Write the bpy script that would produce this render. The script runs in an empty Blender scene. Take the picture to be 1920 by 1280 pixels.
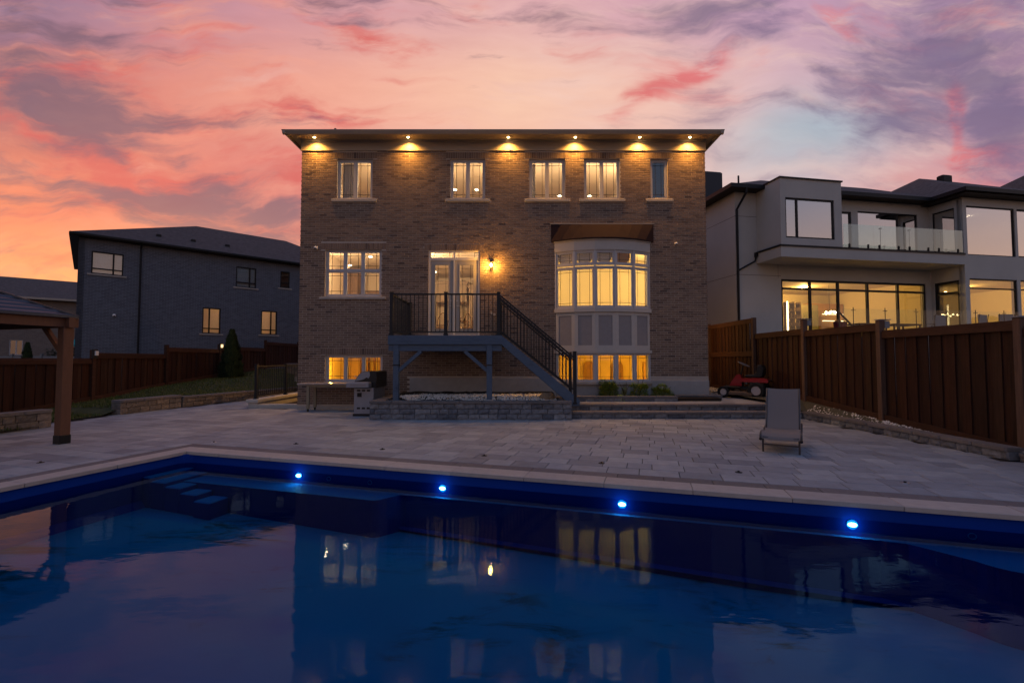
import bpy, math, random
from mathutils import Vector, Matrix
R = math.radians
S = bpy.context.scene
COL = S.collection
random.seed(11)

# ------------------------------------------------------------------ camera
CH = 1.6                     # camera height above the patio
PITCH = R(2.3)
FPX = 853.0                  # focal length in photograph pixels (1920 wide)
cam_d = bpy.data.cameras.new('camera')
cam_d.sensor_width = 36.0
cam_d.lens = 36.0 * FPX / 1920.0
cam_d.clip_start = 0.05
cam_d.clip_end = 3000
cam = bpy.data.objects.new('camera', cam_d)
cam.location = (0, 0, CH)
cam.rotation_euler = (R(90) + PITCH, 0, 0)
COL.objects.link(cam)
S.camera = cam

# ------------------------------------------------------------------ colour management / cycles
S.view_settings.view_transform = 'Standard'
S.view_settings.look = 'None'
S.view_settings.exposure = 0.0
S.view_settings.gamma = 1.0
S.view_settings.use_curve_mapping = False
S.cycles.use_denoising = True
S.cycles.sample_clamp_indirect = 4.0
S.cycles.max_bounces = 7
S.cycles.diffuse_bounces = 3
S.cycles.glossy_bounces = 4
S.cycles.transparent_max_bounces = 16
S.cycles.caustics_reflective = False
S.cycles.caustics_refractive = False

# ------------------------------------------------------------------ world : dusk sky
SUN_AZ = R(-38)              # sunset glow, left of the view axis (+Y)
SUN_EL = R(1.0)
world = bpy.data.worlds.new('World')
S.world = world
world.use_nodes = True
NT = world.node_tree
NT.nodes.clear()


class G:
    """tiny node graph helper"""
    def __init__(s, nt):
        s.nt = nt

    def n(s, typ, **kw):
        nd = s.nt.nodes.new(typ)
        ins = kw.pop('ins', {})
        for k, v in kw.items():
            setattr(nd, k, v)
        for k, v in ins.items():
            sock = nd.inputs[k]
            if isinstance(v, bpy.types.NodeSocket):
                s.nt.links.new(v, sock)
            else:
                sock.default_value = v
        return nd

    def m(s, op, a, b=None, c=None, clamp=False):
        ins = {0: a}
        if b is not None:
            ins[1] = b
        if c is not None:
            ins[2] = c
        return s.n('ShaderNodeMath', operation=op, use_clamp=clamp, ins=ins).outputs[0]

    def vm(s, op, a, b=None):
        ins = {0: a}
        if b is not None:
            ins[1] = b
        return s.n('ShaderNodeVectorMath', operation=op, ins=ins).outputs[0]

    def ramp(s, fac, stops, interp='LINEAR'):
        nd = s.n('ShaderNodeValToRGB', ins={0: fac})
        cr = nd.color_ramp
        cr.interpolation = interp
        while len(cr.elements) < len(stops):
            cr.elements.new(0.5)
        for e, (p, c) in zip(cr.elements, stops):
            e.position = p
            e.color = (c, c, c, 1) if not hasattr(c, '__len__') else tuple(c) + (1,)
        return nd.outputs[0]

    def mix(s, f, a, b, blend='MIX'):
        nd = s.n('ShaderNodeMix', data_type='RGBA', blend_type=blend)
        nd.clamp_factor = True
        for sock, v in ((nd.inputs[0], f), (nd.inputs[6], a), (nd.inputs[7], b)):
            if isinstance(v, bpy.types.NodeSocket):
                s.nt.links.new(v, sock)
            else:
                sock.default_value = v if not (hasattr(v, '__len__') and len(v) == 3) else tuple(v) + (1,)
        return nd.outputs[2]

    def smooth(s, x, a, b):
        nd = s.n('ShaderNodeMapRange', interpolation_type='SMOOTHSTEP', ins={0: x, 1: a, 2: b})
        return nd.outputs[0]

    def noise(s, vec, scale, detail=4, rough=0.5, dist=0.0):
        return s.n('ShaderNodeTexNoise', ins={'Vector': vec, 'Scale': scale, 'Detail': detail, 'Roughness': rough,
                                              'Distortion': dist}).outputs[0]


g = G(NT)
tc = g.n('ShaderNodeTexCoord').outputs['Generated']
sep = g.n('ShaderNodeSeparateXYZ', ins={0: tc})
dx, dy, dz = sep.outputs
el = g.m('ARCSINE', dz)                       # elevation, radians
front = g.smooth(dy, -0.10, 0.55)             # 1 towards the sunset side
# sky coordinates of the sunset side: dx/dy and dz/dy of the direction (fixed to the world)
dys = g.m('MAXIMUM', dy, 0.25)
U = g.m('DIVIDE', dx, dys)
V = g.m('DIVIDE', g.m('MAXIMUM', dz, 0.0), dys)
def lin(c):
    return tuple((x / 255 / 12.92) if x / 255 <= 0.04045 else ((x / 255 + 0.055) / 1.055) ** 2.4 for x in c)
def uv_of(px, py):
    return ((px - 960) / 853.0, math.tan(math.atan((640 - py) / 853.0) + PITCH))
Un = g.m('MULTIPLY_ADD', U, 1 / 2.4, 0.5, clamp=True)
def row(cols):
    return g.ramp(Un, [((uv_of(px, 0)[0] / 2.4 + 0.5), lin(c)) for px, c in cols])
row_a = row([(0, (150, 112, 138)), (480, (206, 142, 150)), (960, (226, 172, 172)), (1440, (204, 160, 182)), (1920, (150, 122, 152))])
row_b = row([(0, (166, 96, 100)), (300, (226, 134, 116)), (620, (242, 166, 142)), (960, (250, 198, 170)), (1250, (242, 192, 176)), (1500, (214, 178, 186)), (1920, (170, 132, 156))])
row_c = row([(0, (240, 124, 88)), (250, (226, 112, 92)), (520, (216, 116, 108)), (960, (244, 176, 150)), (1330, (232, 190, 180)), (1500, (206, 190, 194)), (1700, (222, 158, 154)), (1920, (214, 150, 156))])
row_d = row([(0, (246, 158, 100)), (300, (244, 136, 92)), (560, (238, 140, 104)), (960, (244, 178, 140)), (1500, (236, 176, 160)), (1920, (226, 160, 150))])
v_a, v_b, v_c, v_d = (uv_of(960, y)[1] for y in (0, 180, 370, 520))
c1 = g.mix(g.smooth(V, v_d, v_c), row_d, row_c)
c1 = g.mix(g.smooth(V, v_c, v_b), c1, row_b)
c1 = g.mix(g.smooth(V, v_b, v_a), c1, row_a)
pl = g.n('ShaderNodeCombineXYZ', ins={0: U, 1: V, 2: 0.0}).outputs[0]
wob = g.n('ShaderNodeTexNoise', ins={'Vector': pl, 'Scale': 2.0, 'Detail': 5.0, 'Roughness': 0.5})
wv = g.vm('SUBTRACT', wob.outputs[1], (0.5, 0.5, 0.5))
plw = g.vm('ADD', pl, g.n('ShaderNodeVectorMath', operation='SCALE', ins={0: wv, 'Scale': 0.26}).outputs[0])
def streak(rot, sx, sy, off):
    return g.n('ShaderNodeMapping', ins={'Vector': plw, 'Location': off, 'Rotation': (0, 0, rot), 'Scale': (sx, sy, 1)}).outputs[0]
nL = g.noise(streak(R(20), 1.0, 4.2, (3.1, 1.2, 0)), 2.5, 8, 0.56, 0.2)
nR = g.noise(streak(R(-52), 1.0, 2.6, (7.7, 4.2, 2)), 1.8, 8, 0.54, 0.3)
wR = g.smooth(U, 0.0, 0.6)
n1 = g.mix(wR, nL, nR)
nf = g.noise(streak(R(18), 1.0, 4.2, (1.3, 9.2, 5)), 4.2, 7, 0.60, 0.0)
nr = g.mix(wR, g.noise(streak(R(24), 1.0, 4.0, (9.3, 3.3, 7)), 2.9, 8, 0.57, 0.2), g.noise(streak(R(-55), 1.0, 2.6, (2.3, 6.3, 3)), 2.2, 8, 0.55, 0.3))
Ux, Vx = g.n('ShaderNodeSeparateXYZ', ins={0: plw}).outputs[:2]
def blob(px, py, w, h, rot=0.0):
    u0, v0 = uv_of(px, py); w /= 853.0; h /= 853.0; c, s_ = math.cos(R(rot)), math.sin(R(rot))
    du = g.m('SUBTRACT', Ux, u0); dv = g.m('SUBTRACT', Vx, v0)
    a = g.m('MULTIPLY_ADD', du, c / w, g.m('MULTIPLY', dv, -s_ / w)); b = g.m('MULTIPLY_ADD', du, s_ / h, g.m('MULTIPLY', dv, c / h))
    return g.m('POWER', 2.718, g.m('MULTIPLY', g.m('ADD', g.m('MULTIPLY', a, a), g.m('MULTIPLY', b, b)), -1.0))
dens = g.m('MULTIPLY_ADD', nf, 0.45, g.m('MULTIPLY_ADD', g.m('SUBTRACT', n1, 0.5), 2.5, 0.30))
for px, py, w, h, rot, k in ((30, 120, 190, 90, 20, 0.32), (100, 228, 220, 32, 22, 0.28), (340, 300, 170, 26, 28, 0.26), (170, 352, 260, 22, 4, 0.40), (250, 316, 120, 16, 30, 0.34),
                             (450, 378, 260, 20, 6, 0.28), (1880, 150, 100, 110, -50, 0.30), (1905, 240, 50, 50, 0, 0.22), (1790, 110, 130, 30, -20, 0.18), (1470, 222, 85, 20, 4, 0.36),
                             (1330, 40, 130, 50, 10, 0.20), (1180, 70, 170, 60, 10, 0.10), (1620, 345, 200, 14, -4, 0.10), (1000, 220, 330, 160, 0, -0.30), (620, 150, 240, 90, 0, -0.18), (1560, 300, 140, 50, 0, -0.15)):
    dens = g.m('MULTIPLY_ADD', blob(px, py, w, h, rot), k, dens)
wisp = g.mix(wR, g.noise(streak(R(27), 1.0, 5.5, (2.2, 5.1, 9)), 5.5, 8, 0.62, 0.3), g.noise(streak(R(-48), 1.0, 3.5, (6.2, 1.1, 4)), 5.0, 8, 0.62, 0.3))
dark = g.smooth(g.m('MULTIPLY_ADD', g.m('SUBTRACT', wisp, 0.5), 1.1, dens), 0.46, 1.08)
dr = g.m('MULTIPLY_ADD', nf, 0.45, g.m('MULTIPLY_ADD', g.m('SUBTRACT', nr, 0.5), 2.1, 0.30))
for px, py, w, h, rot, k in ((130, 285, 260, 36, 18, 0.36), (300, 215, 240, 34, 24, 0.26), (480, 345, 260, 60, 10, 0.20), (60, 410, 200, 26, 0, 0.2), (1285, 140, 120, 26, -38, 0.52), (1200, 185, 60, 50, -30, 0.24),
                             (1600, 65, 70, 26, 40, 0.36), (1545, 25, 90, 20, 20, 0.2), (1812, 210, 22, 80, 0, 0.62), (1835, 283, 95, 22, -8, 0.60), (1700, 320, 90, 20, 4, 0.22), (980, 220, 300, 150, 0, -0.22)):
    dr = g.m('MULTIPLY_ADD', blob(px, py, w, h, rot), k, dr)
red = g.m('MULTIPLY', g.smooth(dr, 0.48, 1.02), g.smooth(g.noise(streak(R(30), 1.0, 3.5, (5.5, 8.1, 1)), 7.0, 7, 0.6, 0.2), 0.28, 0.60))
c2 = g.mix(g.m('MULTIPLY', g.smooth(nf, 0.42, 0.72), 0.55), c1, g.mix(g.smooth(U, -0.8, 0.3), lin((246, 150, 118)), lin((240, 200, 188))))
c2 = g.mix(g.m('MULTIPLY', blob(1530, 262, 170, 62, -8), 0.85), c2, lin((168, 184, 196)))
c2 = g.mix(g.m('MULTIPLY', g.smooth(n1, 0.40, 0.22), 0.35), c2, lin((236, 196, 186)))
c4 = g.mix(g.m('MULTIPLY', red, 0.85), c2, g.mix(wR, lin((216, 84, 78)), lin((226, 104, 108))))
c5 = g.mix(g.m('MULTIPLY', dark, 0.80), c4, g.mix(wR, lin((110, 78, 100)), lin((112, 94, 130))))
fine = g.noise(streak(R(16), 1.0, 4.0, (4.1, 2.2, 8)), 6.0, 6, 0.58, 0.0)
ff = g.m('MULTIPLY_ADD', g.m('SUBTRACT', fine, 0.5), 0.26, 1.0)
c5 = g.mix(1.0, c5, g.n('ShaderNodeCombineXYZ', ins={0: g.m('MULTIPLY_ADD', g.m('SUBTRACT', ff, 1.0), 0.6, 1.0), 1: ff, 2: ff}).outputs[0], 'MULTIPLY')
# away from the sunset: pale peach low band, then the even blue-grey of dusk up to the zenith
back = g.mix(g.smooth(el, 0.05, 0.42), lin((222, 172, 145)), lin((118, 138, 172)))
back = g.mix(g.smooth(el, 0.4, 1.0), back, lin((100, 130, 180)))
back = g.mix(g.m('MULTIPLY', g.smooth(g.noise(tc, 2.2, 6, 0.6), 0.42, 0.75), 0.35), back, lin((120, 118, 144)))
fr = g.m('MULTIPLY', front, g.smooth(el, 1.1, 0.70))
skyc = g.mix(fr, back, c5)
nish = g.n('ShaderNodeTexSky', sky_type='NISHITA', sun_disc=False)
nish.sun_elevation = SUN_EL
nish.sun_rotation = SUN_AZ
nish.altitude = 200
bgA = g.n('ShaderNodeBackground', ins={'Color': nish.outputs[0], 'Strength': 0.05})
bgB = g.n('ShaderNodeBackground', ins={'Color': skyc, 'Strength': 0.96})
add = g.n('ShaderNodeAddShader', ins={0: bgA.outputs[0], 1: bgB.outputs[0]})
g.n('ShaderNodeOutputWorld', ins={'Surface': add.outputs[0]})
world.cycles.sampling_method = 'MANUAL'
world.cycles.sample_map_resolution = 512

sun_d = bpy.data.lights.new('sun', 'SUN')
sun_d.energy = 0.03
sun_d.angle = R(12)
sun_d.color = (1.0, 0.55, 0.40)
sun = bpy.data.objects.new('sun', sun_d)
sd = Vector((math.sin(SUN_AZ) * math.cos(R(3)), math.cos(SUN_AZ) * math.cos(R(3)), math.sin(R(3))))
sun.rotation_euler = sd.to_track_quat('Z', 'Y').to_euler()
COL.objects.link(sun)

# ------------------------------------------------------------------ measuring helpers
# a reading (px, py) of the photograph is turned into a length on a known real plane of the place
_c, _s = math.cos(PITCH), math.sin(PITCH)
def ray(px, py):
    a = (px - 960) / FPX; b = -(py - 640) / FPX
    return (a, _c - b * _s, _s + b * _c)
def fx(px, Y, py=600):
    r = ray(px, py); return r[0] * Y / r[1]
def fz(py, Y):
    r = ray(960, py); return CH + r[2] * Y / r[1]
def gp(px, py, z=0.0):
    r = ray(px, py); t = (z - CH) / r[2]; return (r[0] * t, r[1] * t)
def pl_hit(px, py, P, n):
    r = ray(px, py); t = (P[0] * n[0] + P[1] * n[1]) / (r[0] * n[0] + r[1] * n[1])
    return (r[0] * t, r[1] * t, CH + r[2] * t)

# ------------------------------------------------------------------ object helpers
ORG = {}
def tag(o, label=None, cat=None, group=None, kind=None):
    if label: o['label'] = label
    if cat: o['category'] = cat
    if group: o['group'] = group
    if kind: o['kind'] = kind
    return o
def thing(name, label, cat, loc=(0, 0, 0), group=None, rz=0.0):
    o = bpy.data.objects.new(name, None)
    o.empty_display_size = 0.2
    o.location = loc
    o.rotation_euler = (0, 0, rz)
    COL.objects.link(o)
    ORG[o.name] = Vector(loc) if rz == 0 else Vector((0, 0, 0))
    return tag(o, label, cat, group)
def link(o, parent=None, org=None):
    COL.objects.link(o)
    if parent is not None:
        o.parent = parent
        ORG[o.name] = ORG[parent.name]
    else:
        ORG[o.name] = Vector((0, 0, 0)) if org is None else Vector(org)
    return o
def inst(name, me, parent, loc, rz=0.0, scale=(1, 1, 1), rot=None):
    """one more object with a shared mesh; loc in world terms"""
    o = bpy.data.objects.new(name, me)
    link(o, parent)
    o.location = Vector(loc) - (ORG[parent.name] if parent is not None else Vector((0, 0, 0)))
    o.rotation_euler = rot if rot is not None else (0, 0, rz)
    o.scale = scale
    return o

class MB:
    def __init__(s):
        s.v = []; s.f = []; s.t = []; s.tint = 0.0
        s.M = None
    def add(s, vs, fs, M=None):
        b = len(s.v)
        for p in vs:
            p = Vector(p)
            if M is not None: p = M @ p
            if s.M is not None: p = s.M @ p
            s.v.append(p)
        for f in fs:
            s.f.append(tuple(i + b for i in f)); s.t.append(s.tint)
        return s
    def box(s, x0, x1, y0, y1, z0, z1, M=None, skip=''):
        vs = [(x0, y0, z0), (x1, y0, z0), (x1, y1, z0), (x0, y1, z0), (x0, y0, z1), (x1, y0, z1), (x1, y1, z1), (x0, y1, z1)]
        fs = {'b': (3, 2, 1, 0), 't': (4, 5, 6, 7), 'f': (0, 1, 5, 4), 'r': (1, 2, 6, 5), 'k': (2, 3, 7, 6), 'l': (3, 0, 4, 7)}
        return s.add(vs, [fs[k] for k in fs if k not in skip], M)
    def cbox(s, x0, x1, y0, y1, z0, z1, c=0.01, M=None):
        """box with chamfered vertical and top edges"""
        ring = lambda i, z: [(x0 + i + c, y0 + i, z), (x1 - i - c, y0 + i, z), (x1 - i, y0 + i + c, z), (x1 - i, y1 - i - c, z),
                             (x1 - i - c, y1 - i, z), (x0 + i + c, y1 - i, z), (x0 + i, y1 - i - c, z), (x0 + i, y0 + i + c, z)]
        vs = ring(0, z0) + ring(0, z1 - c) + ring(c, z1)
        fs = [tuple(reversed(range(8)))]
        for L in (0, 8):
            for i in range(8):
                j = (i + 1) % 8
                fs.append((L + i, L + j, L + 8 + j, L + 8 + i))
        fs.append(tuple(range(16, 24)))
        return s.add(vs, fs, M)
    def bar(s, a, b, w, h, up=(0, 0, 1), ext=0.0):
        """rectangular bar from a to b: w across, h along up"""
        a = Vector(a); b = Vector(b); d = (b - a); L = d.length; d.normalize()
        upv = Vector(up)
        if abs(d.dot(upv)) > 0.99: upv = Vector((0, 1, 0))
        r = d.cross(upv).normalized(); u2 = r.cross(d).normalized()
        M = Matrix(((r.x, d.x, u2.x, a.x), (r.y, d.y, u2.y, a.y), (r.z, d.z, u2.z, a.z), (0, 0, 0, 1)))
        return s.box(-w / 2, w / 2, -ext, L + ext, -h / 2, h / 2, M)
    def cyl(s, a, b, r0, r1=None, n=12, cap=True):
        r1 = r0 if r1 is None else r1
        a = Vector(a); b = Vector(b); d = (b - a).normalized()
        up = Vector((0, 0, 1)) if abs(d.z) < 0.95 else Vector((1, 0, 0))
        r = d.cross(up).normalized(); u2 = r.cross(d)
        vs = []
        for P, q in ((a, r0), (b, r1)):
            for i in range(n):
                t = 2 * math.pi * i / n
                vs.append(P + r * (q * math.cos(t)) + u2 * (q * math.sin(t)))
        fs = [(i, (i + 1) % n, n + (i + 1) % n, n + i) for i in range(n)]
        if cap: fs += [tuple(reversed(range(n))), tuple(range(n, 2 * n))]
        return s.add(vs, fs)
    def tube(s, pts, r, n=8, closed=False):
        pts = [Vector(p) for p in pts]; N = len(pts); vs = []; fs = []
        for i, p in enumerate(pts):
            if closed: d = pts[(i + 1) % N] - pts[i - 1]
            else: d = pts[min(i + 1, N - 1)] - pts[max(i - 1, 0)]
            d.normalize()
            up = Vector((0, 0, 1)) if abs(d.z) < 0.9 else Vector((0, 1, 0))
            a = d.cross(up).normalized(); b = a.cross(d)
            for k in range(n):
                t = 2 * math.pi * k / n
                vs.append(p + a * (r * math.cos(t)) + b * (r * math.sin(t)))
        for i in range(N if closed else N - 1):
            j = (i + 1) % N
            for k in range(n):
                k2 = (k + 1) % n
                fs.append((i * n + k, i * n + k2, j * n + k2, j * n + k))
        if not closed: fs += [tuple(reversed(range(n))), tuple((N - 1) * n + k for k in range(n))]
        return s.add(vs, fs)
    def prism(s, poly, z0, z1):
        n = len(poly)
        vs = [(x, y, z0) for x, y in poly] + [(x, y, z1) for x, y in poly]
        fs = [tuple(reversed(range(n))), tuple(range(n, 2 * n))] + [(i, (i + 1) % n, n + (i + 1) % n, n + i) for i in range(n)]
        return s.add(vs, fs)
    def extr(s, poly, a, b, M=None):
        """poly in (u,w) drawn in the x-z plane, extruded along y from a to b"""
        n = len(poly)
        vs = [(x, a, z) for x, z in poly] + [(x, b, z) for x, z in poly]
        fs = [tuple(range(n)), tuple(reversed(range(n, 2 * n)))] + [((i + 1) % n, i, n + i, n + (i + 1) % n) for i in range(n)]
        return s.add(vs, fs, M)
    def sphere(s, c, r, n=10, m=6, sc=(1, 1, 1)):
        vs = []; fs = []
        for i in range(1, m):
            p = math.pi * i / m
            for k in range(n):
                t = 2 * math.pi * k / n
                vs.append((c[0] + r * sc[0] * math.sin(p) * math.cos(t), c[1] + r * sc[1] * math.sin(p) * math.sin(t), c[2] + r * sc[2] * math.cos(p)))
        vs += [(c[0], c[1], c[2] + r * sc[2]), (c[0], c[1], c[2] - r * sc[2])]
        T = len(vs) - 2; B = T + 1
        for i in range(m - 2):
            for k in range(n):
                k2 = (k + 1) % n
                fs.append((i * n + k, (i + 1) * n + k, (i + 1) * n + k2, i * n + k2))
        for k in range(n):
            k2 = (k + 1) % n
            fs.append((T, k, k2)); fs.append((B, (m - 2) * n + k2, (m - 2) * n + k))
        return s.add(vs, fs)
    def mesh(s, name, mat, off=(0, 0, 0), smooth=False):
        me = bpy.data.meshes.new(name)
        off = Vector(off)
        me.from_pydata([v - off for v in s.v], [], s.f)
        if any(t != 0.0 for t in s.t):
            at = me.attributes.new('tint', 'FLOAT', 'FACE')
            at.data.foreach_set('value', s.t)
        if mat is not None: me.materials.append(mat)
        if smooth: me.polygons.foreach_set('use_smooth', [True] * len(me.polygons))
        me.update()
        return me
    def build(s, name, mat, parent=None, smooth=False, kind=None, org=None):
        off = ORG[parent.name] if parent is not None else (Vector(org) if org is not None else Vector((0, 0, 0)))
        o = bpy.data.objects.new(name, s.mesh(name, mat, off, smooth))
        link(o, parent, org)
        if parent is None and org is not None: o.location = org
        if kind: o['kind'] = kind
        return o

# ------------------------------------------------------------------ materials
MATS = {}
def mat(name, col=(0.5, 0.5, 0.5), rough=0.6, metal=0.0, var=0.0, nscale=8.0, bump=0.0, bscale=40.0, tint=None, ndetail=5,
        stretch=None, spec=0.18, emit=None, estr=0.0, coat=0.0, dirt=None):
    """principled material; var: brightness noise; tint: colour stops picked per piece (object random + face tint)"""
    if name in MATS: return MATS[name]
    m = bpy.data.materials.new(name); m.use_nodes = True
    nt = m.node_tree; nt.nodes.clear(); g = G(nt)
    tcn = g.n('ShaderNodeTexCoord').outputs['Object']
    geo = g.n('ShaderNodeNewGeometry').outputs['Position']
    vec = geo
    if stretch: vec = g.n('ShaderNodeMapping', ins={'Vector': geo, 'Scale': stretch}).outputs[0]
    base = tuple(col) + (1,)
    if tint:
        rnd = g.n('ShaderNodeObjectInfo').outputs['Random']
        at = g.n('ShaderNodeAttribute', attribute_name='tint').outputs['Fac']
        fr = g.m('FRACT', g.m('ADD', rnd, at))
        base = g.ramp(fr, tint, 'LINEAR')
        # offset the noise per piece so neighbours do not share it
        off = g.n('ShaderNodeCombineXYZ', ins={0: g.m('MULTIPLY', fr, 37.0), 1: g.m('MULTIPLY', fr, 17.0), 2: 0.0}).outputs[0]
        vec = g.vm('ADD', vec, off)
    if var > 0:
        nz = g.noise(vec, nscale, ndetail, 0.6)
        f = g.m('MULTIPLY_ADD', g.m('SUBTRACT', nz, 0.5), 2.0 * var * 2.0, 1.0)
        f = g.m('MAXIMUM', f, 0.15)
        cc = g.n('ShaderNodeCombineXYZ', ins={0: f, 1: f, 2: f}).outputs[0]
        base = g.mix(1.0, base, cc, 'MULTIPLY')
    if dirt:   # dirt = (colour, scale, lo, hi)
        dn = g.smooth(g.noise(geo, dirt[1], 6, 0.65, 0.4), dirt[2], dirt[3])
        base = g.mix(dn, base, dirt[0])
    p = g.n('ShaderNodeBsdfPrincipled', ins={'Base Color': base, 'Roughness': rough, 'Metallic': metal})
    p.inputs['Specular IOR Level'].default_value = spec
    p.inputs['Coat Weight'].default_value = coat
    if emit is not None:
        p.inputs['Emission Color'].default_value = tuple(emit) + (1,)
        p.inputs['Emission Strength'].default_value = estr
    if bump > 0:
        bn = g.noise(vec, bscale, 5, 0.65)
        b = g.n('ShaderNodeBump', ins={'Strength': 1.0, 'Distance': bump, 'Height': bn})
        nt.links.new(b.outputs[0], p.inputs['Normal'])
    g.n('ShaderNodeOutputMaterial', ins={0: p.outputs[0]})
    MATS[name] = m
    return m
def glow(name, col, strength):
    if name in MATS: return MATS[name]
    m = bpy.data.materials.new(name); m.use_nodes = True
    nt = m.node_tree; nt.nodes.clear(); g = G(nt)
    e = g.n('ShaderNodeEmission', ins={'Color': tuple(col) + (1,), 'Strength': strength})
    g.n('ShaderNodeOutputMaterial', ins={0: e.outputs[0]})
    MATS[name] = m
    return m
def glass(name, tint=(0.96, 0.97, 0.97), ior=1.5, rough=0.0, gcol=(1, 1, 1), boost=1.0):
    """thin pane: fresnel mix of a clear straight-through layer and a mirror layer"""
    if name in MATS: return MATS[name]
    m = bpy.data.materials.new(name); m.use_nodes = True
    nt = m.node_tree; nt.nodes.clear(); g = G(nt)
    fr = g.n('ShaderNodeFresnel', ins={'IOR': ior}).outputs[0]
    fr = g.m('MULTIPLY', fr, 1.7 * boost, clamp=True)      # both faces of the pane together
    fr = g.m('MULTIPLY', fr, g.m('SUBTRACT', 1.0, g.n('ShaderNodeNewGeometry').outputs['Backfacing']))
    t = g.n('ShaderNodeBsdfTransparent', ins={'Color': tuple(tint) + (1,)})
    gl = g.n('ShaderNodeBsdfGlossy', ins={'Color': tuple(gcol) + (1,), 'Roughness': rough})
    mx = g.n('ShaderNodeMixShader', ins={0: fr, 1: t.outputs[0], 2: gl.outputs[0]})
    g.n('ShaderNodeOutputMaterial', ins={0: mx.outputs[0]})
    MATS[name] = m
    return m
def cloth(name, col, trans=0.45):
    """thin fabric: part of the light goes through it"""
    if name in MATS: return MATS[name]
    m = bpy.data.materials.new(name); m.use_nodes = True
    nt = m.node_tree; nt.nodes.clear(); g = G(nt)
    geo = g.n('ShaderNodeNewGeometry').outputs['Position']
    c = g.mix(g.noise(geo, 26.0, 5, 0.7), tuple(x * 0.75 for x in col), tuple(min(1, x * 1.2) for x in col))
    d = g.n('ShaderNodeBsdfDiffuse', ins={'Color': c}); t = g.n('ShaderNodeBsdfTranslucent', ins={'Color': c})
    mx = g.n('ShaderNodeMixShader', ins={0: trans, 1: d.outputs[0], 2: t.outputs[0]})
    g.n('ShaderNodeOutputMaterial', ins={0: mx.outputs[0]})
    MATS[name] = m
    return m
def brick_tex_mat(name, c1, c2, mortar, bw=0.25, bh=0.075, ms=0.01):
    """for house fronts too far away to tell the bricks apart"""
    if name in MATS: return MATS[name]
    m = bpy.data.materials.new(name); m.use_nodes = True
    nt = m.node_tree; nt.nodes.clear(); g = G(nt)
    uv = g.n('ShaderNodeUVMap').outputs[0]
    bt = g.n('ShaderNodeTexBrick', ins={'Vector': uv, 'Color1': tuple(c1) + (1,), 'Color2': tuple(c2) + (1,), 'Mortar': tuple(mortar) + (1,),
                                        'Scale': 1.0, 'Mortar Size': ms, 'Brick Width': bw, 'Row Height': bh, 'Mortar Smooth': 0.2})
    nz = g.noise(uv, 3.0, 6, 0.7)
    f = g.m('MULTIPLY_ADD', nz, 0.7, 0.65)
    col = g.mix(1.0, bt.outputs[0], g.n('ShaderNodeCombineXYZ', ins={0: f, 1: f, 2: f}).outputs[0], 'MULTIPLY')
    b = g.n('ShaderNodeBump', invert=True, ins={'Strength': 0.8, 'Distance': 0.008, 'Height': bt.outputs[1]})
    p = g.n('ShaderNodeBsdfPrincipled', ins={'Base Color': col, 'Roughness': 0.8, 'Normal': b.outputs[0]})
    g.n('ShaderNodeOutputMaterial', ins={0: p.outputs[0]})
    MATS[name] = m
    return m

M_BRICK = mat('brick', rough=0.85, var=0.13, nscale=30, bump=0.003, bscale=160,
              tint=[(0.0, (0.205, 0.148, 0.113)), (0.35, (0.180, 0.128, 0.099)), (0.66, (0.155, 0.110, 0.087)), (0.90, (0.132, 0.092, 0.074)),
                    (0.955, (0.075, 0.054, 0.05)), (1.0, (0.195, 0.140, 0.107))])
M_MORTAR = mat('mortar', (0.40, 0.34, 0.29), 0.95, var=0.12, nscale=4, bump=0.002, bscale=120)
M_STUCCO = mat('frieze_paint', (0.36, 0.31, 0.26), 0.6, var=0.05, nscale=3)
M_SOFFIT = mat('soffit_metal', (0.30, 0.26, 0.22), 0.45, var=0.05)
M_FRAME = mat('window_vinyl', (0.42, 0.41, 0.42), 0.45, var=0.04, nscale=3)
M_FRAMEW = mat('door_casing_paint', (0.55, 0.52, 0.48), 0.45, var=0.04, nscale=3)
M_SILL = mat('sill_stone', (0.34, 0.31, 0.28), 0.85, var=0.12, nscale=9, bump=0.004, bscale=60)
M_CAME = mat('leading', (0.035, 0.03, 0.03), 0.5)
M_GLASS = glass('window_glass', (0.94, 0.95, 0.94), 1.45)
M_CONC = mat('foundation_concrete', (0.31, 0.30, 0.295), 0.9, var=0.16, nscale=2.2, bump=0.004, bscale=50, dirt=((0.19, 0.18, 0.175), 1.5, 0.55, 0.8))
M_PANEL = mat('bay_trim', (0.40, 0.375, 0.35), 0.6, var=0.04)
M_PANEL2 = mat('bay_panel', (0.235, 0.22, 0.225), 0.7, var=0.06)
M_COPPER = mat('bay_roof_metal', (0.022, 0.013, 0.016), 0.85, 0.0, var=0.12, spec=0.1)
M_DECK = mat('deck_stain', (0.070, 0.100, 0.150), 0.6, var=0.16, nscale=5, bump=0.002, bscale=40, stretch=(1, 1, 6),
             dirt=((0.04, 0.055, 0.085), 3.0, 0.55, 0.8))
M_RAIL = mat('rail_aluminium', (0.012, 0.014, 0.018), 0.45, 0.0, spec=0.25)
M_PAVER = mat('paver', rough=0.62, var=0.17, nscale=5, ndetail=8, bump=0.0025, bscale=90,
              tint=[(0.0, (0.255, 0.27, 0.295)), (0.25, (0.21, 0.222, 0.248)), (0.45, (0.285, 0.30, 0.32)), (0.6, (0.165, 0.175, 0.20)),
                    (0.75, (0.24, 0.253, 0.277)), (1.0, (0.30, 0.313, 0.333))], dirt=((0.13, 0.125, 0.135), 0.9, 0.52, 0.85))
M_BORDER = mat('border_paver', rough=0.75, var=0.14, nscale=14, bump=0.002, bscale=120,
               tint=[(0.0, (0.13, 0.115, 0.115)), (0.5, (0.16, 0.14, 0.14)), (1.0, (0.115, 0.10, 0.105))])
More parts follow.
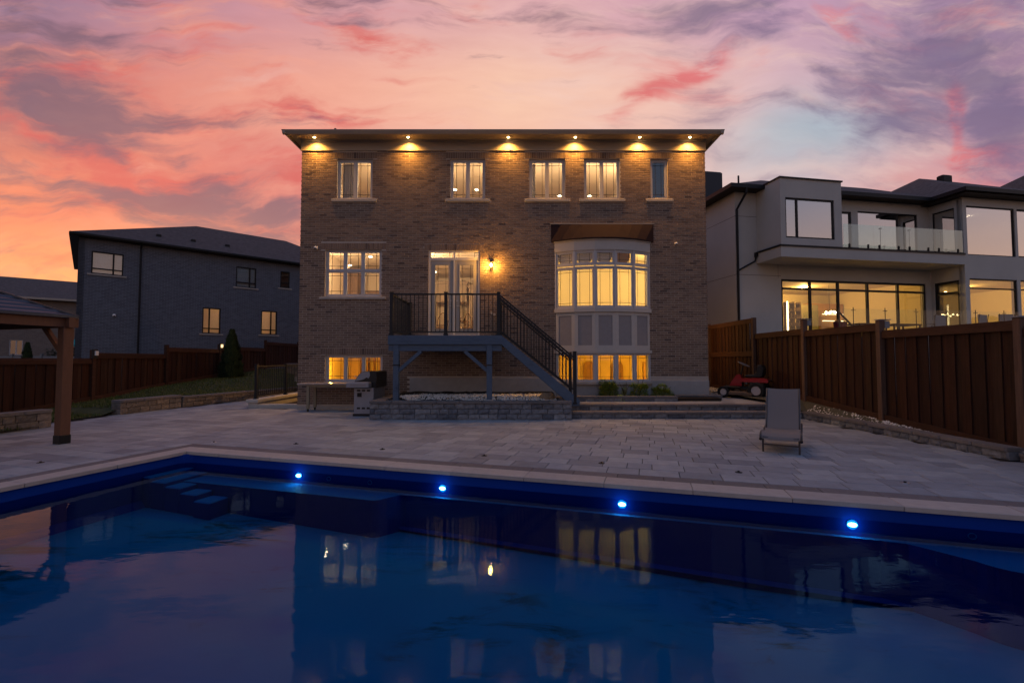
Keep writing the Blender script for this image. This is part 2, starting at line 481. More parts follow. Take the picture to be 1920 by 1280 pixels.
M_JOINT = mat('joint_sand', (0.03, 0.028, 0.03), 0.95, var=0.2, nscale=20)
M_COPING = mat('coping_stone', rough=0.6, var=0.10, nscale=9, bump=0.002, bscale=100,
               tint=[(0.0, (0.36, 0.32, 0.29)), (0.5, (0.40, 0.35, 0.315)), (1.0, (0.33, 0.295, 0.275))])
M_STONE = mat('wall_stone', rough=0.9, var=0.34, nscale=11, bump=0.012, bscale=26,
              tint=[(0.0, (0.165, 0.172, 0.195)), (0.3, (0.09, 0.096, 0.115)), (0.55, (0.215, 0.22, 0.235)), (0.8, (0.13, 0.136, 0.155)), (1.0, (0.185, 0.188, 0.205))])
M_STONEW = mat('wall_stone_brown', rough=0.9, var=0.34, nscale=11, bump=0.012, bscale=26,
               tint=[(0.0, (0.18, 0.155, 0.135)), (0.3, (0.11, 0.10, 0.095)), (0.55, (0.21, 0.18, 0.155)), (0.8, (0.14, 0.125, 0.115)), (1.0, (0.19, 0.163, 0.142))])
M_CAP = mat('cap_stone', rough=0.85, var=0.16, nscale=12, bump=0.004, bscale=60,
            tint=[(0.0, (0.13, 0.12, 0.12)), (0.5, (0.16, 0.145, 0.145)), (1.0, (0.11, 0.105, 0.11))])
M_FENCE = mat('fence_wood', rough=0.8, var=0.45, nscale=3.0, ndetail=8, bump=0.004, bscale=24, stretch=(9, 9, 0.7),
              tint=[(0.0, (0.035, 0.0125, 0.008)), (0.3, (0.024, 0.0095, 0.0065)), (0.6, (0.043, 0.0155, 0.009)), (0.8, (0.022, 0.0095, 0.0065)), (0.92, (0.055, 0.026, 0.016)), (1.0, (0.038, 0.014, 0.008))])
M_FENCE2 = mat('fence_trim_wood', rough=0.8, var=0.33, nscale=3.0, ndetail=8, bump=0.004, bscale=24, stretch=(4, 1.0, 4),
               tint=[(0.0, (0.048, 0.020, 0.012)), (0.5, (0.036, 0.0155, 0.0095)), (1.0, (0.06, 0.027, 0.017))])
M_POSTW = mat('weathered_post', rough=0.85, var=0.35, nscale=4.0, ndetail=8, bump=0.004, bscale=24, stretch=(8, 8, 0.6),
              tint=[(0.0, (0.10, 0.06, 0.045)), (1.0, (0.08, 0.047, 0.034))])
M_PEBBLE = mat('white_pebble', rough=0.7, var=0.1, nscale=20, tint=[(0.0, (0.80, 0.78, 0.75)), (0.4, (0.6, 0.58, 0.55)), (0.7, (0.85, 0.83, 0.80)), (1.0, (0.65, 0.62, 0.60))])
M_MULCH = mat('weed_fabric', (0.012, 0.012, 0.013), 0.9, bump=0.01, bscale=14)
M_GRASS = mat('grass_blade', rough=0.7, var=0.2, nscale=2.0, tint=[(0.0, (0.055, 0.085, 0.02)), (0.5, (0.075, 0.105, 0.028)), (0.85, (0.13, 0.12, 0.05)), (1.0, (0.045, 0.075, 0.018))])
M_SOIL = mat('lawn_soil', (0.055, 0.06, 0.028), 0.95, var=0.35, nscale=2.5, bump=0.01, bscale=30)
M_EARTH = mat('ground_earth', (0.07, 0.068, 0.05), 0.95, var=0.3, nscale=0.7, bump=0.01, bscale=20)
M_BLACK = mat('black_plastic', (0.015, 0.015, 0.016), 0.5)
M_STEEL = mat('brushed_steel', (0.42, 0.42, 0.43), 0.32, 0.9, var=0.06)
M_SHINGLE = mat('shingle', rough=0.9, var=0.42, nscale=5.0, ndetail=8, bump=0.006, bscale=40, tint=[(0.0, (0.10, 0.088, 0.085)), (0.4, (0.075, 0.066, 0.066)), (0.7, (0.12, 0.105, 0.10)), (1.0, (0.085, 0.075, 0.075))])
M_DFRAME = mat('dark_frame', (0.012, 0.013, 0.016), 0.4)

# ------------------------------------------------------------------ generic builders
def grid_wall(mb, xs0, xs1, z0, z1, holes, y0, y1, M=None):
    """solid slab in the x-z plane between y0 and y1 with rectangular holes (x0,x1,z0,z1)"""
    xs = sorted({xs0, xs1} | {h[0] for h in holes} | {h[1] for h in holes})
    zs = sorted({z0, z1} | {h[2] for h in holes} | {h[3] for h in holes})
    xs = [x for x in xs if xs0 <= x <= xs1]; zs = [z for z in zs if z0 <= z <= z1]
    nx, nz = len(xs) - 1, len(zs) - 1
    def solid(i, k):
        if i < 0 or k < 0 or i >= nx or k >= nz: return False
        cx, cz = (xs[i] + xs[i + 1]) / 2, (zs[k] + zs[k + 1]) / 2
        return not any(h[0] < cx < h[1] and h[2] < cz < h[3] for h in holes)
    for i in range(nx):
        for k in range(nz):
            if solid(i, k):
                sk = ''
                if solid(i - 1, k): sk += 'l'
                if solid(i + 1, k): sk += 'r'
                if solid(i, k - 1): sk += 'b'
                if solid(i, k + 1): sk += 't'
                mb.box(xs[i], xs[i + 1], y0, y1, zs[k], zs[k + 1], M, skip=sk)

def stone_mesh(name, m, seed, rough=0.012):
    """unit block, x 0..1 long, y 0..1 deep (front at y=0, rock faced), z 0..1; used scaled"""
    rr = random.Random(seed)
    nx, nz = 5, 4
    vs = []; fs = []
    for k in range(nz):
        for i in range(nx):
            edge = i in (0, nx - 1) or k in (0, nz - 1)
            vs.append((i / (nx - 1) * 0.98 + 0.01, (0.05 if edge else 0.0) + rr.uniform(-1, 1) * 0.04, k / (nz - 1) * 0.96 + 0.02))
    for k in range(nz - 1):
        for i in range(nx - 1):
            a = k * nx + i
            fs.append((a, a + 1, a + nx + 1, a + nx))
    b = len(vs)
    vs += [(0.01, 1, 0.02), (0.99, 1, 0.02), (0.99, 1, 0.98), (0.01, 1, 0.98)]
    fs.append(tuple([b + 3] + [(nz - 1) * nx + i for i in range(nx)] + [b + 2]))       # top
    fs.append(tuple([b] + [b + 1] + [i for i in reversed(range(nx))]))                # bottom
    fs.append(tuple([b] + [k * nx for k in range(nz)] + [b + 3]))                     # left
    fs.append(tuple([b + 1, b + 2] + [k * nx + nx - 1 for k in reversed(range(nz))])) # right
    fs.append((b + 1, b, b + 3, b + 2))
    mb = MB(); mb.add(vs, fs)
    return mb.mesh(name, m)

STONES = [stone_mesh('stone', M_STONE, 100 + i) for i in range(5)]
STONESW = [stone_mesh('stone', M_STONEW, 200 + i) for i in range(5)]
_cm = MB(); _cm.cbox(0, 1, 0, 1, 0, 1, 0.06); CAPS = _cm.mesh('cap_stone', M_CAP)

def stone_wall(root, a, b, z0, z1, depth=0.25, course=0.15, cap=0.07, stones=STONES, over=0.03, lens=(0.22, 0.3, 0.4), capz=None, caplen=0.6, seed=1):
    """wall of rock-faced blocks whose face runs from a to b (x,y); the face looks to the right of a->b turned by -90deg"""
    rr = random.Random(seed)
    a = Vector((a[0], a[1])); b = Vector((b[0], b[1])); d = b - a; L = d.length; ang = math.atan2(d.y, d.x)
    ncr = max(1, round((z1 - cap - z0) / course)); ch = (z1 - cap - z0) / ncr
    for c in range(ncr):
        s = 0.0; first = True
        while s < L - 0.02:
            l = rr.choice(lens)
            if first and c % 2: l *= 0.55
            first = False
            if L - s - l < 0.12: l = L - s
            p = a + d * (s / L)
            inst('stone', rr.choice(stones), root, (p.x, p.y, z0 + c * ch), ang, (l - 0.006, depth, ch - 0.004))
            s += l
    if cap > 0:
        s = 0.0; n = max(1, round(L / caplen)); l = L / n
        nrm = Vector((d.y, -d.x)).normalized() * over
        for i in range(n):
            p = a + d * (i / n) + nrm
            inst('cap_stone', CAPS, root, (p.x, p.y, z1 - cap + 0.002), ang, (l - 0.008, depth + 2 * over, cap))

def core(root, poly, z0, z1, m=None):
    mb = MB(); mb.prism(poly, z0, z1); return mb.build('wall_core', m or M_MORTAR, root)

# ------------------------------------------------------------------ pool frame of reference
PA = R(16.7)
PU = Vector((math.cos(PA), -math.sin(PA))); PV = Vector((-math.sin(PA), -math.cos(PA)))
PO = Vector((-5.72, 8.07))
def P2(u, v): 
    w = PO + PU * u + PV * v
    return (w.x, w.y)
PL_, PW_ = 12.3, 5.45          # pool length, width
WATER = -0.19
PM = Matrix(((PU.x, PV.x, 0, PO.x), (PU.y, PV.y, 0, PO.y), (0, 0, 1, 0), (0, 0, 0, 1)))   # (u,v,z) -> world (left-handed, so faces flip)

# ------------------------------------------------------------------ ground
mb = MB()
hole = [P2(-0.4, -0.4), P2(PL_ + 0.4, -0.4), P2(PL_ + 0.4, PW_ + 0.4), P2(-0.4, PW_ + 0.4)]
out = [(-900, 900), (900, 900), (900, -900), (-900, -900)]
vs = [(x, y, -0.06) for x, y in out] + [(x, y, -0.06) for x, y in hole]
mb.add(vs, [(0, 4, 5, 1), (1, 5, 6, 2), (2, 6, 7, 3), (3, 7, 4, 0)])
mb.build('ground', M_EARTH, kind='structure')

# ------------------------------------------------------------------ patio of stone pavers
patio = MB()
ring = [P2(-0.33, -0.33), P2(PL_ + 0.33, -0.33), P2(PL_ + 0.33, PW_ + 0.33), P2(-0.33, PW_ + 0.33)]
outp = [(-16, 22), (16, 22), (16, -6), (-16, -6)]
vs = [(x, y, -0.012) for x, y in outp] + [(x, y, -0.012) for x, y in ring]
patio.add(vs, [(0, 4, 5, 1), (1, 5, 6, 2), (2, 6, 7, 3), (3, 7, 4, 0)])
patio_o = patio.build('patio', M_JOINT, kind='structure')
BW = 0.31                      # coping width
BD = 0.24                      # dark border band
INN = BW + BD + 0.01
rr = random.Random(5)
pav = []
v = -INN
row = 0
def in_pool(u0, u1, v0, v1):
    return not (u1 < -INN + 0.02 or u0 > PL_ + INN - 0.02 or v1 < -INN + 0.02 or v0 > PW_ + INN - 0.02)
def wanted(x, y):
    if x < -11.7 or x > 8.0 or y > 22.5 or y < -3: return False
    if y > 15.0 and x > -8.6: return False
    if -3.7 < x < 1.45 and 12.4 < y: return False
    if x > 1.3 and y > 12.9: return False
    if -8.5 < x < -6.95 and y > 15.3: return False
    lx = -11.55 if y < 14 else -11.4 + (y - 14) * 0.25
    return x > lx
rows = []
vv = -INN
while vv > -12: rows.append((vv - 0.36, vv)); vv -= 0.36
vv = -INN
while vv < 10.5: rows.append((vv, vv + 0.36)); vv += 0.36
for (v0, v1) in rows:
    u = -13 + rr.uniform(0, 0.5)
    while u < 17:
        l = rr.choice((0.36, 0.54, 0.54, 0.45))
        segs = [(u, u + l)]
        if v1 > -INN + 0.02 and v0 < PW_ + INN - 0.02:      # clip against the pool surround
            segs = []
            if u < -INN: segs.append((u, min(u + l, -INN)))
            if u + l > PL_ + INN: segs.append((max(u, PL_ + INN), u + l))
        for (a, b) in segs:
            if b - a > 0.08:
                x, y = P2((a + b) / 2, (v0 + v1) / 2)
                if wanted(x, y): pav.append((a, b, v0, v1, x, y))
        u += l
pav.sort(key=lambda q: (q[5] < 1.5) * 1e6 + (abs(q[4]) > 1.18 * q[5] + 0.5) * 1e5 + q[4] ** 2 + q[5] ** 2)
PAVM = {}
rest = MB(); rest.M = PM
for i, (a, b, v0, v1, x, y) in enumerate(pav):
    gz = rr.uniform(-0.0015, 0.0015)
    if i < 296:
        key = round(b - a, 2)
        if key not in PAVM:
            q = MB(); w = b - a
            q.cbox(-w / 2 + 0.0045, w / 2 - 0.0045, -0.1755, 0.1755, -0.05, 0.0, 0.005); PAVM[key] = q.mesh('paver', M_PAVER)
        inst('paver', PAVM[key], patio_o, (x, y, gz), -PA)
    else:
        rest.tint = rr.random() * 0.98 + 0.01
        rest.box(a + 0.005, b - 0.005, v0 + 0.005, v1 - 0.005, -0.04, gz, skip='b')
pr = rest.build('far_paver', M_PAVER, patio_o, kind='stuff')
# PM is left-handed: flip the faces of everything built through it
def flip(o):
    o.data.flip_normals(); return o
flip(pr)
# dark border band round the coping
def ring_strip(root, name, w0, w1, ztop, zbot, length, m, r_seed, front_drop=0.0):
    rs = random.Random(r_seed)
    sides = [((-w1, -w1), (PL_ + w1, -w1), 'u', 1), ((-w1, PW_ + w0), (PL_ + w1, PW_ + w0), 'u', 0),
             ((-w1, -w0), (-w1, PW_ + w0), 'v', 1), ((PL_ + w0, -w0), (PL_ + w0, PW_ + w0), 'v', 0)]
    wd = w1 - w0
    for (s0, s1, ax, k) in sides:
        L = (s1[0] - s0[0]) if ax == 'u' else (s1[1] - s0[1])
        n = max(1, round(L / length)); l = L / n
        q = MB(); q.M = None
        if ax == 'u': q.cbox(0, l - 0.005, -wd, 0, zbot, ztop, 0.006)
        else: q.cbox(0, wd, -(l - 0.005), 0, zbot, ztop, 0.006)
        me = q.mesh(name, m)
        for i in range(n):
            uu, vv = (s0[0] + i * l, s0[1]) if ax == 'u' else (s0[0], s0[1] + i * l)
            x, y = P2(uu, vv)
            inst(name, me, root, (x, y, rs.uniform(-0.001, 0.001)), -PA)
ring_strip(patio_o, 'border_paver', BW + 0.005, BW + BD, 0.0, -0.05, 0.6, M_BORDER, 3)

# ------------------------------------------------------------------ swimming pool
pool = thing('swimming_pool', 'long blue fibreglass swimming pool with submerged corner steps and lit wall lights', 'pool', (*P2(0, 0), 0))
def pool_mat(name, col, algae):
    m = bpy.data.materials.new(name); m.use_nodes = True
    nt = m.node_tree; nt.nodes.clear(); g = G(nt)
    geo = g.n('ShaderNodeNewGeometry').outputs['Position']
    base = g.mix(g.m('MULTIPLY', g.noise(geo, 1.3, 6, 0.6), 0.5), tuple(c * 1.2 for c in col), tuple(c * 0.75 for c in col))
    if algae:
        mp = g.n('ShaderNodeMapping', ins={'Vector': geo, 'Rotation': (0, 0, R(35)), 'Scale': (0.55, 1.6, 1)}).outputs[0]
        a1 = g.smooth(g.noise(mp, 1.5, 9, 0.72, 0.6), 0.50, 0.66)
        a2 = g.smooth(g.noise(geo, 0.45, 3, 0.5), 0.42, 0.60)
        base = g.mix(g.m('MULTIPLY', g.m('MULTIPLY', a1, a2), 0.9), base, (0.010, 0.04, 0.035))
    p = g.n('ShaderNodeBsdfPrincipled', ins={'Base Color': base, 'Roughness': 0.6, 'Specular IOR Level': 0.08})
    g.n('ShaderNodeOutputMaterial', ins={0: p.outputs[0]})
    return m
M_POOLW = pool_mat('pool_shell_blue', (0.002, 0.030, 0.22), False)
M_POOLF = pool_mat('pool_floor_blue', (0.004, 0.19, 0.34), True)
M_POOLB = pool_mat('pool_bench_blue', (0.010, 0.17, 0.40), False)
# shell walls (thick, rounded corners), floor sloping to the deep end
def floor_z(u): return -0.74 - 0.34 * min(1, max(0, u / 9.0))
mb = MB(); mb.M = PM
N = 24
def rr_ring(inset, zfun, rad=0.22):
    pts = []
    cs = [(rad, rad, 180), (PL_ - rad, rad, 270), (PL_ - rad, PW_ - rad, 0), (rad, PW_ - rad, 90)]
    for cx_, cy_, a0 in cs:
        for k in range(7):
            t = R(a0 + 90 * k / 6)
            uu = cx_ + (rad - inset) * math.cos(t); vv = cy_ + (rad - inset) * math.sin(t)
            pts.append((uu, vv, zfun(uu)))
    return pts
r0 = rr_ring(0.0, lambda u: -0.045); r1 = rr_ring(0.02, lambda u: floor_z(u) + 0.10); r2 = rr_ring(0.12, lambda u: floor_z(u))
n = len(r0)
r3 = rr_ring(-0.05, lambda u: -0.045); r4 = rr_ring(-0.05, lambda u: -1.3)
vs = r0 + r1 + r2 + r3 + r4
fs = []
for i in range(n):
    j = (i + 1) % n
    fs.append((i, j, n + j, n + i)); fs.append((n + i, n + j, 2 * n + j, 2 * n + i))
    fs.append((3 * n + i, 3 * n + j, j, i)); fs.append((4 * n + i, 4 * n + j, 3 * n + j, 3 * n + i))
mb.add(vs, fs)
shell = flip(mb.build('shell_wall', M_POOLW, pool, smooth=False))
mb = MB(); mb.M = PM
st = 40
vs = []; 
for i in range(st + 1):
    uu = 0.06 + (PL_ - 0.12) * i / st
    for vv in (0.06, PW_ - 0.06): vs.append((uu, vv, floor_z(uu) + 0.002))
mb.add(vs, [(2 * i, 2 * i + 2, 2 * i + 3, 2 * i + 1) for i in range(st)])
mb.build('pool_floor', M_POOLF, pool)
# bench along the house side with a rounded end, narrow ledge, and the wide bench at the far right end
def arc(cx_, cy_, r, a0, a1, k=8): return [(cx_ + r * math.cos(R(a0 + (a1 - a0) * i / k)), cy_ + r * math.sin(R(a0 + (a1 - a0) * i / k))) for i in range(k + 1)]
bench = [(0.02, 0.01), (12.28, 0.01), (12.28, 0.95), (11.6, 0.62)] + arc(11.2, 0.22, 0.40, 80, 150, 6) + [(10.45, 0.10), (10.2, 0.08), (4.5, 0.08)] + arc(4.35, 0.20, 0.12, -70, -120, 4) + arc(4.02, 0.30, 0.14, 20, 90, 6) + [(0.45, 0.44), (0.02, 0.44)]
mb = MB(); mb.M = PM; mb.prism(bench, -1.2, -0.375)
bo = mb.build('bench', M_POOLB, pool); flip(bo)
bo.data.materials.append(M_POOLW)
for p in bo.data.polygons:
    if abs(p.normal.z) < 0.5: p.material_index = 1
for k, (u0, u1, z, v1) in enumerate(((0.02, 0.20, -0.27, 0.74), (0.20, 0.50, -0.325, 0.74), (0.50, 0.82, -0.385, 0.74), (0.82, 1.15, -0.46, 0.74), (1.15, 1.48, -0.54, 0.78))):
    mb = MB(); mb.M = PM
    mb.cbox(u0, u1 - 0.002, 0.0 if k < 2 else 0.445, v1, -1.1, z, 0.015)
    o = mb.build('step', M_POOLB, pool); flip(o)
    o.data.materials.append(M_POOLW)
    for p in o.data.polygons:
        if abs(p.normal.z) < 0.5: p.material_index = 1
# coping stones
ring_strip(pool, 'coping_stone', -0.035, BW, 0.004, -0.05, 1.1, M_COPING, 9)
# wall lights and returns
M_LENS = glow('pool_lamp_glow', (0.42, 0.88, 1.0), 30.0)
for uu in (2.41, 4.93, 7.45, 9.97):
    mb = MB(); mb.M = PM
    mb.cyl((uu, 0.0, -0.25), (uu, 0.012, -0.25), 0.060, 0.056, 20)
    rim = flip(mb.build('light_rim', M_POOLB, pool))
    mb = MB(); mb.M = PM
    mb.sphere((uu, 0.018, -0.25), 0.045, 16, 8, (1, 0.4, 0.5))
    flip(mb.build('light_lens', M_LENS, rim, smooth=True))
for uu in (2.98, 3.72, 11.05):
    mb = MB(); mb.M = PM
    pts = [(uu + 0.035 * math.cos(t * math.pi / 8), 0.012, -0.26 + 0.03 * math.sin(t * math.pi / 8)) for t in range(16)]
    mb.tube(pts, 0.006, 6, closed=True)
    flip(mb.build('return_fitting', M_POOLB, pool))
# real light from the four lamps (they sit in the wall and shine into the water)
for uu in (2.41, 4.93, 7.45, 9.97):
    ld = bpy.data.lights.new('pool_lamp', 'POINT'); ld.energy = 0.8; ld.color = (0.03, 0.50, 1.0); ld.shadow_soft_size = 0.02
    lo = bpy.data.objects.new('pool_lamp', ld); link(lo, pool)
    x, y = P2(uu, 0.09)
    lo.location = Vector((x, y, -0.25)) - ORG[pool.name]
    lo.rotation_euler = Vector((-PV.x, -PV.y, 0.15)).to_track_quat('Z', 'Y').to_euler()
# water surface
m = bpy.data.materials.new('pool_water'); m.use_nodes = True
nt = m.node_tree; nt.nodes.clear(); g = G(nt)
geo = g.n('ShaderNodeNewGeometry').outputs['Position']
h1 = g.noise(g.n('ShaderNodeMapping', ins={'Vector': geo, 'Scale': (1.0, 2.2, 1)}).outputs[0], 1.6, 3, 0.5)
h2 = g.noise(g.n('ShaderNodeMapping', ins={'Vector': geo, 'Scale': (1.0, 1.8, 1)}).outputs[0], 10.0, 4, 0.55)
hh = g.m('MULTIPLY_ADD', h2, 0.13, h1)
bmp = g.n('ShaderNodeBump', ins={'Strength': 1.0, 'Distance': 0.0022, 'Height': hh}).outputs[0]
fr = g.n('ShaderNodeFresnel', ins={'IOR': 1.333, 'Normal': bmp}).outputs[0]
tr = g.n('ShaderNodeBsdfTransparent', ins={'Color': (0.42, 0.74, 0.88, 1)})
gl = g.n('ShaderNodeBsdfGlossy', ins={'Color': (0.40, 0.57, 0.65, 1), 'Roughness': 0.01, 'Normal': bmp})
mx = g.n('ShaderNodeMixShader', ins={0: fr, 1: tr.outputs[0], 2: gl.outputs[0]})
g.n('ShaderNodeOutputMaterial', ins={0: mx.outputs[0]})
mb = MB(); c4 = [P2(-0.02, -0.02), P2(PL_ + 0.02, -0.02), P2(PL_ + 0.02, PW_ + 0.02), P2(-0.02, PW_ + 0.02)]
mb.add([(x, y, WATER) for x, y in c4], [(3, 2, 1, 0)])
mb.build('water', m, kind='structure')

# pool-cover anchors let into the pavers
for i, (px, py, lab) in enumerate(((76, 867, 'small round anchor in the pavers near the gazebo post'), (401, 829, 'small round anchor in the pavers behind the pool corner steps'),
                                   (555, 832, 'small round anchor between the first pool light and the grill'), (717, 842, 'small round anchor in the pavers in front of the grill'),
                                   (908, 854, 'small round anchor in the pavers in front of the planter wall'), (1128, 868, 'small round anchor in the pavers beyond the third pool light'),
                                   (1385, 885, 'small round anchor in the pavers just left of the lounger'), (1697, 905, 'small round anchor in the pavers at the far right'))):
    x, y = gp(px, py)
    t = thing('cover_anchor', lab, 'anchor', (x, y, 0), 'pool cover anchors set in the patio')
    q = MB(); q.cyl((x, y, 0.0), (x, y, 0.006), 0.05, 0.046, 14); q.build('plate', M_STEEL if i in (1, 7) else M_BLACK, t)
    q = MB(); q.cyl((x, y, 0.006), (x, y, 0.022), 0.018, 0.014, 10); q.build('bolt', M_BLACK, t)

# ------------------------------------------------------------------ main brick house
FY = 14.8                      # plane of the rear wall
HX0, HX1 = -6.95, 6.38
ZB, ZT = 0.0, 8.50
house = thing('brick_house', 'large two-storey brown brick house with glowing windows and lights under its eaves', 'house', (0, FY, 0))
def X(px): return fx(px, FY)
def Z(py): return fz(py, FY)
GLOW_ROOMS = []

# openings: (x0,x1,z0,z1)
W_UP = [(X(628), X(695), Z(374), Z(298)), (X(843), X(909), Z(374), Z(298)), (X(993), X(1061), Z(374), Z(298)),
        (X(1097), X(1165), Z(374), Z(298)), (X(1223), X(1256), Z(374), Z(298))]
W_K = (X(608), X(714), Z(556), Z(468))
W_B = (X(611), X(718), Z(716), Z(665))
W_D = (X(803), X(899), 2.38, Z(470))
BX0, BX1 = 1.42, 4.50
W_BOW = (BX0 + 0.08, BX1 - 0.08, Z(573), 5.40)
W_BB = (BX0 + 0.08, BX1 - 0.08, 0.95, 1.78)
HOLES = W_UP + [W_K, W_B, W_D, W_BOW, W_BB]
mb = MB(); grid_wall(mb, HX0, HX1, -0.3, ZT + 0.36, HOLES, FY, FY + 0.24)
mb.box(HX0, HX0 + 0.24, FY + 0.24, FY + 13, -0.3, ZT + 0.36); mb.box(HX1 - 0.24, HX1, FY + 0.24, FY + 13, -0.3, ZT + 0.36)
mb.box(HX0, HX1, FY + 13, FY + 13.24, -0.3, ZT + 0.36)
mb.build('wall', M_MORTAR, house)

# bricks: one by one, running bond, a soldier course over each opening
BH, BLN, MJ = 0.0655, 0.235, 0.0105
PITCHZ = BH + MJ
rb = random.Random(21)
conc_z = lambda x: 1.02 if (x > -3.32) else (0.12 if x < -3.32 else 0)
bay = (BX0 + 0.02, BX1 - 0.02, 0.40, 5.98)
keep_out = [(a - 0.004, b + 0.004, c, d) for a, b, c, d in HOLES]
SOL = 0.20
soldiers = []
for (a, b, c, d) in W_UP + [W_K, W_B, W_D]:
    n = round((b - a + 0.30) / (BH + 0.01)); w = (b - a + 0.30) / n
    for i in range(n):
        soldiers.append((a - 0.15 + i * w + 0.005, a - 0.15 + (i + 1) * w - 0.005, d + 0.012, min(d + 0.012 + SOL, ZT - 0.005)))
    keep_out.append((a - 0.15, b + 0.15, d, d + SOL + 0.018))
keep_out.append(bay)
for (a, b, c, d) in W_UP + [W_K]: keep_out.append((a - 0.17, b + 0.12 + 0.05, c - 0.085, c))
def cut(segs, a, b):
    out_ = []
    for s0, s1 in segs:
        if b <= s0 or a >= s1: out_.append((s0, s1)); continue
        if a > s0: out_.append((s0, a))
        if b < s1: out_.append((b, s1))
    return out_
bricks = []
nr = int((ZT - ZB) / PITCHZ) + 1
for r in range(nr):
    z0 = ZB + 0.01 + r * PITCHZ; z1 = z0 + BH
    if z1 > ZT: z1 = ZT - 0.003
    if z1 - z0 < 0.02: continue
    u = HX0 - (0.5 * (BLN + MJ) if r % 2 else 0) + rb.uniform(-0.004, 0.004)
    while u < HX1:
        segs = [(max(u, HX0), min(u + BLN, HX1))]
        for (a, b, c, d) in keep_out:
            if z1 > c + 0.004 and z0 < d - 0.004: segs = cut(segs, a, b)
        for s0, s1 in segs:
            cz = conc_z((s0 + s1) / 2)
            if s1 - s0 > 0.03 and z0 > cz - 0.004: bricks.append((s0, s1, z0, z1))
        u += BLN + MJ
full = [i for i, q in enumerate(bricks) if abs(q[1] - q[0] - BLN) < 0.001 and abs(q[3] - q[2] - BH) < 0.001]
full.sort(key=lambda i: (bricks[i][0] + 0.12 - 0.3) ** 2 + (bricks[i][2] - 2.9) ** 2)
single = set(full[:285])
BRICKM = []
for k in range(6):
    q = MB(); c = rb.uniform(0.003, 0.006)
    q.cbox(-BLN / 2, BLN / 2, -BH / 2, BH / 2, 0, 0.008 + rb.uniform(-0.002, 0.002), c)
    BRICKM.append(q.mesh('brick', M_BRICK))
mb = MB()
def brick_tint():
    t = rb.random()
    return 0.01 + 0.97 * t
for i, (a, b, c, d) in enumerate(bricks):
    if i in single:
        inst('brick', rb.choice(BRICKM), house, ((a + b) / 2, FY, (c + d) / 2), rot=(R(90), 0, 0))
    else:
        mb.tint = brick_tint(); p = 0.0065 + rb.uniform(-0.002, 0.003)
        e = 0.0025
        mb.add([(a, FY, c), (b, FY, c), (b, FY, d), (a, FY, d), (a + e, FY - p, c + e), (b - e, FY - p, c + e), (b - e, FY - p, d - e), (a + e, FY - p, d - e)],
               [(4, 5, 6, 7), (0, 1, 5, 4), (1, 2, 6, 5), (2, 3, 7, 6), (3, 0, 4, 7)])
for (a, b, c, d) in soldiers:
    mb.tint = brick_tint(); p = 0.011; e = 0.002
    mb.add([(a, FY, c), (b, FY, c), (b, FY, d), (a, FY, d), (a + e, FY - p, c + e), (b - e, FY - p, c + e), (b - e, FY - p, d - e), (a + e, FY - p, d - e)],
           [(4, 5, 6, 7), (0, 1, 5, 4), (1, 2, 6, 5), (2, 3, 7, 6), (3, 0, 4, 7)])
# side walls: coarse courses
for sx, xx in ((-1, HX0), (1, HX1)):
    for r in range(nr):
        z0 = ZB + 0.01 + r * PITCHZ; z1 = min(z0 + BH, ZT)
        y = FY + (0.12 if r % 2 else 0)
        while y < FY + 12.8:
            mb.tint = brick_tint(); a, b = y, y + BLN; p = 0.009 * sx
            mb.add([(xx + p, a, z0), (xx + p, b, z0), (xx + p, b, z1), (xx + p, a, z1)], [(0, 1, 2, 3) if sx > 0 else (3, 2, 1, 0)])
            y += BLN + MJ
mb.build('brick_course', M_BRICK, house, kind='stuff')
# foundation concrete (proud of the mortar plane)
mb = MB(); mb.cbox(-3.32, 1.40, FY - 0.02, FY + 0.05, -0.1, 1.018, 0.008); mb.build('foundation', M_CONC, house)
mb = MB(); mb.cbox(4.52, HX1 + 0.012, FY - 0.02, FY + 0.05, -0.1, 0.93, 0.008); mb.build('foundation', M_CONC, house)
mb = MB(); mb.cbox(HX0 - 0.012, -3.33, FY - 0.016, FY + 0.05, -0.1, 0.115, 0.006); mb.build('foundation', M_CONC, house)

# eaves: frieze, soffit, fascia, gutter, roof
OV, OS = 0.50, 0.25
SZ = ZT + 0.36
mb = MB()
mb.box(HX0 - 0.03, HX1 + 0.03, FY - 0.03, FY + 0.0, ZT, SZ)
mb.box(HX0 - 0.03, HX0, FY, FY + 12, ZT, SZ); mb.box(HX1, HX1 + 0.03, FY, FY + 12, ZT, SZ)
mb.box(HX0 - 0.045, HX1 + 0.045, FY - 0.05, FY - 0.03, SZ - 0.06, SZ)         # bed mould
mb.box(HX0 - 0.04, HX1 + 0.04, FY - 0.042, FY - 0.03, ZT, ZT + 0.035)
mb.build('frieze', M_STUCCO, house)
sof = MB(); sof.box(HX0 - OS, HX1 + OS, FY - OV, FY + 0.02, SZ, SZ + 0.012)
sof.box(HX0 - OS, HX0 + 0.02, FY + 0.02, FY + 13, SZ, SZ + 0.012); sof.box(HX1 - 0.02, HX1 + OS, FY + 0.02, FY + 13, SZ, SZ + 0.012)
soff = sof.build('soffit', M_SOFFIT, house)
mb = MB(); n = int((HX1 - HX0 + 2 * OS) / 0.10)
for i in range(n):
    x = HX0 - OS + 0.05 + i * 0.10
    mb.box(x, x + 0.012, FY - OV + 0.02, FY - 0.05, SZ - 0.006, SZ)
mb.build('vent_rib', M_SOFFIT, soff)
mb = MB(); F0 = FY - OV; G0, G1 = HX0 - OS, HX1 + OS
mb.box(G0, G1, F0 - 0.015, F0, SZ - 0.06, SZ + 0.06)
mb.box(G0 - 0.015, G0, F0, FY + 13, SZ - 0.06, SZ + 0.06); mb.box(G1, G1 + 0.015, F0, FY + 13, SZ - 0.06, SZ + 0.06)
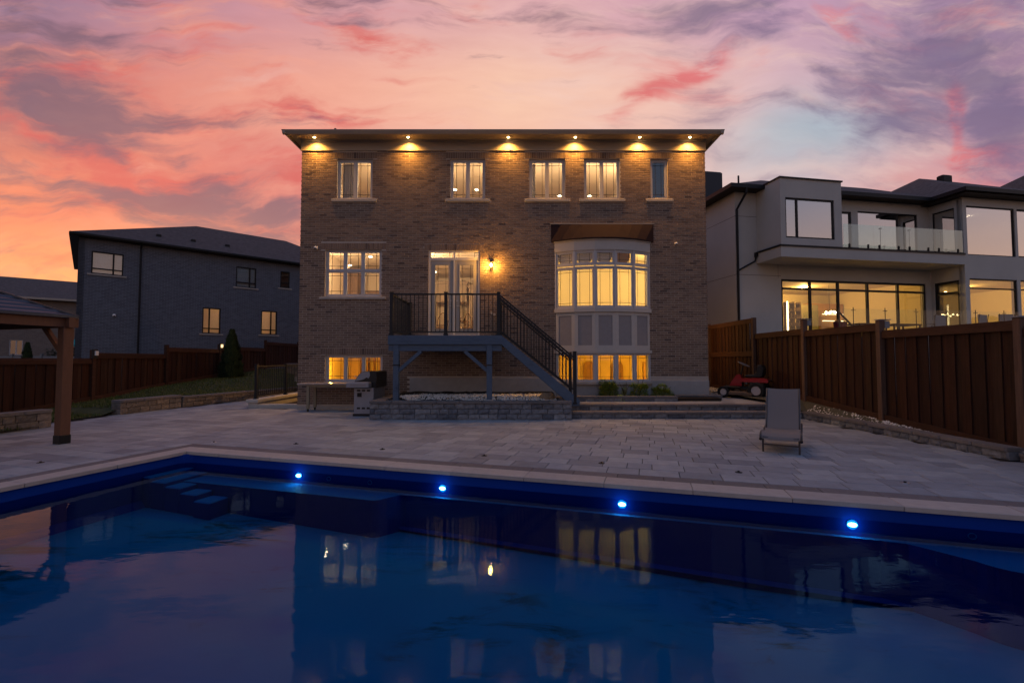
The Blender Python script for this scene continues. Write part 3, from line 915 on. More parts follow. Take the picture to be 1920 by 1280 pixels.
mb.build('fascia', M_SOFFIT, house)
mb = MB()
prof = [(0, -0.075), (0.05, -0.075), (0.08, -0.035), (0.115, 0.03), (0.115, 0.05), (0, 0.05)]
vs = []; 
for x in (G0 - 0.12, G1 + 0.12):
    for (o, z) in prof: vs.append((x if (o > 0.001) or True else x, F0 - 0.015 - o, SZ + z))
k = len(prof)
mb.add(vs, [tuple(range(k)), tuple(reversed(range(k, 2 * k)))] + [((i + 1) % k, i, k + i, k + (i + 1) % k) for i in range(k)])
for sx, gx in ((-1, G0 - 0.015), (1, G1 + 0.015)):
    vs = []
    for y in (F0 - 0.13, FY + 13):
        for (o, z) in prof: vs.append((gx + sx * o, y, SZ + z))
    mb.add(vs, [tuple(range(k)), tuple(reversed(range(k, 2 * k)))] + [((i + 1) % k, i, k + i, k + (i + 1) % k) for i in range(k)])
mb.build('gutter', M_SOFFIT, house)
mb = MB(); e0 = 0.02; zr = SZ + 0.055
pts = [(G0 - 0.05, F0 - 0.05, zr), (G1 + 0.05, F0 - 0.05, zr), (G1 + 0.05, FY + 13.5, zr), (G0 - 0.05, FY + 13.5, zr), (-0.5, FY + 6.6, zr + 2.3), (0.3, FY + 6.6, zr + 2.3)]
mb.add(pts, [(0, 1, 5, 4), (1, 2, 5), (2, 3, 4, 5), (3, 0, 4), (3, 2, 1, 0)])
roof = mb.build('roof', M_SHINGLE, house)
mb = MB(); mb.cyl((X(634), F0 + 0.02, zr - 0.02), (X(634), F0 + 0.02, zr + 0.09), 0.035, n=10); mb.build('vent_pipe', M_BLACK, roof)

# recessed lights in the soffit
M_BULB = glow('warm_bulb', (1.0, 0.66, 0.28), 60.0)
for px in (589, 765, 953, 1079, 1200, 1294):
    x = X(px); y = FY - 0.22
    q = MB(); q.cyl((x, y, SZ - 0.008), (x, y, SZ + 0.002), 0.058, 0.05, 16)
    can = q.build('soffit_light', M_FRAME, house)
    q = MB(); q.sphere((x, y, SZ - 0.008), 0.036, 12, 6, (1, 1, 0.45)); q.build('bulb', M_BULB, can, smooth=True)
    ld = bpy.data.lights.new('soffit_lamp', 'SPOT'); ld.energy = 330; ld.color = (1.0, 0.45, 0.075); ld.spot_size = R(145); ld.spot_blend = 1.0; ld.shadow_soft_size = 0.045
    lo = bpy.data.objects.new('soffit_lamp', ld); link(lo, can); lo.location = Vector((x, y, SZ - 0.03)) - ORG[can.name]

# windows ---------------------------------------------------------------
def sash(root, x0, x1, z0, z1, y, fw=0.055, m=M_FRAME, grille=True, g_in=0.11, depth=0.05, dark_gap=False, gm=None, pane_y=0.02, T=None):
    """one sash: frame ring with its pane and lead grille as children. T maps (x,y,z) for facets of the bay"""
    q = MB(); q.M = T
    q.box(x0, x1, y, y + depth, z0, z0 + fw); q.box(x0, x1, y, y + depth, z1 - fw, z1)
    q.box(x0, x0 + fw, y, y + depth, z0 + fw, z1 - fw); q.box(x1 - fw, x1, y, y + depth, z0 + fw, z1 - fw)
    s = q.build('sash', m, root)
    a, b, c, d = x0 + fw, x1 - fw, z0 + fw, z1 - fw
    q = MB(); q.M = T; q.box(a - 0.005, b + 0.005, y + pane_y, y + pane_y + 0.006, c - 0.005, d + 0.005)
    q.build('pane', gm or M_GLASS, s)
    if grille:
        q = MB(); q.M = T; t = 0.0075; gi = min(g_in, (b - a) * 0.28); gz = min(g_in, (d - c) * 0.28)
        for xx in (a + gi, b - gi): q.box(xx - t, xx + t, y + pane_y - 0.004, y + pane_y, c, d)
        for zz in (c + gz, d - gz): q.box(a, b, y + pane_y - 0.0045, y + pane_y - 0.0005, zz - t, zz + t)
        q.build('grille', M_CAME, s)
    return s
def window(root, hole, cols, rows_, name='window', sill=True, sill_over=0.16, m=M_FRAME, fr=0.05, setback=0.075, grille=True, gm=None):
    a, b, c, d = hole
    y = FY + setback
    q = MB()
    q.box(a, b, y, y + 0.09, c, c + fr); q.box(a, b, y, y + 0.09, d - fr, d)
    q.box(a, a + fr, y, y + 0.09, c + fr, d - fr); q.box(b - fr, b, y, y + 0.09, c + fr, d - fr)
    xs = [a + fr]; acc = a + fr; W = (b - a - 2 * fr)
    tot = sum(cols)
    edges = [a + fr]
    for w in cols: edges.append(edges[-1] + W * w / tot)
    ze = [c + fr]; Ht = d - c - 2 * fr; th = sum(rows_)
    for h in rows_: ze.append(ze[-1] + Ht * h / th)
    mw = 0.022
    for e in edges[1:-1]: q.box(e - mw, e + mw, y - 0.004, y + 0.09, c + fr, d - fr)
    for e in ze[1:-1]: q.box(a + fr, b - fr, y - 0.002, y + 0.088, e - mw * 0.8, e + mw * 0.8)
    w = q.build(name, m, root)
    for i in range(len(cols)):
        for k in range(len(rows_)):
            x0 = edges[i] + (mw if i else 0); x1 = edges[i + 1] - (mw if i < len(cols) - 1 else 0)
            z0 = ze[k] + (mw * 0.8 if k else 0); z1 = ze[k + 1] - (mw * 0.8 if k < len(rows_) - 1 else 0)
            # sash parts are children of the window (third level holds pane and grille joined in the sash's own mesh set)
            q2 = MB(); f = 0.04; yy = y + 0.015
            q2.box(x0, x1, yy, yy + 0.05, z0, z0 + f); q2.box(x0, x1, yy, yy + 0.05, z1 - f, z1)
            q2.box(x0, x0 + f, yy, yy + 0.05, z0 + f, z1 - f); q2.box(x1 - f, x1, yy, yy + 0.05, z0 + f, z1 - f)
            q2.build('sash', m, w)
            A, B, C_, D = x0 + f, x1 - f, z0 + f, z1 - f
            q3 = MB(); q3.box(A - 0.004, B + 0.004, yy + 0.022, yy + 0.028, C_ - 0.004, D + 0.004); q3.build('pane', gm or M_GLASS, w)
            if grille:
                q4 = MB(); t = 0.007; gi = min(0.10, (B - A) * 0.25); gz = min(0.10, (D - C_) * 0.25)
                for xx in (A + gi, B - gi): q4.box(xx - t, xx + t, yy + 0.017, yy + 0.021, C_, D)
                for zz in (C_ + gz, D - gz): q4.box(A, B, yy + 0.0165, yy + 0.0205, zz - t, zz + t)
                q4.build('grille', M_CAME, w)
    if sill:
        q5 = MB(); q5.cbox(a - sill_over, b + sill_over, FY - 0.055, FY + setback + 0.01, c - 0.085, c - 0.001, 0.012)
        q5.build('sill', M_SILL, w)
    return w
M_GLASSD = glass('dark_room_glass', (0.55, 0.6, 0.62), 1.6, boost=1.6)
for i, h in enumerate(W_UP):
    window(house, h, [1, 1] if i < 4 else [1], [1], gm=None if i < 4 else M_GLASSD)
window(house, W_K, [1, 1, 1], [1.28, 1])
window(house, W_B, [1, 1, 1], [1], sill=False)
# french doors with transom
a, b, c, d = W_D
y = FY + 0.02; tz = Z(482) 
q = MB()
q.box(a, b, y, y + 0.14, d - 0.05, d); q.box(a, a + 0.05, y, y + 0.14, c, d - 0.05); q.box(b - 0.05, b, y, y + 0.14, c, d - 0.05)
q.box(a + 0.05, b - 0.05, y + 0.01, y + 0.12, tz - 0.10, tz - 0.01)
xm = (a + b) / 2
q.box(xm - 0.03, xm + 0.03, y + 0.008, y + 0.11, tz - 0.01, d - 0.05); q.box(xm - 0.025, xm + 0.025, y + 0.01, y + 0.08, c + 0.02, tz - 0.10)
q.box(a + 0.05, b - 0.05, y, y + 0.14, c - 0.02, c + 0.03)
dframe = q.build('door_frame', M_FRAMEW, house)
M_DOOR = mat('door_paint', (0.30, 0.285, 0.27), 0.45, var=0.04, nscale=3)
for (x0, x1) in ((a + 0.05, xm - 0.03), (xm + 0.03, b - 0.05)):
    q = MB(); q.box(x0 + 0.01, x1 - 0.01, y + 0.05, y + 0.058, tz + 0.005, d - 0.06); q.build('transom_pane', M_GLASS, dframe)
    q = MB()
    for xx in (x0 + 0.12, x1 - 0.12): q.box(xx - 0.006, xx + 0.006, y + 0.044, y + 0.049, tz, d - 0.05)
    q.box(x0, x1, y + 0.044, y + 0.049, (tz + d) / 2 - 0.04, (tz + d) / 2 - 0.028); q.build('transom_grille', M_CAME, dframe)
for k, (x0, x1) in enumerate(((a + 0.052, xm - 0.027), (xm + 0.027, b - 0.052))):
    z0, z1 = c + 0.03, tz - 0.102; gl0, gl1 = x0 + 0.16, x1 - 0.16; gz0, gz1 = z0 + 0.20, z1 - 0.15; yy = y + 0.03
    q = MB(); q.box(x0, x1, yy, yy + 0.045, z0, gz0); q.box(x0, x1, yy, yy + 0.045, gz1, z1)
    q.box(x0, gl0, yy, yy + 0.045, gz0, gz1); q.box(gl1, x1, yy, yy + 0.045, gz0, gz1)
    for (p0, p1, p2, p3) in ((gl0 - 0.03, gl1 + 0.03, gz0 - 0.03, gz0), (gl0 - 0.03, gl1 + 0.03, gz1, gz1 + 0.03), (gl0 - 0.03, gl0, gz0, gz1), (gl1, gl1 + 0.03, gz0, gz1)):
        q.box(p0, p1, yy - 0.012, yy + 0.0, p2, p3)
    door = q.build('door', M_DOOR, house)
    q = MB(); q.box(gl0 - 0.004, gl1 + 0.004, yy + 0.02, yy + 0.026, gz0 - 0.004, gz1 + 0.004); q.build('pane', M_GLASS, door)
    q = MB()
    for xx in (gl0 + 0.09, gl1 - 0.09): q.box(xx - 0.006, xx + 0.006, yy + 0.014, yy + 0.019, gz0, gz1)
    for zz in (gz0 + 0.11, gz1 - 0.11): q.box(gl0, gl1, yy + 0.0135, yy + 0.0185, zz - 0.006, zz + 0.006)
    q.build('grille', M_CAME, door)
    hx = x1 - 0.07 if k == 0 else x0 + 0.07
    q = MB(); q.cyl((hx, yy, z0 + 0.95), (hx, yy - 0.05, z0 + 0.95), 0.012, n=8); q.bar((hx, yy - 0.05, z0 + 0.95), (hx + (-0.10 if k == 0 else 0.10), yy - 0.05, z0 + 0.95), 0.012, 0.016)
    q.cyl((hx, yy, z0 + 1.12), (hx, yy - 0.02, z0 + 1.12), 0.024, n=10); q.build('handle', M_STEEL, door)
mb = MB(); mb.cbox(a - 0.12, b + 0.12, FY - 0.12, FY + 0.02, 2.29, 2.36, 0.01); mb.build('door_sill', M_SILL, house)

# bow window bay ----------------------------------------------------------
bcx = (BX0 + BX1) / 2; hw = (BX1 - BX0) / 2; sg = 0.45
br = (hw * hw + sg * sg) / (2 * sg); bcy = FY - sg + br; ha = math.asin(hw / br)
def bp(i, rad=br, k=5):                      # facet corner i (0..k)
    t = -ha + 2 * ha * i / k
    return Vector((bcx + rad * math.sin(t), bcy - rad * math.cos(t), 0))
def facetM(i):
    p = bp(i); q_ = bp(i + 1); d_ = (q_ - p).normalized(); n_ = Vector((-d_.y, d_.x, 0))
    return Matrix(((d_.x, n_.x, 0, p.x), (d_.y, n_.y, 0, p.y), (0, 0, 1, 0), (0, 0, 0, 1))), (q_ - p).length
def slab(z0, z1, off, mtl, name, k=5, parent=None, back=FY + 0.0):
    pts = [tuple(bp(i, br + off)[:2]) for i in range(k + 1)]
    # widen the wall ends with the offset
    pts[0] = (pts[0][0] - off * 0.3, min(pts[0][1], back)); pts[-1] = (pts[-1][0] + off * 0.3, min(pts[-1][1], back))
    q = MB(); q.prism([(pts[0][0], back + 0.02)] + pts + [(pts[-1][0], back + 0.02)], z0, z1)
    return q.build(name, mtl, parent or house)
BZ = dict(rooft=Z(420), roofb=5.62, head=5.48, top=5.05, mid=4.64, sill=3.25, sillb=3.13, ledge=1.92, ledgeb=1.83)
BFY = FY - sg
z_wt = fz(468, BFY + 0.02); z_wm = fz(497, BFY); z_wb = fz(577, BFY); z_sb = fz(584, BFY); z_pb = fz(656, BFY); z_lb = fz(662, BFY)
slab(z_wt, fz(447, BFY - 0.03), 0.03, M_PANEL, 'bay_head')
slab(fz(449, BFY - 0.03), fz(445, BFY - 0.05), 0.055, M_PANEL, 'bay_crown')
slab(z_sb, z_wb, 0.05, M_PANEL, 'bay_sill')
slab(z_lb, z_pb, 0.05, M_PANEL, 'bay_ledge')
# metal roof flaring from a straight top line on the wall to the curved eave
q = MB(); tz_ = Z(421); bz_ = fz(444, BFY - 0.10)
topp = [(BX0 - 0.14 + (BX1 - BX0 + 0.28) * i / 10, FY - 0.03, tz_) for i in range(11)]
botp = []
for i in range(11):
    t = -ha * 1.06 + 2.12 * ha * i / 10
    botp.append((bcx + (br + 0.10) * math.sin(t) * 1.0, min(bcy - (br + 0.10) * math.cos(t), FY - 0.01), bz_))
bot2 = [(x, y, z - 0.03) for x, y, z in botp]
vs = topp + botp + bot2 + [(p[0], FY + 0.01, p[2]) for p in bot2] + [(p[0], FY + 0.01, tz_) for p in topp]
fs = []
for i in range(10):
    fs += [(11 + i, 12 + i, i + 1, i), (22 + i, 23 + i, 12 + i, 11 + i), (33 + i, 34 + i, 23 + i, 22 + i), (i, i + 1, 45 + i, 44 + i)]
fs += [(11, 0, 44, 33, 22), (21, 32, 43, 54, 10)]
mb = q; mb.add(vs, fs); mb.build('bay_roof', M_COPPER, house, smooth=False)
q = MB(); q.box(BX0 - 0.17, BX1 + 0.17, FY - 0.035, FY, tz_, tz_ + 0.03); q.build('bay_flashing', M_SOFFIT, house)
for i in range(5):
    T, L = facetM(i)
    mull = 0.035
    for (z0, z1, low_) in ((z_wm + 0.02, z_wt, False), (z_wb, z_wm - 0.02, True)):
        q = MB(); q.M = T
        q.box(0, L, 0.0, 0.08, z0, z0 + 0.04); q.box(0, L, 0.0, 0.08, z1 - 0.04, z1)
        q.box(0, mull, 0.0, 0.08, z0 + 0.04, z1 - 0.04); q.box(L - mull, L, 0.0, 0.08, z0 + 0.04, z1 - 0.04)
        w = q.build('bay_window', M_FRAME, house)
        x0, x1, c0, c1 = mull, L - mull, z0 + 0.04, z1 - 0.04; f = 0.045
        q = MB(); q.M = T; yy = 0.012
        q.box(x0, x1, yy, yy + 0.05, c0, c0 + f); q.box(x0, x1, yy, yy + 0.05, c1 - f, c1)
        q.box(x0, x0 + f, yy, yy + 0.05, c0 + f, c1 - f); q.box(x1 - f, x1, yy, yy + 0.05, c0 + f, c1 - f)
        q.build('sash', M_FRAME, w)
        A, B, C_, D = x0 + f, x1 - f, c0 + f, c1 - f
        q = MB(); q.M = T; q.box(A - 0.003, B + 0.003, yy + 0.022, yy + 0.028, C_ - 0.003, D + 0.003); q.build('pane', M_GLASS, w)
        q = MB(); q.M = T; t = 0.006
        for xx in (A + 0.09, B - 0.09): q.box(xx - t, xx + t, yy + 0.016, yy + 0.02, C_, D)
        for zz in ((C_ + 0.09, D - 0.09) if low_ else (C_ + 0.09,)): q.box(A, B, yy + 0.0155, yy + 0.0195, zz - t, zz + t)
        q.build('grille', M_CAME, w)
    q = MB(); q.M = T; q.box(-0.03, 0.03, -0.012, 0.05, z_wb, z_wt); q.build('bay_mullion', M_FRAME, house)
    # panelled apron
    q = MB(); q.M = T; zt_, zb_ = z_sb, z_pb; pw = 0.105
    q.box(0.0, pw, 0.0, 0.05, zb_, zt_); q.box(L - pw, L, 0.0, 0.05, zb_, zt_)
    q.box(pw, L - pw, 0.0, 0.05, zt_ - 0.11, zt_); q.box(pw, L - pw, 0.0, 0.05, zb_, zb_ + 0.15)
    q.build('bay_trim', M_PANEL, house)
    q = MB(); q.M = T; q.box(pw - 0.01, L - pw + 0.01, 0.022, 0.05, zb_ + 0.14, zt_ - 0.10); q.build('bay_panel', M_PANEL2, house)
slab(z_pb, z_sb, -0.052, M_PANEL2, 'bay_core')
T, L = facetM(4); q = MB(); q.M = T; q.box(L - 0.02, L + 0.03, -0.012, 0.05, z_wb, z_wt); q.build('bay_mullion', M_FRAME, house)
# basement windows below the bay (on the curve as well)
zb0, zb1 = fz(716, BFY), z_lb
for i in range(5):
    T, L = facetM(i)
    q = MB(); q.M = T
    q.box(0, L, 0.0, 0.08, zb0, zb0 + 0.04); q.box(0, L, 0.0, 0.08, zb1 - 0.03, zb1)
    q.box(0, 0.05, -0.006, 0.08, zb0 + 0.04, zb1 - 0.03); q.box(L - 0.05, L, -0.006, 0.08, zb0 + 0.04, zb1 - 0.03)
    w = q.build('basement_window', M_FRAME, house)
    q = MB(); q.M = T; f = 0.035; a_, b_, c_, d_ = 0.05, L - 0.05, zb0 + 0.04, zb1 - 0.03; yy = 0.01
    q.box(a_, b_, yy, yy + 0.05, c_, c_ + f); q.box(a_, b_, yy, yy + 0.05, d_ - f, d_); q.box(a_, a_ + f, yy, yy + 0.05, c_ + f, d_ - f); q.box(b_ - f, b_, yy, yy + 0.05, c_ + f, d_ - f)
    q.build('sash', M_FRAME, w)
    A, B, C_, D = a_ + f, b_ - f, c_ + f, d_ - f
    q = MB(); q.M = T; q.box(A - 0.003, B + 0.003, yy + 0.022, yy + 0.028, C_ - 0.003, D + 0.003); q.build('pane', M_GLASS, w)
    q = MB(); q.M = T
    for xx in (A + 0.08, B - 0.08): q.box(xx - 0.006, xx + 0.006, yy + 0.016, yy + 0.02, C_, D)
    for zz in (C_ + 0.09, D - 0.08): q.box(A, B, yy + 0.0155, yy + 0.0195, zz - 0.006, zz + 0.006)
    q.build('grille', M_CAME, w)
slab(zb0 - 0.08, zb0 - 0.002, 0.06, M_SILL, 'bay_sill')
slab(0.30, zb0 - 0.08, -0.01, M_CONC, 'foundation')

# rooms behind the windows: real boxes with a lamp in each -----------------
def room_mat(name, c): return mat(name, c, 0.8)
def room(x0, x1, y1, z0, z1, wall, energy, lcol, lamps, holes=(), floor=(0.25, 0.16, 0.09), name='room', y0=None, shadow=0.10, bulb=True, at=()):
    y0 = FY + 0.24 if y0 is None else y0
    q = MB(); t = 0.04
    q.box(x0 - t, x0, y0, y1, z0, z1); q.box(x1, x1 + t, y0, y1, z0, z1); q.box(x0 - t, x1 + t, y1, y1 + t, z0, z1)
    q.box(x0 - t, x1 + t, y0, y1 + t, z1, z1 + t)
    grid_wall(q, x0 - t, x1 + t, z0, z1, list(holes), y0, y0 + 0.02)
    r = q.build(name, wall, house)
    q = MB(); q.box(x0 - t, x1 + t, y0, y1 + t, z0 - t, z0); q.build('room_floor', mat('floor_%0.2f' % floor[0], floor, 0.4, var=0.1), r)
    for (lx, ly) in lamps:
        if bulb:
            q = MB(); q.sphere((lx, ly, z1 - 0.006), 0.06, 12, 6, (1, 1, 0.35)); q.build('ceiling_light', glow('room_bulb', (1.0, 0.78, 0.48), 40.0), r)
    pos = at or lamps
    for (lx, ly) in pos:
        ld = bpy.data.lights.new('room_lamp', 'POINT'); ld.energy = energy / len(pos); ld.color = lcol; ld.shadow_soft_size = shadow
        lo = bpy.data.objects.new('room_lamp', ld); link(lo, r); lo.location = Vector((lx, ly, z1 - 0.75)) - ORG[r.name]
    return r
R_UP = room_mat('upper_room_paint', (0.60, 0.49, 0.37)); R_MAIN = room_mat('main_room_paint', (0.64, 0.52, 0.40)); R_BASE = room_mat('basement_paint', (0.66, 0.46, 0.14)); R_BOW = room_mat('bow_room_paint', (0.68, 0.56, 0.32))
LU = (1.0, 0.70, 0.38); LMN = (1.0, 0.70, 0.38); LB = (1.0, 0.58, 0.09)
UZ0, UZ1 = 5.85, 8.45
fy1 = FY + 1.1
room(-6.68, -3.4, FY + 4.2, UZ0, UZ1, R_UP, 230, LU, [], [W_UP[0]], at=[(-3.8, fy1)], bulb=False)
room(-3.3, -0.1, FY + 4.2, UZ0, UZ1, R_UP, 200, LU, [(fx(852, 18.1), 18.1), (fx(893, 18.1), 18.1)], [W_UP[1]], at=[(-2.95, fy1), (-0.4, fy1)])
room(0.0, 4.15, FY + 5.0, UZ0, UZ1, R_UP, 260, LU, [(fx(1050, 18.8), 18.8), (fx(1107, 18.8), 18.8)], [W_UP[2], W_UP[3]], at=[(0.25, fy1), (2.25, fy1 - 0.3), (3.95, fy1)])
room(4.25, 6.1, FY + 4.0, UZ0, UZ1, R_UP, 0.5, LU, [], [W_UP[4]], at=[(5, FY + 3)], bulb=False)
MZ0, MZ1 = 2.36, 5.45
room(-6.68, -3.6, FY + 4.5, MZ0, MZ1, R_MAIN, 230, LMN, [(fx(693, 16.9), 16.9), (fx(655, 18.4), 18.4)], [W_K], at=[(-6.5, fy1), (-3.85, fy1)])
room(-3.5, 0.9, FY + 6.5, MZ0, MZ1, R_MAIN, 420, LMN, [(fx(815, 19.8), 19.8)], [W_D], at=[(-3.2, FY + 1.5), (0.2, FY + 1.6)])
room(1.0, 6.1, FY + 3.6, MZ0, MZ1, R_BOW, 400, (1.0, 0.73, 0.36), [], [W_BOW], at=[(1.25, FY + 0.7), (5.3, FY + 1.2)], bulb=False)
room(-6.68, -3.2, FY + 4.5, -0.7, 1.95, R_BASE, 250, LB, [], [W_B], at=[(-6.5, FY + 1.4), (-3.6, FY + 1.4)], bulb=False)
room(1.0, 6.1, FY + 4.2, -0.7, 1.95, R_BASE, 390, LB, [], [W_BB], at=[(1.2, FY + 0.9), (5.5, FY + 1.4)], bulb=False)

# furnishings seen through the glass (each a thing of its own) --------------
M_CAB = mat('cabinet_wood', (0.17, 0.105, 0.075), 0.5, var=0.06); M_CABW = mat('cabinet_cream', (0.34, 0.26, 0.20), 0.5)
M_CURT = cloth('sheer_curtain', (0.55, 0.50, 0.46), 0.4); M_VAL = cloth('patterned_valance', (0.55, 0.48, 0.46), 0.22)
M_VALG = cloth('gold_valance', (0.42, 0.22, 0.06), 0.3)
def wavy(name, lab, cat, x0, x1, y, z0, z1, m, folds=9, amp=0.03, group=None):
    q = MB(); n = folds * 6; vs = []
    for i in range(n + 1):
        x = x0 + (x1 - x0) * i / n; yy = y + amp * math.sin(i / 6 * 2 * math.pi)
        vs += [(x, yy, z0), (x, yy, z1), (x, yy + 0.006, z0), (x, yy + 0.006, z1)]
    fs = []
    for i in range(n):
        b = 4 * i
        fs += [(b, b + 4, b + 5, b + 1), (b + 2, b + 3, b + 7, b + 6), (b, b + 2, b + 6, b + 4), (b + 1, b + 5, b + 7, b + 3)]
    q.add(vs, fs); o = q.build(name, m, smooth=True); return tag(o, lab, cat, group)
a, b, c, d = W_UP[0]
wavy('curtain', 'grey sheer curtain drawn to the left side of the upper left window', 'curtain', a + 0.04, a + 0.42, FY + 0.42, c - 0.35, d + 0.02, M_CURT, 6)
a, b, c, d = W_UP[2]
wavy('curtain', 'pale curtain at the left side of the third upper window', 'curtain', a - 0.05, a + 0.22, FY + 0.42, c - 0.35, d + 0.02, M_CURT, 4)
def cabinet(lab, x0, x1, y0, y1, z0, z1, m, nd=2, crown=True, group=None):
    t = thing('kitchen_cabinet', lab, 'cabinet', ((x0 + x1) / 2, y0, z0), group)
    q = MB(); q.box(x0, x1, y0, y1, z0, z1)
    if crown: q.box(x0 - 0.05, x1 + 0.05, y0 - 0.05, y1, z1, z1 + 0.07); q.box(x0 - 0.09, x1 + 0.09, y0 - 0.09, y1, z1 + 0.07, z1 + 0.11)
    q.build('carcass', m, t)
    w = (x1 - x0) / nd
    for i in range(nd):
        q = MB(); A, B, C_, D = x0 + i * w + 0.015, x0 + (i + 1) * w - 0.015, z0 + 0.02, z1 - 0.02; f = 0.06
        q.box(A, B, y0 - 0.02, y0, C_, C_ + f); q.box(A, B, y0 - 0.02, y0, D - f, D); q.box(A, A + f, y0 - 0.02, y0, C_ + f, D - f); q.box(B - f, B, y0 - 0.02, y0, C_ + f, D - f)
        q.box(A + f, B - f, y0 - 0.008, y0, C_ + f, D - f); q.build('cabinet_door', m, t)
yk = FY + 3.7
cabinet('tall brown cabinets seen through the left half of the kitchen window', fx(612, yk), fx(640, yk) , yk, yk + 0.6, 2.4, 4.55, M_CAB)
cabinet('dark wood hood cabinet seen in the middle of the kitchen window', fx(648, yk), fx(672, yk), yk - 0.1, yk + 0.5, 3.2, 5.2, M_CAB, 2)
cabinet('brown corner cabinets at the right of the kitchen window', fx(686, yk), fx(712, yk), yk, yk + 0.5, 2.4, 4.3, M_CAB)
yd = FY + 5.6
cabinet('cream wall cabinets seen through the french doors', fx(800, yd), fx(875, yd), yd, yd + 0.4, fz(566, yd), fz(532, yd), M_CABW, 4)
cabinet('cream tall cabinet at the right edge of the french doors', fx(874, yd) + 0.12, fx(915, yd), yd, yd + 0.5, 2.4, fz(540, yd), M_CABW, 1)
cabinet('cream base cabinets under the lit counter behind the french doors', fx(800, yd), fx(872, yd), yd, yd + 0.6, 2.4, 3.2, M_CABW, 4, crown=False)
def dchair(lab, x, y, rz):
    t = thing('dining_chair', lab, 'chair', (x, y, MZ0), 'dining chairs behind the french doors', rz)
    m = mat('dark_chair_wood', (0.10, 0.055, 0.03), 0.4)
    q = MB(); q.cbox(-0.21, 0.21, -0.2, 0.2, 0.43, 0.47, 0.01); q.build('seat', m, t)
    for sx in (-0.18, 0.18):
        for sy in (-0.17, 0.17):
            q = MB(); q.bar((sx, sy, 0), (sx * 0.95, sy * 0.95, 0.43), 0.035, 0.035); q.build('leg', m, t)
    q = MB(); pts = [(-0.19 + 0.38 * i / 8, 0.19 + 0.05 * math.sin(math.pi * i / 8), 0.47 + 0.52 * math.sin(math.pi * (0.15 + 0.7 * i / 8))) for i in range(9)]
    q.tube([(-0.19, 0.18, 0.47)] + pts + [(0.19, 0.18, 0.47)], 0.014, 6)
    for i in range(1, 8): q.cyl((-0.16 + 0.32 * i / 8, 0.18, 0.47), (-0.19 + 0.38 * i / 8, 0.19 + 0.05 * math.sin(math.pi * i / 8), 0.47 + 0.52 * math.sin(math.pi * (0.15 + 0.7 * i / 8))), 0.007, n=6)
    q.build('backrest', m, t)
dchair('dark spindle-back chair behind the left french door', fx(828, 17.2), 17.2, R(200))
dchair('dark spindle-back chair on the right behind the right french door', fx(884, 17.3), 17.3, R(150))
dchair('dark spindle-back chair half hidden behind the middle of the right french door', fx(868, 18.4), 18.4, R(10))
t = thing('dining_table', 'round dark dining table between the chairs behind the french doors', 'table', (fx(856, 17.8), 17.8, MZ0))
tx = fx(856, 17.8); mdt = mat('dark_chair_wood')
q = MB(); q.cyl((tx, 17.8, MZ0 + 0.71), (tx, 17.8, MZ0 + 0.75), 0.5, n=24); q.build('tabletop', mdt, t)
q = MB(); q.cyl((tx, 17.8, MZ0 + 0.0), (tx, 17.8, MZ0 + 0.04), 0.28, 0.22, n=16); q.cyl((tx, 17.8, MZ0 + 0.04), (tx, 17.8, MZ0 + 0.71), 0.05, n=12); q.build('pedestal', mdt, t)
# swagged balloon valances in the bow window
for i in range(4):
    T, L = facetM(i)
    q = MB(); q.M = T; nx, nz = 14, 12; x0, x1 = 0.05, L - 0.06; zt2 = z_wt - 0.03; dep = (z_wt - z_wm) * 0.86
    vs = []
    for k in range(nz + 1):
        for j in range(nx + 1):
            s_ = j / nx; hang = dep * (0.30 + 0.70 * math.sin(math.pi * min(1, max(0, s_ * 0.92 + 0.05))) ** 0.8)
            zz = zt2 - hang * k / nz
            vs.append((x0 + (x1 - x0) * s_, 0.14 + 0.018 * math.sin((k / nz * 7 + 1.6 * math.sin(math.pi * s_)) * 2 * math.pi / 1.6), zz))
    nb = len(vs); vs += [(x, y_ + 0.01, z_) for x, y_, z_ in vs]
    w1 = nx + 1; fs = []
    for k in range(nz):
        for j in range(nx):
            A = k * w1 + j
            fs += [(A, A + w1, A + w1 + 1, A + 1), (nb + A, nb + A + 1, nb + A + w1 + 1, nb + A + w1)]
    q.add(vs, fs)
    o = q.build('valance', M_VAL if i < 3 else M_VALG, smooth=True)
    tag(o, ['grey patterned swag valance in the leftmost top light of the bow window', 'grey patterned swag valance second from the left in the bow window',
            'grey patterned swag valance in the centre top light of the bow window', 'golden brown patterned swag valance right of centre in the bow window'][i], 'valance', 'swag valances in the bow window')
# basement: arched niches, a door, a pillar
mN = mat('niche_wood', (0.28, 0.15, 0.05), 0.7)  # one brown wood for the arched doors, post, door edge and shelving
for k, (px, lab) in enumerate(((1104, 'arched brown doorway panel seen in the second basement light under the bow'), (1157, 'arched brown doorway panel behind the third basement mullion under the bow'))):
    yb = FY + 4.1; xc = fx(px, yb); w_ = 0.24; zt3 = fz(688, yb)
    poly = [(xc - w_, -0.7), (xc + w_, -0.7), (xc + w_, zt3)] + [(xc + w_ * math.cos(R(a_)), zt3 + w_ * math.sin(R(a_))) for a_ in range(15, 180, 15)] + [(xc - w_, zt3)]
    q = MB(); q.extr(poly, yb, yb + 0.06); o = q.build('arched_door', mN); tag(o, lab, 'door', 'arched doorways in the basement')
yb = FY + 3.2; xc = fx(1208, yb)
q = MB(); q.cbox(xc - 0.06, xc + 0.06, yb, yb + 0.12, -0.7, fz(678, yb), 0.01); tag(q.build('basement_post', mN), 'slim brown post in the rightmost basement light under the bow', 'post')
yb = FY + 3.6
q = MB(); q.cbox(fx(634, yb), fx(643, yb), yb, yb + 0.05, -0.7, fz(673, yb), 0.005); o = q.build('basement_door', mN); tag(o, 'brown door edge in the first basement window left of the grill', 'door')
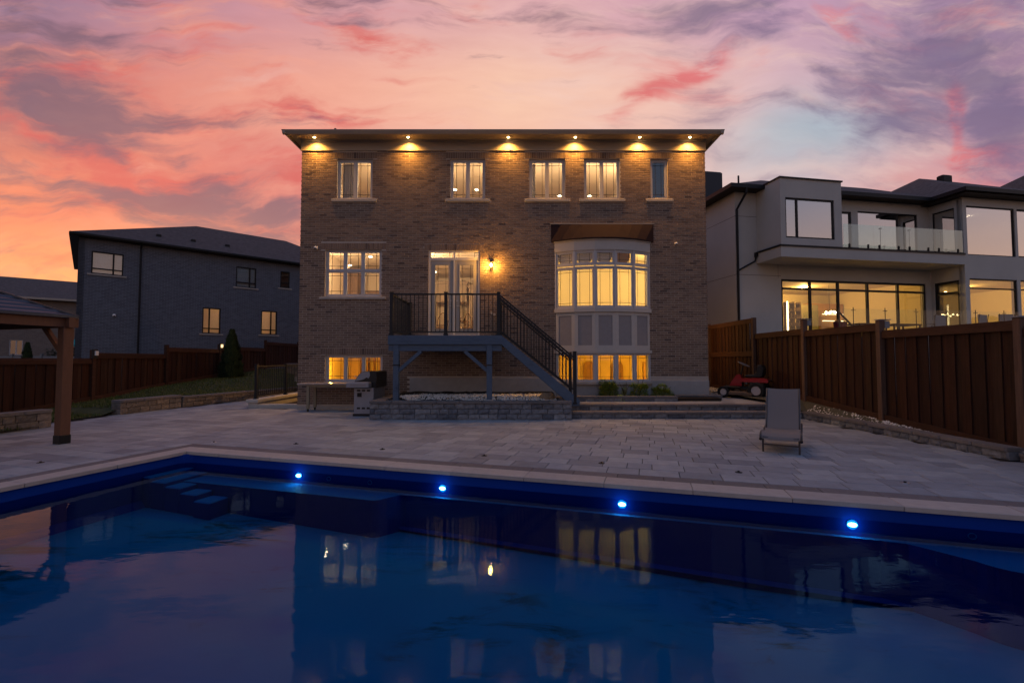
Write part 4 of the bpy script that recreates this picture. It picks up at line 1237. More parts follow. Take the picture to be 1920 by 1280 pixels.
q = MB(); q.cbox(fx(656, yb), fx(676, yb), yb, yb + 0.4, -0.7, fz(672, yb), 0.005); o = q.build('wardrobe', mat('pine_wood', (0.34, 0.20, 0.08), 0.6, var=0.15, nscale=9)); tag(o, 'tall pine wardrobe in the middle basement window left of the grill', 'wardrobe')
q = MB()
for k in range(5): q.box(fx(690, yb), fx(714, yb), yb, yb + 0.3, -0.3 + k * 0.45, -0.27 + k * 0.45)
for xx in (fx(690, yb), fx(701, yb), fx(714, yb)): q.box(xx - 0.015, xx + 0.015, yb, yb + 0.3, -0.7, 1.75)
o = q.build('shelf_unit', mN); tag(o, 'open wooden shelving in the right basement window behind the grill', 'shelves')

# coach light beside the doors
lx = X(921); lz = Z(498)
t = thing('coach_light', 'glowing wall lantern on the brick right of the french doors', 'wall light', (lx, FY, lz))
q = MB(); q.cbox(lx - 0.055, lx + 0.055, FY - 0.03, FY - 0.012, lz - 0.12, lz + 0.12, 0.008); q.build('backplate', M_BLACK, t)
q = MB(); q.tube([(lx, FY - 0.03, lz + 0.06), (lx, FY - 0.07, lz + 0.13), (lx, FY - 0.11, lz + 0.13)], 0.008, 6); q.cyl((lx, FY - 0.11, lz + 0.08), (lx, FY - 0.11, lz + 0.13), 0.065, 0.015, n=8)
for k in range(4):
    a_ = R(45 + 90 * k); q.bar((lx + 0.055 * math.cos(a_), FY - 0.11 + 0.055 * math.sin(a_), lz + 0.08), (lx + 0.04 * math.cos(a_), FY - 0.11 + 0.04 * math.sin(a_), lz - 0.09), 0.006, 0.006)
q.cyl((lx, FY - 0.11, lz - 0.10), (lx, FY - 0.11, lz - 0.088), 0.045, n=8); q.build('lantern_frame', M_BLACK, t)
q = MB(); q.sphere((lx, FY - 0.11, lz - 0.0), 0.036, 12, 8, (1, 1, 1.4)); q.build('bulb', glow('coach_bulb', (1.0, 0.62, 0.22), 70.0), t, smooth=True)
ld = bpy.data.lights.new('coach_lamp', 'POINT'); ld.energy = 105; ld.color = (1.0, 0.44, 0.06); ld.shadow_soft_size = 0.06
lo = bpy.data.objects.new('coach_lamp', ld); link(lo, t); lo.location = Vector((0, -0.19, -0.02))

# lights on the two side walls of the house (they light the passages)
for (sx, xx, yy, zz, en, lab) in ((-1, HX0, 17.6, 2.3, 150, 'wall light on the left side wall above the basement steps'), (1, HX1, 18.2, 2.7, 90, 'wall light on the right side wall above the passage')):
    t = thing('wall_light', lab, 'wall light', (xx, yy, zz))
    q = MB(); q.cbox(min(xx, xx + sx * 0.04), max(xx, xx + sx * 0.04), yy - 0.06, yy + 0.06, zz - 0.1, zz + 0.1, 0.01); q.build('backplate', M_BLACK, t)
    q = MB(); q.cyl((xx + sx * 0.10, yy, zz - 0.1), (xx + sx * 0.10, yy, zz + 0.1), 0.045, n=12); q.build('lamp_glass', glow('side_lamp_glow', (1.0, 0.62, 0.22), 8.0), t)
    ld = bpy.data.lights.new('side_lamp', 'POINT'); ld.energy = en; ld.color = (1.0, 0.50, 0.14); ld.shadow_soft_size = 0.08
    lo = bpy.data.objects.new('side_lamp', ld); link(lo, t); lo.location = Vector((sx * 0.22, 0, 0))

# cameras and small fittings on the wall
M_WPL = mat('white_plastic', (0.7, 0.7, 0.7), 0.4)
def dome_cam(lab, x, z, Y=FY, r=0.055, nrm=(0, -1)):
    t = thing('security_camera', lab, 'camera', (x, Y, z), 'white security cameras on the walls')
    q = MB(); q.cyl((x, Y - 0.0, z), (x + nrm[0] * 0.05, Y + nrm[1] * 0.05, z), r * 1.1, r, n=14); q.build('mount', M_WPL, t)
    q = MB(); q.sphere((x + nrm[0] * 0.07, Y + nrm[1] * 0.07, z - 0.01), r * 0.95, 12, 8); q.build('housing', M_WPL, t, smooth=True)
    q = MB(); q.sphere((x + nrm[0] * 0.1, Y + nrm[1] * 0.1, z - 0.035), r * 0.55, 10, 6); q.build('lens', M_BLACK, t, smooth=True)
dome_cam('white dome camera high on the brick at the left corner of the house', X(591), Z(465))
dome_cam('white camera on the brick right of the bow window', X(1269), Z(457), r=0.045)
t = thing('hose_bib', 'pale capped outlet on the brick behind the railing right of the french doors', 'outlet', (X(925), FY, Z(588)))
q = MB(); q.cyl((X(922), FY, Z(587)), (X(922), FY - 0.06, Z(587)), 0.04, n=12); q.cyl((X(927), FY - 0.05, Z(590)), (X(927), FY - 0.1, Z(590)), 0.045, n=12); q.build('cap', mat('beige_plastic', (0.45, 0.38, 0.30), 0.5), t)

# ------------------------------------------------------------------ terrace and its two steps (right of the planter)
TZ = 0.355; SX0, SX1 = 1.62, 7.55
terr = MB(); terr.box(1.2, 8.3, 12.86, 20, -0.05, TZ - 0.055); terr_o = terr.build('terrace', M_JOINT, kind='structure')
rr = random.Random(8)
def step_course(y, z0, z1, x0, x1, seed):
    ang = 0.0
    s = x0; r2 = random.Random(seed)
    while s < x1 - 0.02:
        l = r2.choice((0.28, 0.35, 0.45)); l = min(l, x1 - s)
        inst('riser_stone', STONES[r2.randrange(5)], terr_o, (s, y, z0), 0, (l - 0.005, 0.3, z1 - z0)); s += l
    s = x0; n = round((x1 - x0) / 0.6); l = (x1 - x0) / n
    for i in range(n): inst('step_tread', CAPS, terr_o, (x0 + i * l, y - 0.03, z1), 0, (l - 0.006, 0.40, 0.055))
step_course(12.42, 0.0, 0.135, SX0, 7.9, 1)
step_course(12.80, 0.15, TZ - 0.055, SX0, 7.6, 2)
key = {}
y = 13.17
while y < 19.5:
    x = 1.5 - rr.uniform(0, 0.4)
    while x < 8.2:
        l = rr.choice((0.36, 0.54, 0.72))
        if not (x + l / 2 < HX1 + 0.1 and y > FY - 0.35) and not (y > 15.5) and x < 8.0:
            if l not in key:
                q = MB(); q.cbox(-l / 2 + 0.003, l / 2 - 0.003, -0.147, 0.147, -0.055, 0.0, 0.004); key[l] = q.mesh('paver', M_PAVER)
            inst('paver', key[l], terr_o, (x + l / 2, y + 0.15, TZ + rr.uniform(-0.001, 0.001)))
        x += l
    y += 0.30

# low kerbs of the little planting bed under the bow window
kz = TZ
bedk = thing('garden_kerb', 'low dark stone kerb of the planting bed under the bow window', 'kerb', (1.9, 13.6, kz))
stone_wall(bedk, (1.95, 13.62), (4.95, 13.62), kz, kz + 0.16, 0.14, 0.10, 0.055, lens=(0.25, 0.35), seed=3)
stone_wall(bedk, (5.0, 14.1), (6.5, 14.1), kz, kz + 0.16, 0.14, 0.10, 0.055, lens=(0.25, 0.35), seed=4)
q = MB(); q.box(1.9, 6.3, 13.75, FY, kz - 0.02, kz + 0.09); tag(q.build('bed_soil', mat('bed_soil', (0.03, 0.022, 0.016), 0.95, bump=0.02, bscale=18)), kind='structure')

# ------------------------------------------------------------------ planter wall under the deck
WZ = 0.50
pw = thing('planter_wall', 'grey stone retaining wall of the raised bed below the deck', 'retaining wall', (-3.84, 12.19, 0))
stone_wall(pw, (-3.80, 12.19), (1.60, 12.19), 0, WZ, 0.26, 0.145, 0.065, lens=(0.24, 0.30, 0.42, 0.3), seed=11)
stone_wall(pw, (-3.80, 14.76), (-3.80, 12.47), 0, WZ, 0.26, 0.145, 0.065, lens=(0.24, 0.30, 0.42), seed=12)
stone_wall(pw, (1.60, 12.47), (1.60, 13.7), 0, WZ, 0.26, 0.145, 0.065, lens=(0.24, 0.30, 0.42), seed=13)
q = MB(); n = 40; vs = []
rj = random.Random(4)
for j in range(9):
    for i in range(n + 1):
        x = -3.5 + (1.3 + 3.5) * i / n; y = 12.44 + 2.3 * j / 8
        vs.append((x, y, 0.40 + 0.03 * rj.random() + 0.02 * j))
q.add(vs, [(j * (n + 1) + i, j * (n + 1) + i + 1, (j + 1) * (n + 1) + i + 1, (j + 1) * (n + 1) + i) for j in range(8) for i in range(n)])
q.build('mulch_bed', M_MULCH, kind='structure')
def pebbles(name, area, n, zf, r0, r1, seed, mtl=M_PEBBLE):
    rs = random.Random(seed); q = MB()
    oc = [(1, 0, 0), (0, 1, 0), (-1, 0, 0), (0, -1, 0), (0, 0, 1), (0, 0, -1)]
    of = [(0, 1, 4), (1, 2, 4), (2, 3, 4), (3, 0, 4), (1, 0, 5), (2, 1, 5), (3, 2, 5), (0, 3, 5)]
    (x0, x1, y0, y1) = area; k = 0
    while k < n:
        x = rs.uniform(x0, x1); y = rs.uniform(y0, y1); z = zf(x, y)
        if z is None: k += 0.2; continue
        r = rs.uniform(r0, r1); a = rs.uniform(0, 6.28); q.tint = rs.uniform(0.01, 0.99)
        sx, sy, sz = rs.uniform(0.8, 1.3), rs.uniform(0.7, 1.1), rs.uniform(0.5, 0.8)
        ca, sa = math.cos(a), math.sin(a)
        q.add([(x + r * (px_ * sx * ca - py_ * sy * sa), y + r * (px_ * sx * sa + py_ * sy * ca), z + r * pz_ * sz + rs.uniform(0, r)) for px_, py_, pz_ in oc], of)
        k += 1
    return tag(q.build(name, mtl, smooth=True), kind='stuff')
def bedz(x, y):
    edge = 12.95 + 0.12 * math.sin(x * 2.3) + 0.08 * math.sin(x * 7.1) - (0.35 if x > -0.4 else 0)
    if x < -3.2 + 0.25 * math.sin(y * 5): return None
    if y < edge: return None
    return 0.44 + 0.075 * min(1, (y - edge) / 0.5)
pebbles('white_gravel', (-3.3, 1.25, 12.55, 14.7), 5200, bedz, 0.016, 0.032, 1)
q = MB(); x, y = 1.0, 13.0; q.sphere((x, y, 0.55), 0.17, 9, 6, (1.3, 0.9, 0.75))
for i, v in enumerate(q.v): q.v[i] = v + Vector((random.uniform(-.02, .02), random.uniform(-.02, .02), random.uniform(-.02, .02)))
tag(q.build('boulder', mat('tan_rock', (0.30, 0.23, 0.16), 0.9, var=0.3, nscale=8, bump=0.01)), 'tan boulder on the white gravel beside the foot of the stairs', 'rock')

# ------------------------------------------------------------------ deck with stairs
DX0, DX1, DF, DZ = -3.36, -0.30, 12.40, 2.27
deck = thing('deck', 'blue grey wooden deck with black railing and stairs down to the right', 'deck', (DX0, DF, 0))
nb = 16; bw_ = (FY - DF - 0.04) / nb
for i in range(nb):
    q = MB(); q.cbox(DX0, DX1, DF + 0.04 + i * bw_ + 0.003, DF + 0.04 + (i + 1) * bw_ - 0.003, DZ - 0.035, DZ, 0.004); q.build('floor_board', M_DECK, deck)
q = MB(); q.cbox(DX0 - 0.03, DX1 + 0.03, DF, DF + 0.038, DZ - 0.25, DZ - 0.004, 0.004); q.build('rim_board', M_DECK, deck)
for xx in (DX0 - 0.03, DX1 - 0.008):
    q = MB(); q.cbox(xx, xx + 0.038, DF + 0.04, FY - 0.02, DZ - 0.25, DZ - 0.037, 0.004); q.build('rim_board', M_DECK, deck)
for i in range(1, 7):
    xx = DX0 + (DX1 - DX0) * i / 7; q = MB(); q.box(xx - 0.019, xx + 0.019, DF + 0.04, FY - 0.02, DZ - 0.24, DZ - 0.037); q.build('joist', M_DECK, deck)
q = MB(); q.cbox(DX0 - 0.02, DX1 + 0.02, DF + 0.05, DF + 0.19, DZ - 0.43, DZ - 0.252, 0.005); q.build('beam', M_DECK, deck)
pxs = (-3.17, -0.62)
for k, xx in enumerate(pxs):
    q = MB(); q.cbox(xx - 0.075, xx + 0.075, DF + 0.02, DF + 0.17, 0.45 if k == 0 else 0.52, DZ - 0.255, 0.006)
    p = q.build('post', M_DECK, deck)
    q = MB(); q.cbox(xx - 0.08, xx + 0.08, DF + 0.012, DF + 0.178, 1.44, 1.47, 0.004); q.build('metal_band', M_BLACK, p)
    s = 1 if k == 0 else -1
    q = MB(); q.bar((xx + s * 0.06, DF + 0.12, 1.30), (xx + s * 0.66, DF + 0.12, DZ - 0.45), 0.09, 0.13, up=(0, 1, 0), ext=0.02); q.build('brace', M_DECK, deck)
q = MB(); q.cbox(-0.75, -0.48, DF - 0.02, DF + 0.22, 0.40, 0.515, 0.02); o = q.build('footing_block', M_CONC); tag(o, 'small concrete block under the right deck post', 'block')
# railing
RT, RB = DZ + 1.17, DZ + 0.09
def newel(x, y, z0, z1, w=0.09):
    q = MB(); q.cbox(x - w / 2, x + w / 2, y - w / 2, y + w / 2, z0, z1, 0.006); q.cbox(x - w / 2 - 0.012, x + w / 2 + 0.012, y - w / 2 - 0.012, y + w / 2 + 0.012, z1, z1 + 0.025, 0.01)
    q.cbox(x - w / 2 - 0.015, x + w / 2 + 0.015, y - w / 2 - 0.015, y + w / 2 + 0.015, z0, z0 + 0.05, 0.005)
    return q.build('newel_post', M_RAIL, deck)
def rail_run(a, b, n, zt_a, zt_b, zb_a, zb_b, root=None, handrail=True, m=M_RAIL):
    root = root or deck
    q = MB(); q.bar((a[0], a[1], zt_a - 0.02), (b[0], b[1], zt_b - 0.02), 0.055, 0.04); q.build('top_rail', m, root)
    q = MB(); q.bar((a[0], a[1], zb_a), (b[0], b[1], zb_b), 0.035, 0.035); q.build('bottom_rail', m, root)
    q = MB(); q.box(-0.010, 0.010, -0.010, 0.010, 0, 1); me = q.mesh('baluster', m)
    for i in range(1, n):
        t = i / n; x = a[0] + (b[0] - a[0]) * t; y = a[1] + (b[1] - a[1]) * t
        z0 = zb_a + (zb_b - zb_a) * t; z1 = zt_a + (zt_b - zt_a) * t - 0.03
        inst('baluster', me, root, (x, y, z0), 0, (1, 1, z1 - z0))
ry = DF + 0.06
xa, xm_, xb_ = DX0 + 0.05, fx(836, ry), DX1 - 0.07
for (x, y) in ((xa, ry), (xm_, ry), (xb_, ry), (xa, FY - 0.10), (xb_, DF + 1.12), (xb_, FY - 0.10)): newel(x, y, DZ, RT)
rail_run((xa + .045, ry), (xm_ - .045, ry), 12, RT - 0.02, RT - 0.02, RB, RB)
rail_run((xm_ + .045, ry), (xb_ - .045, ry), 12, RT - 0.02, RT - 0.02, RB, RB)
rail_run((xa, ry + .045), (xa, FY - 0.14), 19, RT - 0.02, RT - 0.02, RB, RB)
rail_run((xb_, DF + 1.16), (xb_, FY - 0.14), 9, RT - 0.02, RT - 0.02, RB, RB)
# stairs
SXa, SXb = DX1 + 0.03, 1.84; zA, zB = DZ, TZ
nst = 10; rise = (DZ - TZ) / nst; run = (SXb - SXa) / (nst - 0.2)
slope = -(zA - zB) / (SXb - SXa)
for yy in (DF, DF + 1.05):
    poly = [(SXa, DZ - 0.02), (SXb - 0.05, zB + 0.21), (SXb + 0.0, zB + 0.12), (SXb + 0.0, zB + 0.0), (SXb - 0.22, zB + 0.0), (SXa, DZ - 0.27)]
    q = MB(); q.extr(poly, yy, yy + 0.045); q.build('stringer', M_DECK, deck)
for i in range(1, nst):
    x = SXa + (i - 1) * run; z = DZ - i * rise
    q = MB(); q.cbox(x - 0.01, x + run + 0.01, DF + 0.047, DF + 1.048, z - 0.038, z, 0.004); q.build('tread', M_DECK, deck)
nx_ = fx(1077, ry)
zf_ = lambda x: DZ - 0.02 + slope * (x - SXa)
for yy in (ry - 0.02, DF + 1.02):
    newel(nx_, yy, zf_(nx_) - 0.05, fz(660, ry), 0.085)
    ztA, ztB = RT - 0.06, fz(668, ry); x0_, x1_ = xb_ + 0.045, nx_ - 0.04
    rail_run((x0_, yy), (x1_, yy), 21, ztA, ztB, ztA - 0.98, ztB - 0.90)
    q = MB(); q.bar((x0_, yy - 0.05 if yy < 13 else yy + 0.05, ztA - 0.10), (x1_, yy - 0.05 if yy < 13 else yy + 0.05, ztB - 0.10), 0.035, 0.035); q.build('handrail', M_RAIL, deck)

# ------------------------------------------------------------------ kerb wall along the right fence, gravel, fence
kw = thing('kerb_wall', 'low dark stone kerb wall running along the right fence', 'kerb', (7.9, 7.4, 0))
stone_wall(kw, (7.9, 12.45), (7.9, 7.3), 0, 0.20, 0.24, 0.14, 0.06, lens=(0.2, 0.24, 0.3), seed=31)
kw2 = thing('kerb_wall', 'short lower stone kerb at the right edge of the patio by the fence', 'kerb', (8.0, 7.2, 0))
stone_wall(kw2, (8.02, 7.26), (8.02, 5.4), 0, 0.13, 0.2, 0.08, 0.05, lens=(0.2, 0.3), stones=STONESW, seed=32)
def gz_(y):      # grade under the right fence
    return 0.02 + 0.42 * min(1, max(0, (y - 7.4) / 5.8)) if y < 13.2 else 0.44
q = MB(); vs = []; ys = [5, 6, 7, 7.4, 8, 9, 10, 11, 12, 12.5, 13.2, 14.5, 16, 18, 20, 26]
for y in ys:
    for x in ((8.1 if y < 12.9 else 7.3), 8.35, 9.5, 11.5): vs.append((x, y, min(gz_(y), 0.16 if (x < 8.3 and y < 12.6) else 9) + (0.0 if x < 9 else 0.1)))
q.add(vs, [(4 * j + i, 4 * j + i + 1, 4 * j + i + 5, 4 * j + i + 4) for j in range(len(ys) - 1) for i in range(3)])
q.build('side_bed', M_EARTH, kind='structure')
pebbles('fence_gravel', (8.12, 8.44, 5.3, 12.6), 1500, lambda x, y: 0.15 + (gz_(y) - 0.15) * (x - 8.1) / 0.3 if y > 7 else 0.10, 0.014, 0.03, 2)
pebbles('passage_gravel', (7.3, 8.44, 15.7, 19.6), 2200, lambda x, y: 0.42, 0.02, 0.045, 3, mat('grey_pebble', rough=0.8, var=0.1, nscale=20, tint=[(0.0, (0.34, 0.31, 0.28)), (0.5, (0.24, 0.22, 0.20)), (1.0, (0.42, 0.39, 0.35))]))
q = MB(); q.cbox(HX1 + 0.05, 7.4, 15.65, 19.6, TZ - 0.05, TZ + 0.03, 0.01); q.build('passage_bed', M_EARTH, kind='structure')
pebbles('passage_gravel_edge', (6.5, 7.4, 15.7, 19.5), 1500, lambda x, y: TZ + 0.03, 0.02, 0.045, 6, MATS['grey_pebble'])

_bm = MB(); _bm.cbox(-0.5, 0.5, -0.5, 0.5, 0, 1, 0.03); BOARD = _bm.mesh('board', M_FENCE)
def fence_panel(root, x, y0, y1, zb0_, zb1_, zt, side=-1, bw=0.145, trim=0.15, mid=None, reverse=False):
    """boards stand on a rail between two posts along y; side -1 = the face looks to -x"""
    n = max(1, round((y1 - y0) / (bw * 0.92))); w = (y1 - y0) / n; rs = random.Random(int(y0 * 100))
    for i in range(n):
        y = y0 + (i + 0.5) * w; zb = zb0_ + (zb1_ - zb0_) * (i + 0.5) / n
        off = side * (0.014 if i % 2 else 0.034)
        inst('board', BOARD, root, (x + off + rs.uniform(-.002, .002), y, zb + 0.09), 0, (0.017, w * (1.12 if i % 2 == 0 else 0.98), zt - zb - 0.11 + rs.uniform(-.004, .004)), rot=(rs.uniform(-.004, .004), 0, 0))
    q = MB(); q.cbox(x + side * 0.075 - 0.02, x + side * 0.075 + 0.02, y0, y1, zt - trim, zt - 0.012, 0.004); q.build('top_rail', M_FENCE2, root)
    q = MB(); q.cbox(x - 0.07, x + 0.07, y0 - 0.0, y1, zt - 0.01, zt + 0.025, 0.006)
    q.M = None; q.build('cap_board', M_FENCE2, root)
    q = MB(); q.bar((x + side * 0.07, y0, zb0_ + 0.09), (x + side * 0.07, y1, zb1_ + 0.09), 0.04, 0.15); q.build('bottom_rail', M_FENCE2, root)
    if mid is not None:
        for zz in mid: 
            q = MB(); q.cbox(x + side * 0.075 - 0.02, x + side * 0.075 + 0.02, y0, y1, zz - 0.05, zz + 0.05, 0.004); q.build('mid_rail', M_FENCE2, root)
def fpost(root, x, y, z0, z1, w=0.12, m=M_POSTW, cap=True):
    q = MB(); q.cbox(x - w / 2, x + w / 2, y - w / 2, y + w / 2, z0, z1, 0.008); p = q.build('post', m, root)
    return p
rf = thing('wooden_fence', 'tall dark brown board fence with weathered posts along the right side of the patio', 'fence', (8.4, 13, 0))
FXR = 8.45
fps = [(4.7, -0.05, 2.30, 2.12), (7.50, 0.02, 2.30, 2.235), (10.35, 0.20, 2.50, 2.41), (13.05, 0.42, 2.76, 2.47), (15.75, 0.44, 3.06, 3.03), (19.35, 0.40, 3.12, 3.03)]
for i, (y, zb, zt, pt) in enumerate(fps):
    fpost(rf, FXR - 0.06, y, zb - 0.1, zt, 0.125)
    if i < 5:
        y2 = fps[i + 1][0]; zb2 = fps[i + 1][1]
        fence_panel(rf, FXR, y + 0.06, y2 - 0.06, zb, zb2, pt, mid=[1.76, 1.86] if i == 4 else None)
# metal-and-lamp caps on the posts
for i, (y, z, lab) in enumerate(((7.50, 2.30, 'square cap light on the nearest right fence post'), (10.35, 2.50, 'square grey cap on the second right fence post'), (13.05, 2.76, 'square grey cap on the right fence post behind the lounger'))):
    t = thing('post_cap_light', lab, 'lamp', (FXR + 0.02, y, z - 0.16), 'cap lights on the fence posts')
    q = MB(); q.cbox(FXR + 0.005, FXR + 0.12, y - 0.06, y + 0.06, z - 0.18, z - 0.02, 0.005); q.build('housing', mat('grey_lamp_metal', (0.17, 0.18, 0.20), 0.5), t)
    q = MB(); q.cbox(FXR - 0.14, FXR + 0.14, y - 0.075, y + 0.075, z, z + 0.018, 0.005); q.build('lid', MATS['grey_lamp_metal'], t)

# ------------------------------------------------------------------ left side : walls, lawn, fence, basement stair
FXL = -13.5
def lz_(x, y):    # lawn height
    h = 0.05 + 0.40 * min(1, max(0, (y - 11) / 6)) + 0.60 * min(1, max(0, (y - 15.5) / 9))
    return h
def lawnz(x, y):
    e = lx_edge(y); t = min(1, max(0, (e - 0.25 - x) / 2.0)); h = lz_(x, y)
    low_ = 0.02 if (11.0 < y < 13.4) else min(h, 0.345)
    return low_ + (h - low_) * t * t * (3 - 2 * t)
q = MB(); vs = []; nx, ny = 14, 40
def lx_edge(y):
    if y < 11.0: return -11.05
    if y < 13.4: return -11.65
    if y < 15.4: return -11.5
    return -11.35 + (y - 15.4) * 0.27
for j in range(ny + 1):
    y = 9.0 + 23 * j / ny
    for i in range(nx + 1):
        x = -14.2 + (lx_edge(y) + 14.2) * i / nx
        zz = lawnz(x, y)
        vs.append((x, y, zz + 0.01 * random.random()))
q.add(vs, [(j * (nx + 1) + i, j * (nx + 1) + i + 1, (j + 1) * (nx + 1) + i + 1, (j + 1) * (nx + 1) + i) for j in range(ny) for i in range(nx)])
lawn_o = q.build('lawn', M_SOIL, kind='structure', smooth=True)
LV = vs
q = MB(); rs = random.Random(77); cnt = 0
while cnt < 21000:
    y = rs.uniform(9.2, 27); x = rs.uniform(-13.9, lx_edge(y) - 0.02)
    if y > 16 and rs.random() < (y - 16) / 16: cnt += 0.3; continue
    z = lawnz(x, y)
    h = rs.uniform(0.03, 0.085); a = rs.uniform(0, 6.28); lean = rs.uniform(0, 0.04); w = rs.uniform(0.006, 0.012) * (1 + y / 18)
    ca, sa = math.cos(a), math.sin(a); q.tint = rs.uniform(0.01, 0.99)
    q.add([(x - w * ca, y - w * sa, z - 0.01), (x + w * ca, y + w * sa, z - 0.01), (x + lean * sa, y - lean * ca, z + h)], [(0, 1, 2)])
    cnt += 1
q.build('grass', M_GRASS, kind='stuff')
lw = [thing('garden_wall', 'low stone wall behind the gazebo post at the left edge', 'retaining wall', (-11, 11, 0)),
      thing('garden_wall', 'short taller stone wall block at the front of the lawn', 'retaining wall', (-11.4, 13.4, 0)),
      thing('garden_wall', 'long low stone wall curving back beside the lawn to the basement steps', 'retaining wall', (-11.2, 15.4, 0))]
stone_wall(lw[0], (-11.5, 8.2), (-11.0, 10.95), 0, 0.42, 0.3, 0.16, 0.07, stones=STONESW, seed=41)
stone_wall(lw[0], (-11.02, 10.95), (-11.32, 11.0), 0, 0.42, 0.05, 0.16, 0.07, stones=STONESW, seed=42, over=0)
stone_wall(lw[1], (-11.42, 13.36), (-11.13, 15.4), 0, 0.42, 0.3, 0.16, 0.07, stones=STONESW, seed=43)
stone_wall(lw[1], (-11.72, 13.36), (-11.42, 13.34), 0, 0.42, 0.1, 0.16, 0.07, stones=STONESW, seed=44, over=0)
pts = [(-11.12, 15.45), (-10.75, 17.0), (-10.35, 18.6), (-9.9, 20.2), (-9.35, 22.0)]
for i in range(4): stone_wall(lw[2], pts[i], pts[i + 1], 0, 0.36, 0.28, 0.14, 0.065, stones=STONESW, seed=45 + i, lens=(0.3, 0.4))
sb = thing('stacked_stone_block', 'stacked stone block beyond the railing near the left fence', 'retaining wall', (-10.6, 23.5, 1))
stone_wall(sb, (-11.4, 23.0), (-10.2, 23.0), 0.72, 1.42, 0.5, 0.16, 0.07, stones=STONESW, seed=50)
wk = thing('side_walkway_wall', 'pale stepped stone edging beyond the black railing left of the house', 'retaining wall', (-9.9, 21, 0.5))
stone_wall(wk, (-10.6, 22.2), (-7.1, 22.2), 0.3, 0.85, 0.4, 0.17, 0.07, stones=[stone_mesh('stone', mat('pale_block', (0.30, 0.29, 0.28), 0.85, var=0.15, nscale=6), 300)], seed=51, lens=(0.5, 0.7))

lf = thing('wooden_fence', 'long dark brown board fence stepping up behind the lawn on the left', 'fence', (FXL, 17, 0))
lps = [(9.0, -0.02, 1.62), (11.75, 0.03, 1.62), (14.6, 0.26, 1.80), (17.7, 0.55, 2.06), (20.9, 0.80, 2.20), (24.8, 1.12, 2.56), (28.6, 1.3, 2.6)]
for i, (y, zb, zt) in enumerate(lps):
    fpost(lf, FXL + 0.06, y, zb - 0.1, zt + 0.12, 0.12, M_FENCE2)
    if i < len(lps) - 1: fence_panel(lf, FXL, y + 0.06, lps[i + 1][0] - 0.06, zb, lps[i + 1][1], zt, side=1, bw=0.15)
M_LAMPON = glow('solar_lamp_glow', (1.0, 0.66, 0.30), 2.2)
for (y, z, lit, lab) in ((11.75, 1.62, False, 'unlit cap light on the fence post behind the gazebo post'), (14.6, 1.82, False, 'unlit pale lantern on the left fence post beside the grey house corner'),
                         (20.9, 2.24, True, 'lit lantern on the left fence post beside the cedar')):
    t = thing('post_lantern', lab, 'lamp', (FXL + 0.16, y, z))
    q = MB(); q.cbox(FXL + 0.08, FXL + 0.15, y - 0.08, y + 0.08, z - 0.18, z + 0.12, 0.005); q.build('housing', M_BLACK, t)
    q = MB(); q.cbox(FXL + 0.15, FXL + 0.20, y - 0.05, y + 0.05, z - 0.08, z + 0.06, 0.006); q.build('lamp_glass', M_LAMPON if lit else mat('frosted_lens', (0.55, 0.57, 0.6), 0.4), t)
    if lit:
        ld = bpy.data.lights.new('lantern_lamp', 'POINT'); ld.energy = 1.5; ld.color = (1, 0.6, 0.25); ld.shadow_soft_size = 0.05
        lo = bpy.data.objects.new('lantern_lamp', ld); link(lo, t); lo.location = Vector((0.14, 0, 0))

# basement stair beside the house
BXL = -8.72
wellw = thing('stairwell_curb', 'pale concrete curb round the basement steps at the left corner of the house', 'curb', (BXL, 15.1, 0))
M_CURB = mat('curb_concrete', (0.40, 0.38, 0.35), 0.85, var=0.12, nscale=5, bump=0.003, bscale=60)
q = MB(); q.cbox(BXL, BXL + 0.30, 15.10, 21.8, -1.6, 0.19, 0.01); q.build('side_wall', M_CURB, wellw)
q = MB(); q.cbox(BXL - 0.06, BXL + 0.34, 15.06, 21.8, 0.192, 0.29, 0.012); q.build('coping', M_CURB, wellw)
q = MB(); q.cbox(BXL + 0.302, HX0 - 0.02, 15.10, 15.36, -0.5, 0.125, 0.012); q.build('front_wall', M_CURB, wellw)
for i in range(8):
    q = MB(); q.cbox(BXL + 0.303, HX0 - 0.02, 15.37 + i * 0.28, 15.65 + i * 0.28, -1.7, -0.12 - i * 0.19, 0.008); q.build('stair_step', M_CURB, wellw)
q = MB(); q.cbox(BXL + 0.303, HX0 - 0.02, 17.62, 21.5, -1.8, -1.6, 0.01); q.build('landing', M_CURB, wellw)
q = MB(); q.cbox(BXL + 0.303, HX0 - 0.02, 21.5, 21.7, -1.8, 0.1, 0.01); q.build('end_wall', M_CURB, wellw)
rl = thing('black_railing', 'black metal railing along the basement steps left of the house', 'railing', (BXL + 0.12, 15.3, 0.29))
xr = fx(484, 15.35, 742)
def nw(x, y, z0, z1):
    q = MB(); q.cbox(x - 0.04, x + 0.04, y - 0.04, y + 0.04, z0, z1, 0.005); q.cbox(x - 0.055, x + 0.055, y - 0.055, y + 0.055, z1, z1 + 0.02, 0.006); q.cbox(x - 0.065, x + 0.065, y - 0.065, y + 0.065, z0, z0 + 0.03, 0.008)
    q.build('newel_post', M_RAIL, rl)
nyy = [15.3, 17.3, 19.3, 21.3]; rlx = BXL + 0.14
for y in nyy: nw(rlx, y, 0.292, 1.43)
for i in range(3): rail_run((rlx, nyy[i] + 0.045), (rlx, nyy[i + 1] - 0.045), 15, 1.40, 1.40, 0.40, 0.40, root=rl)

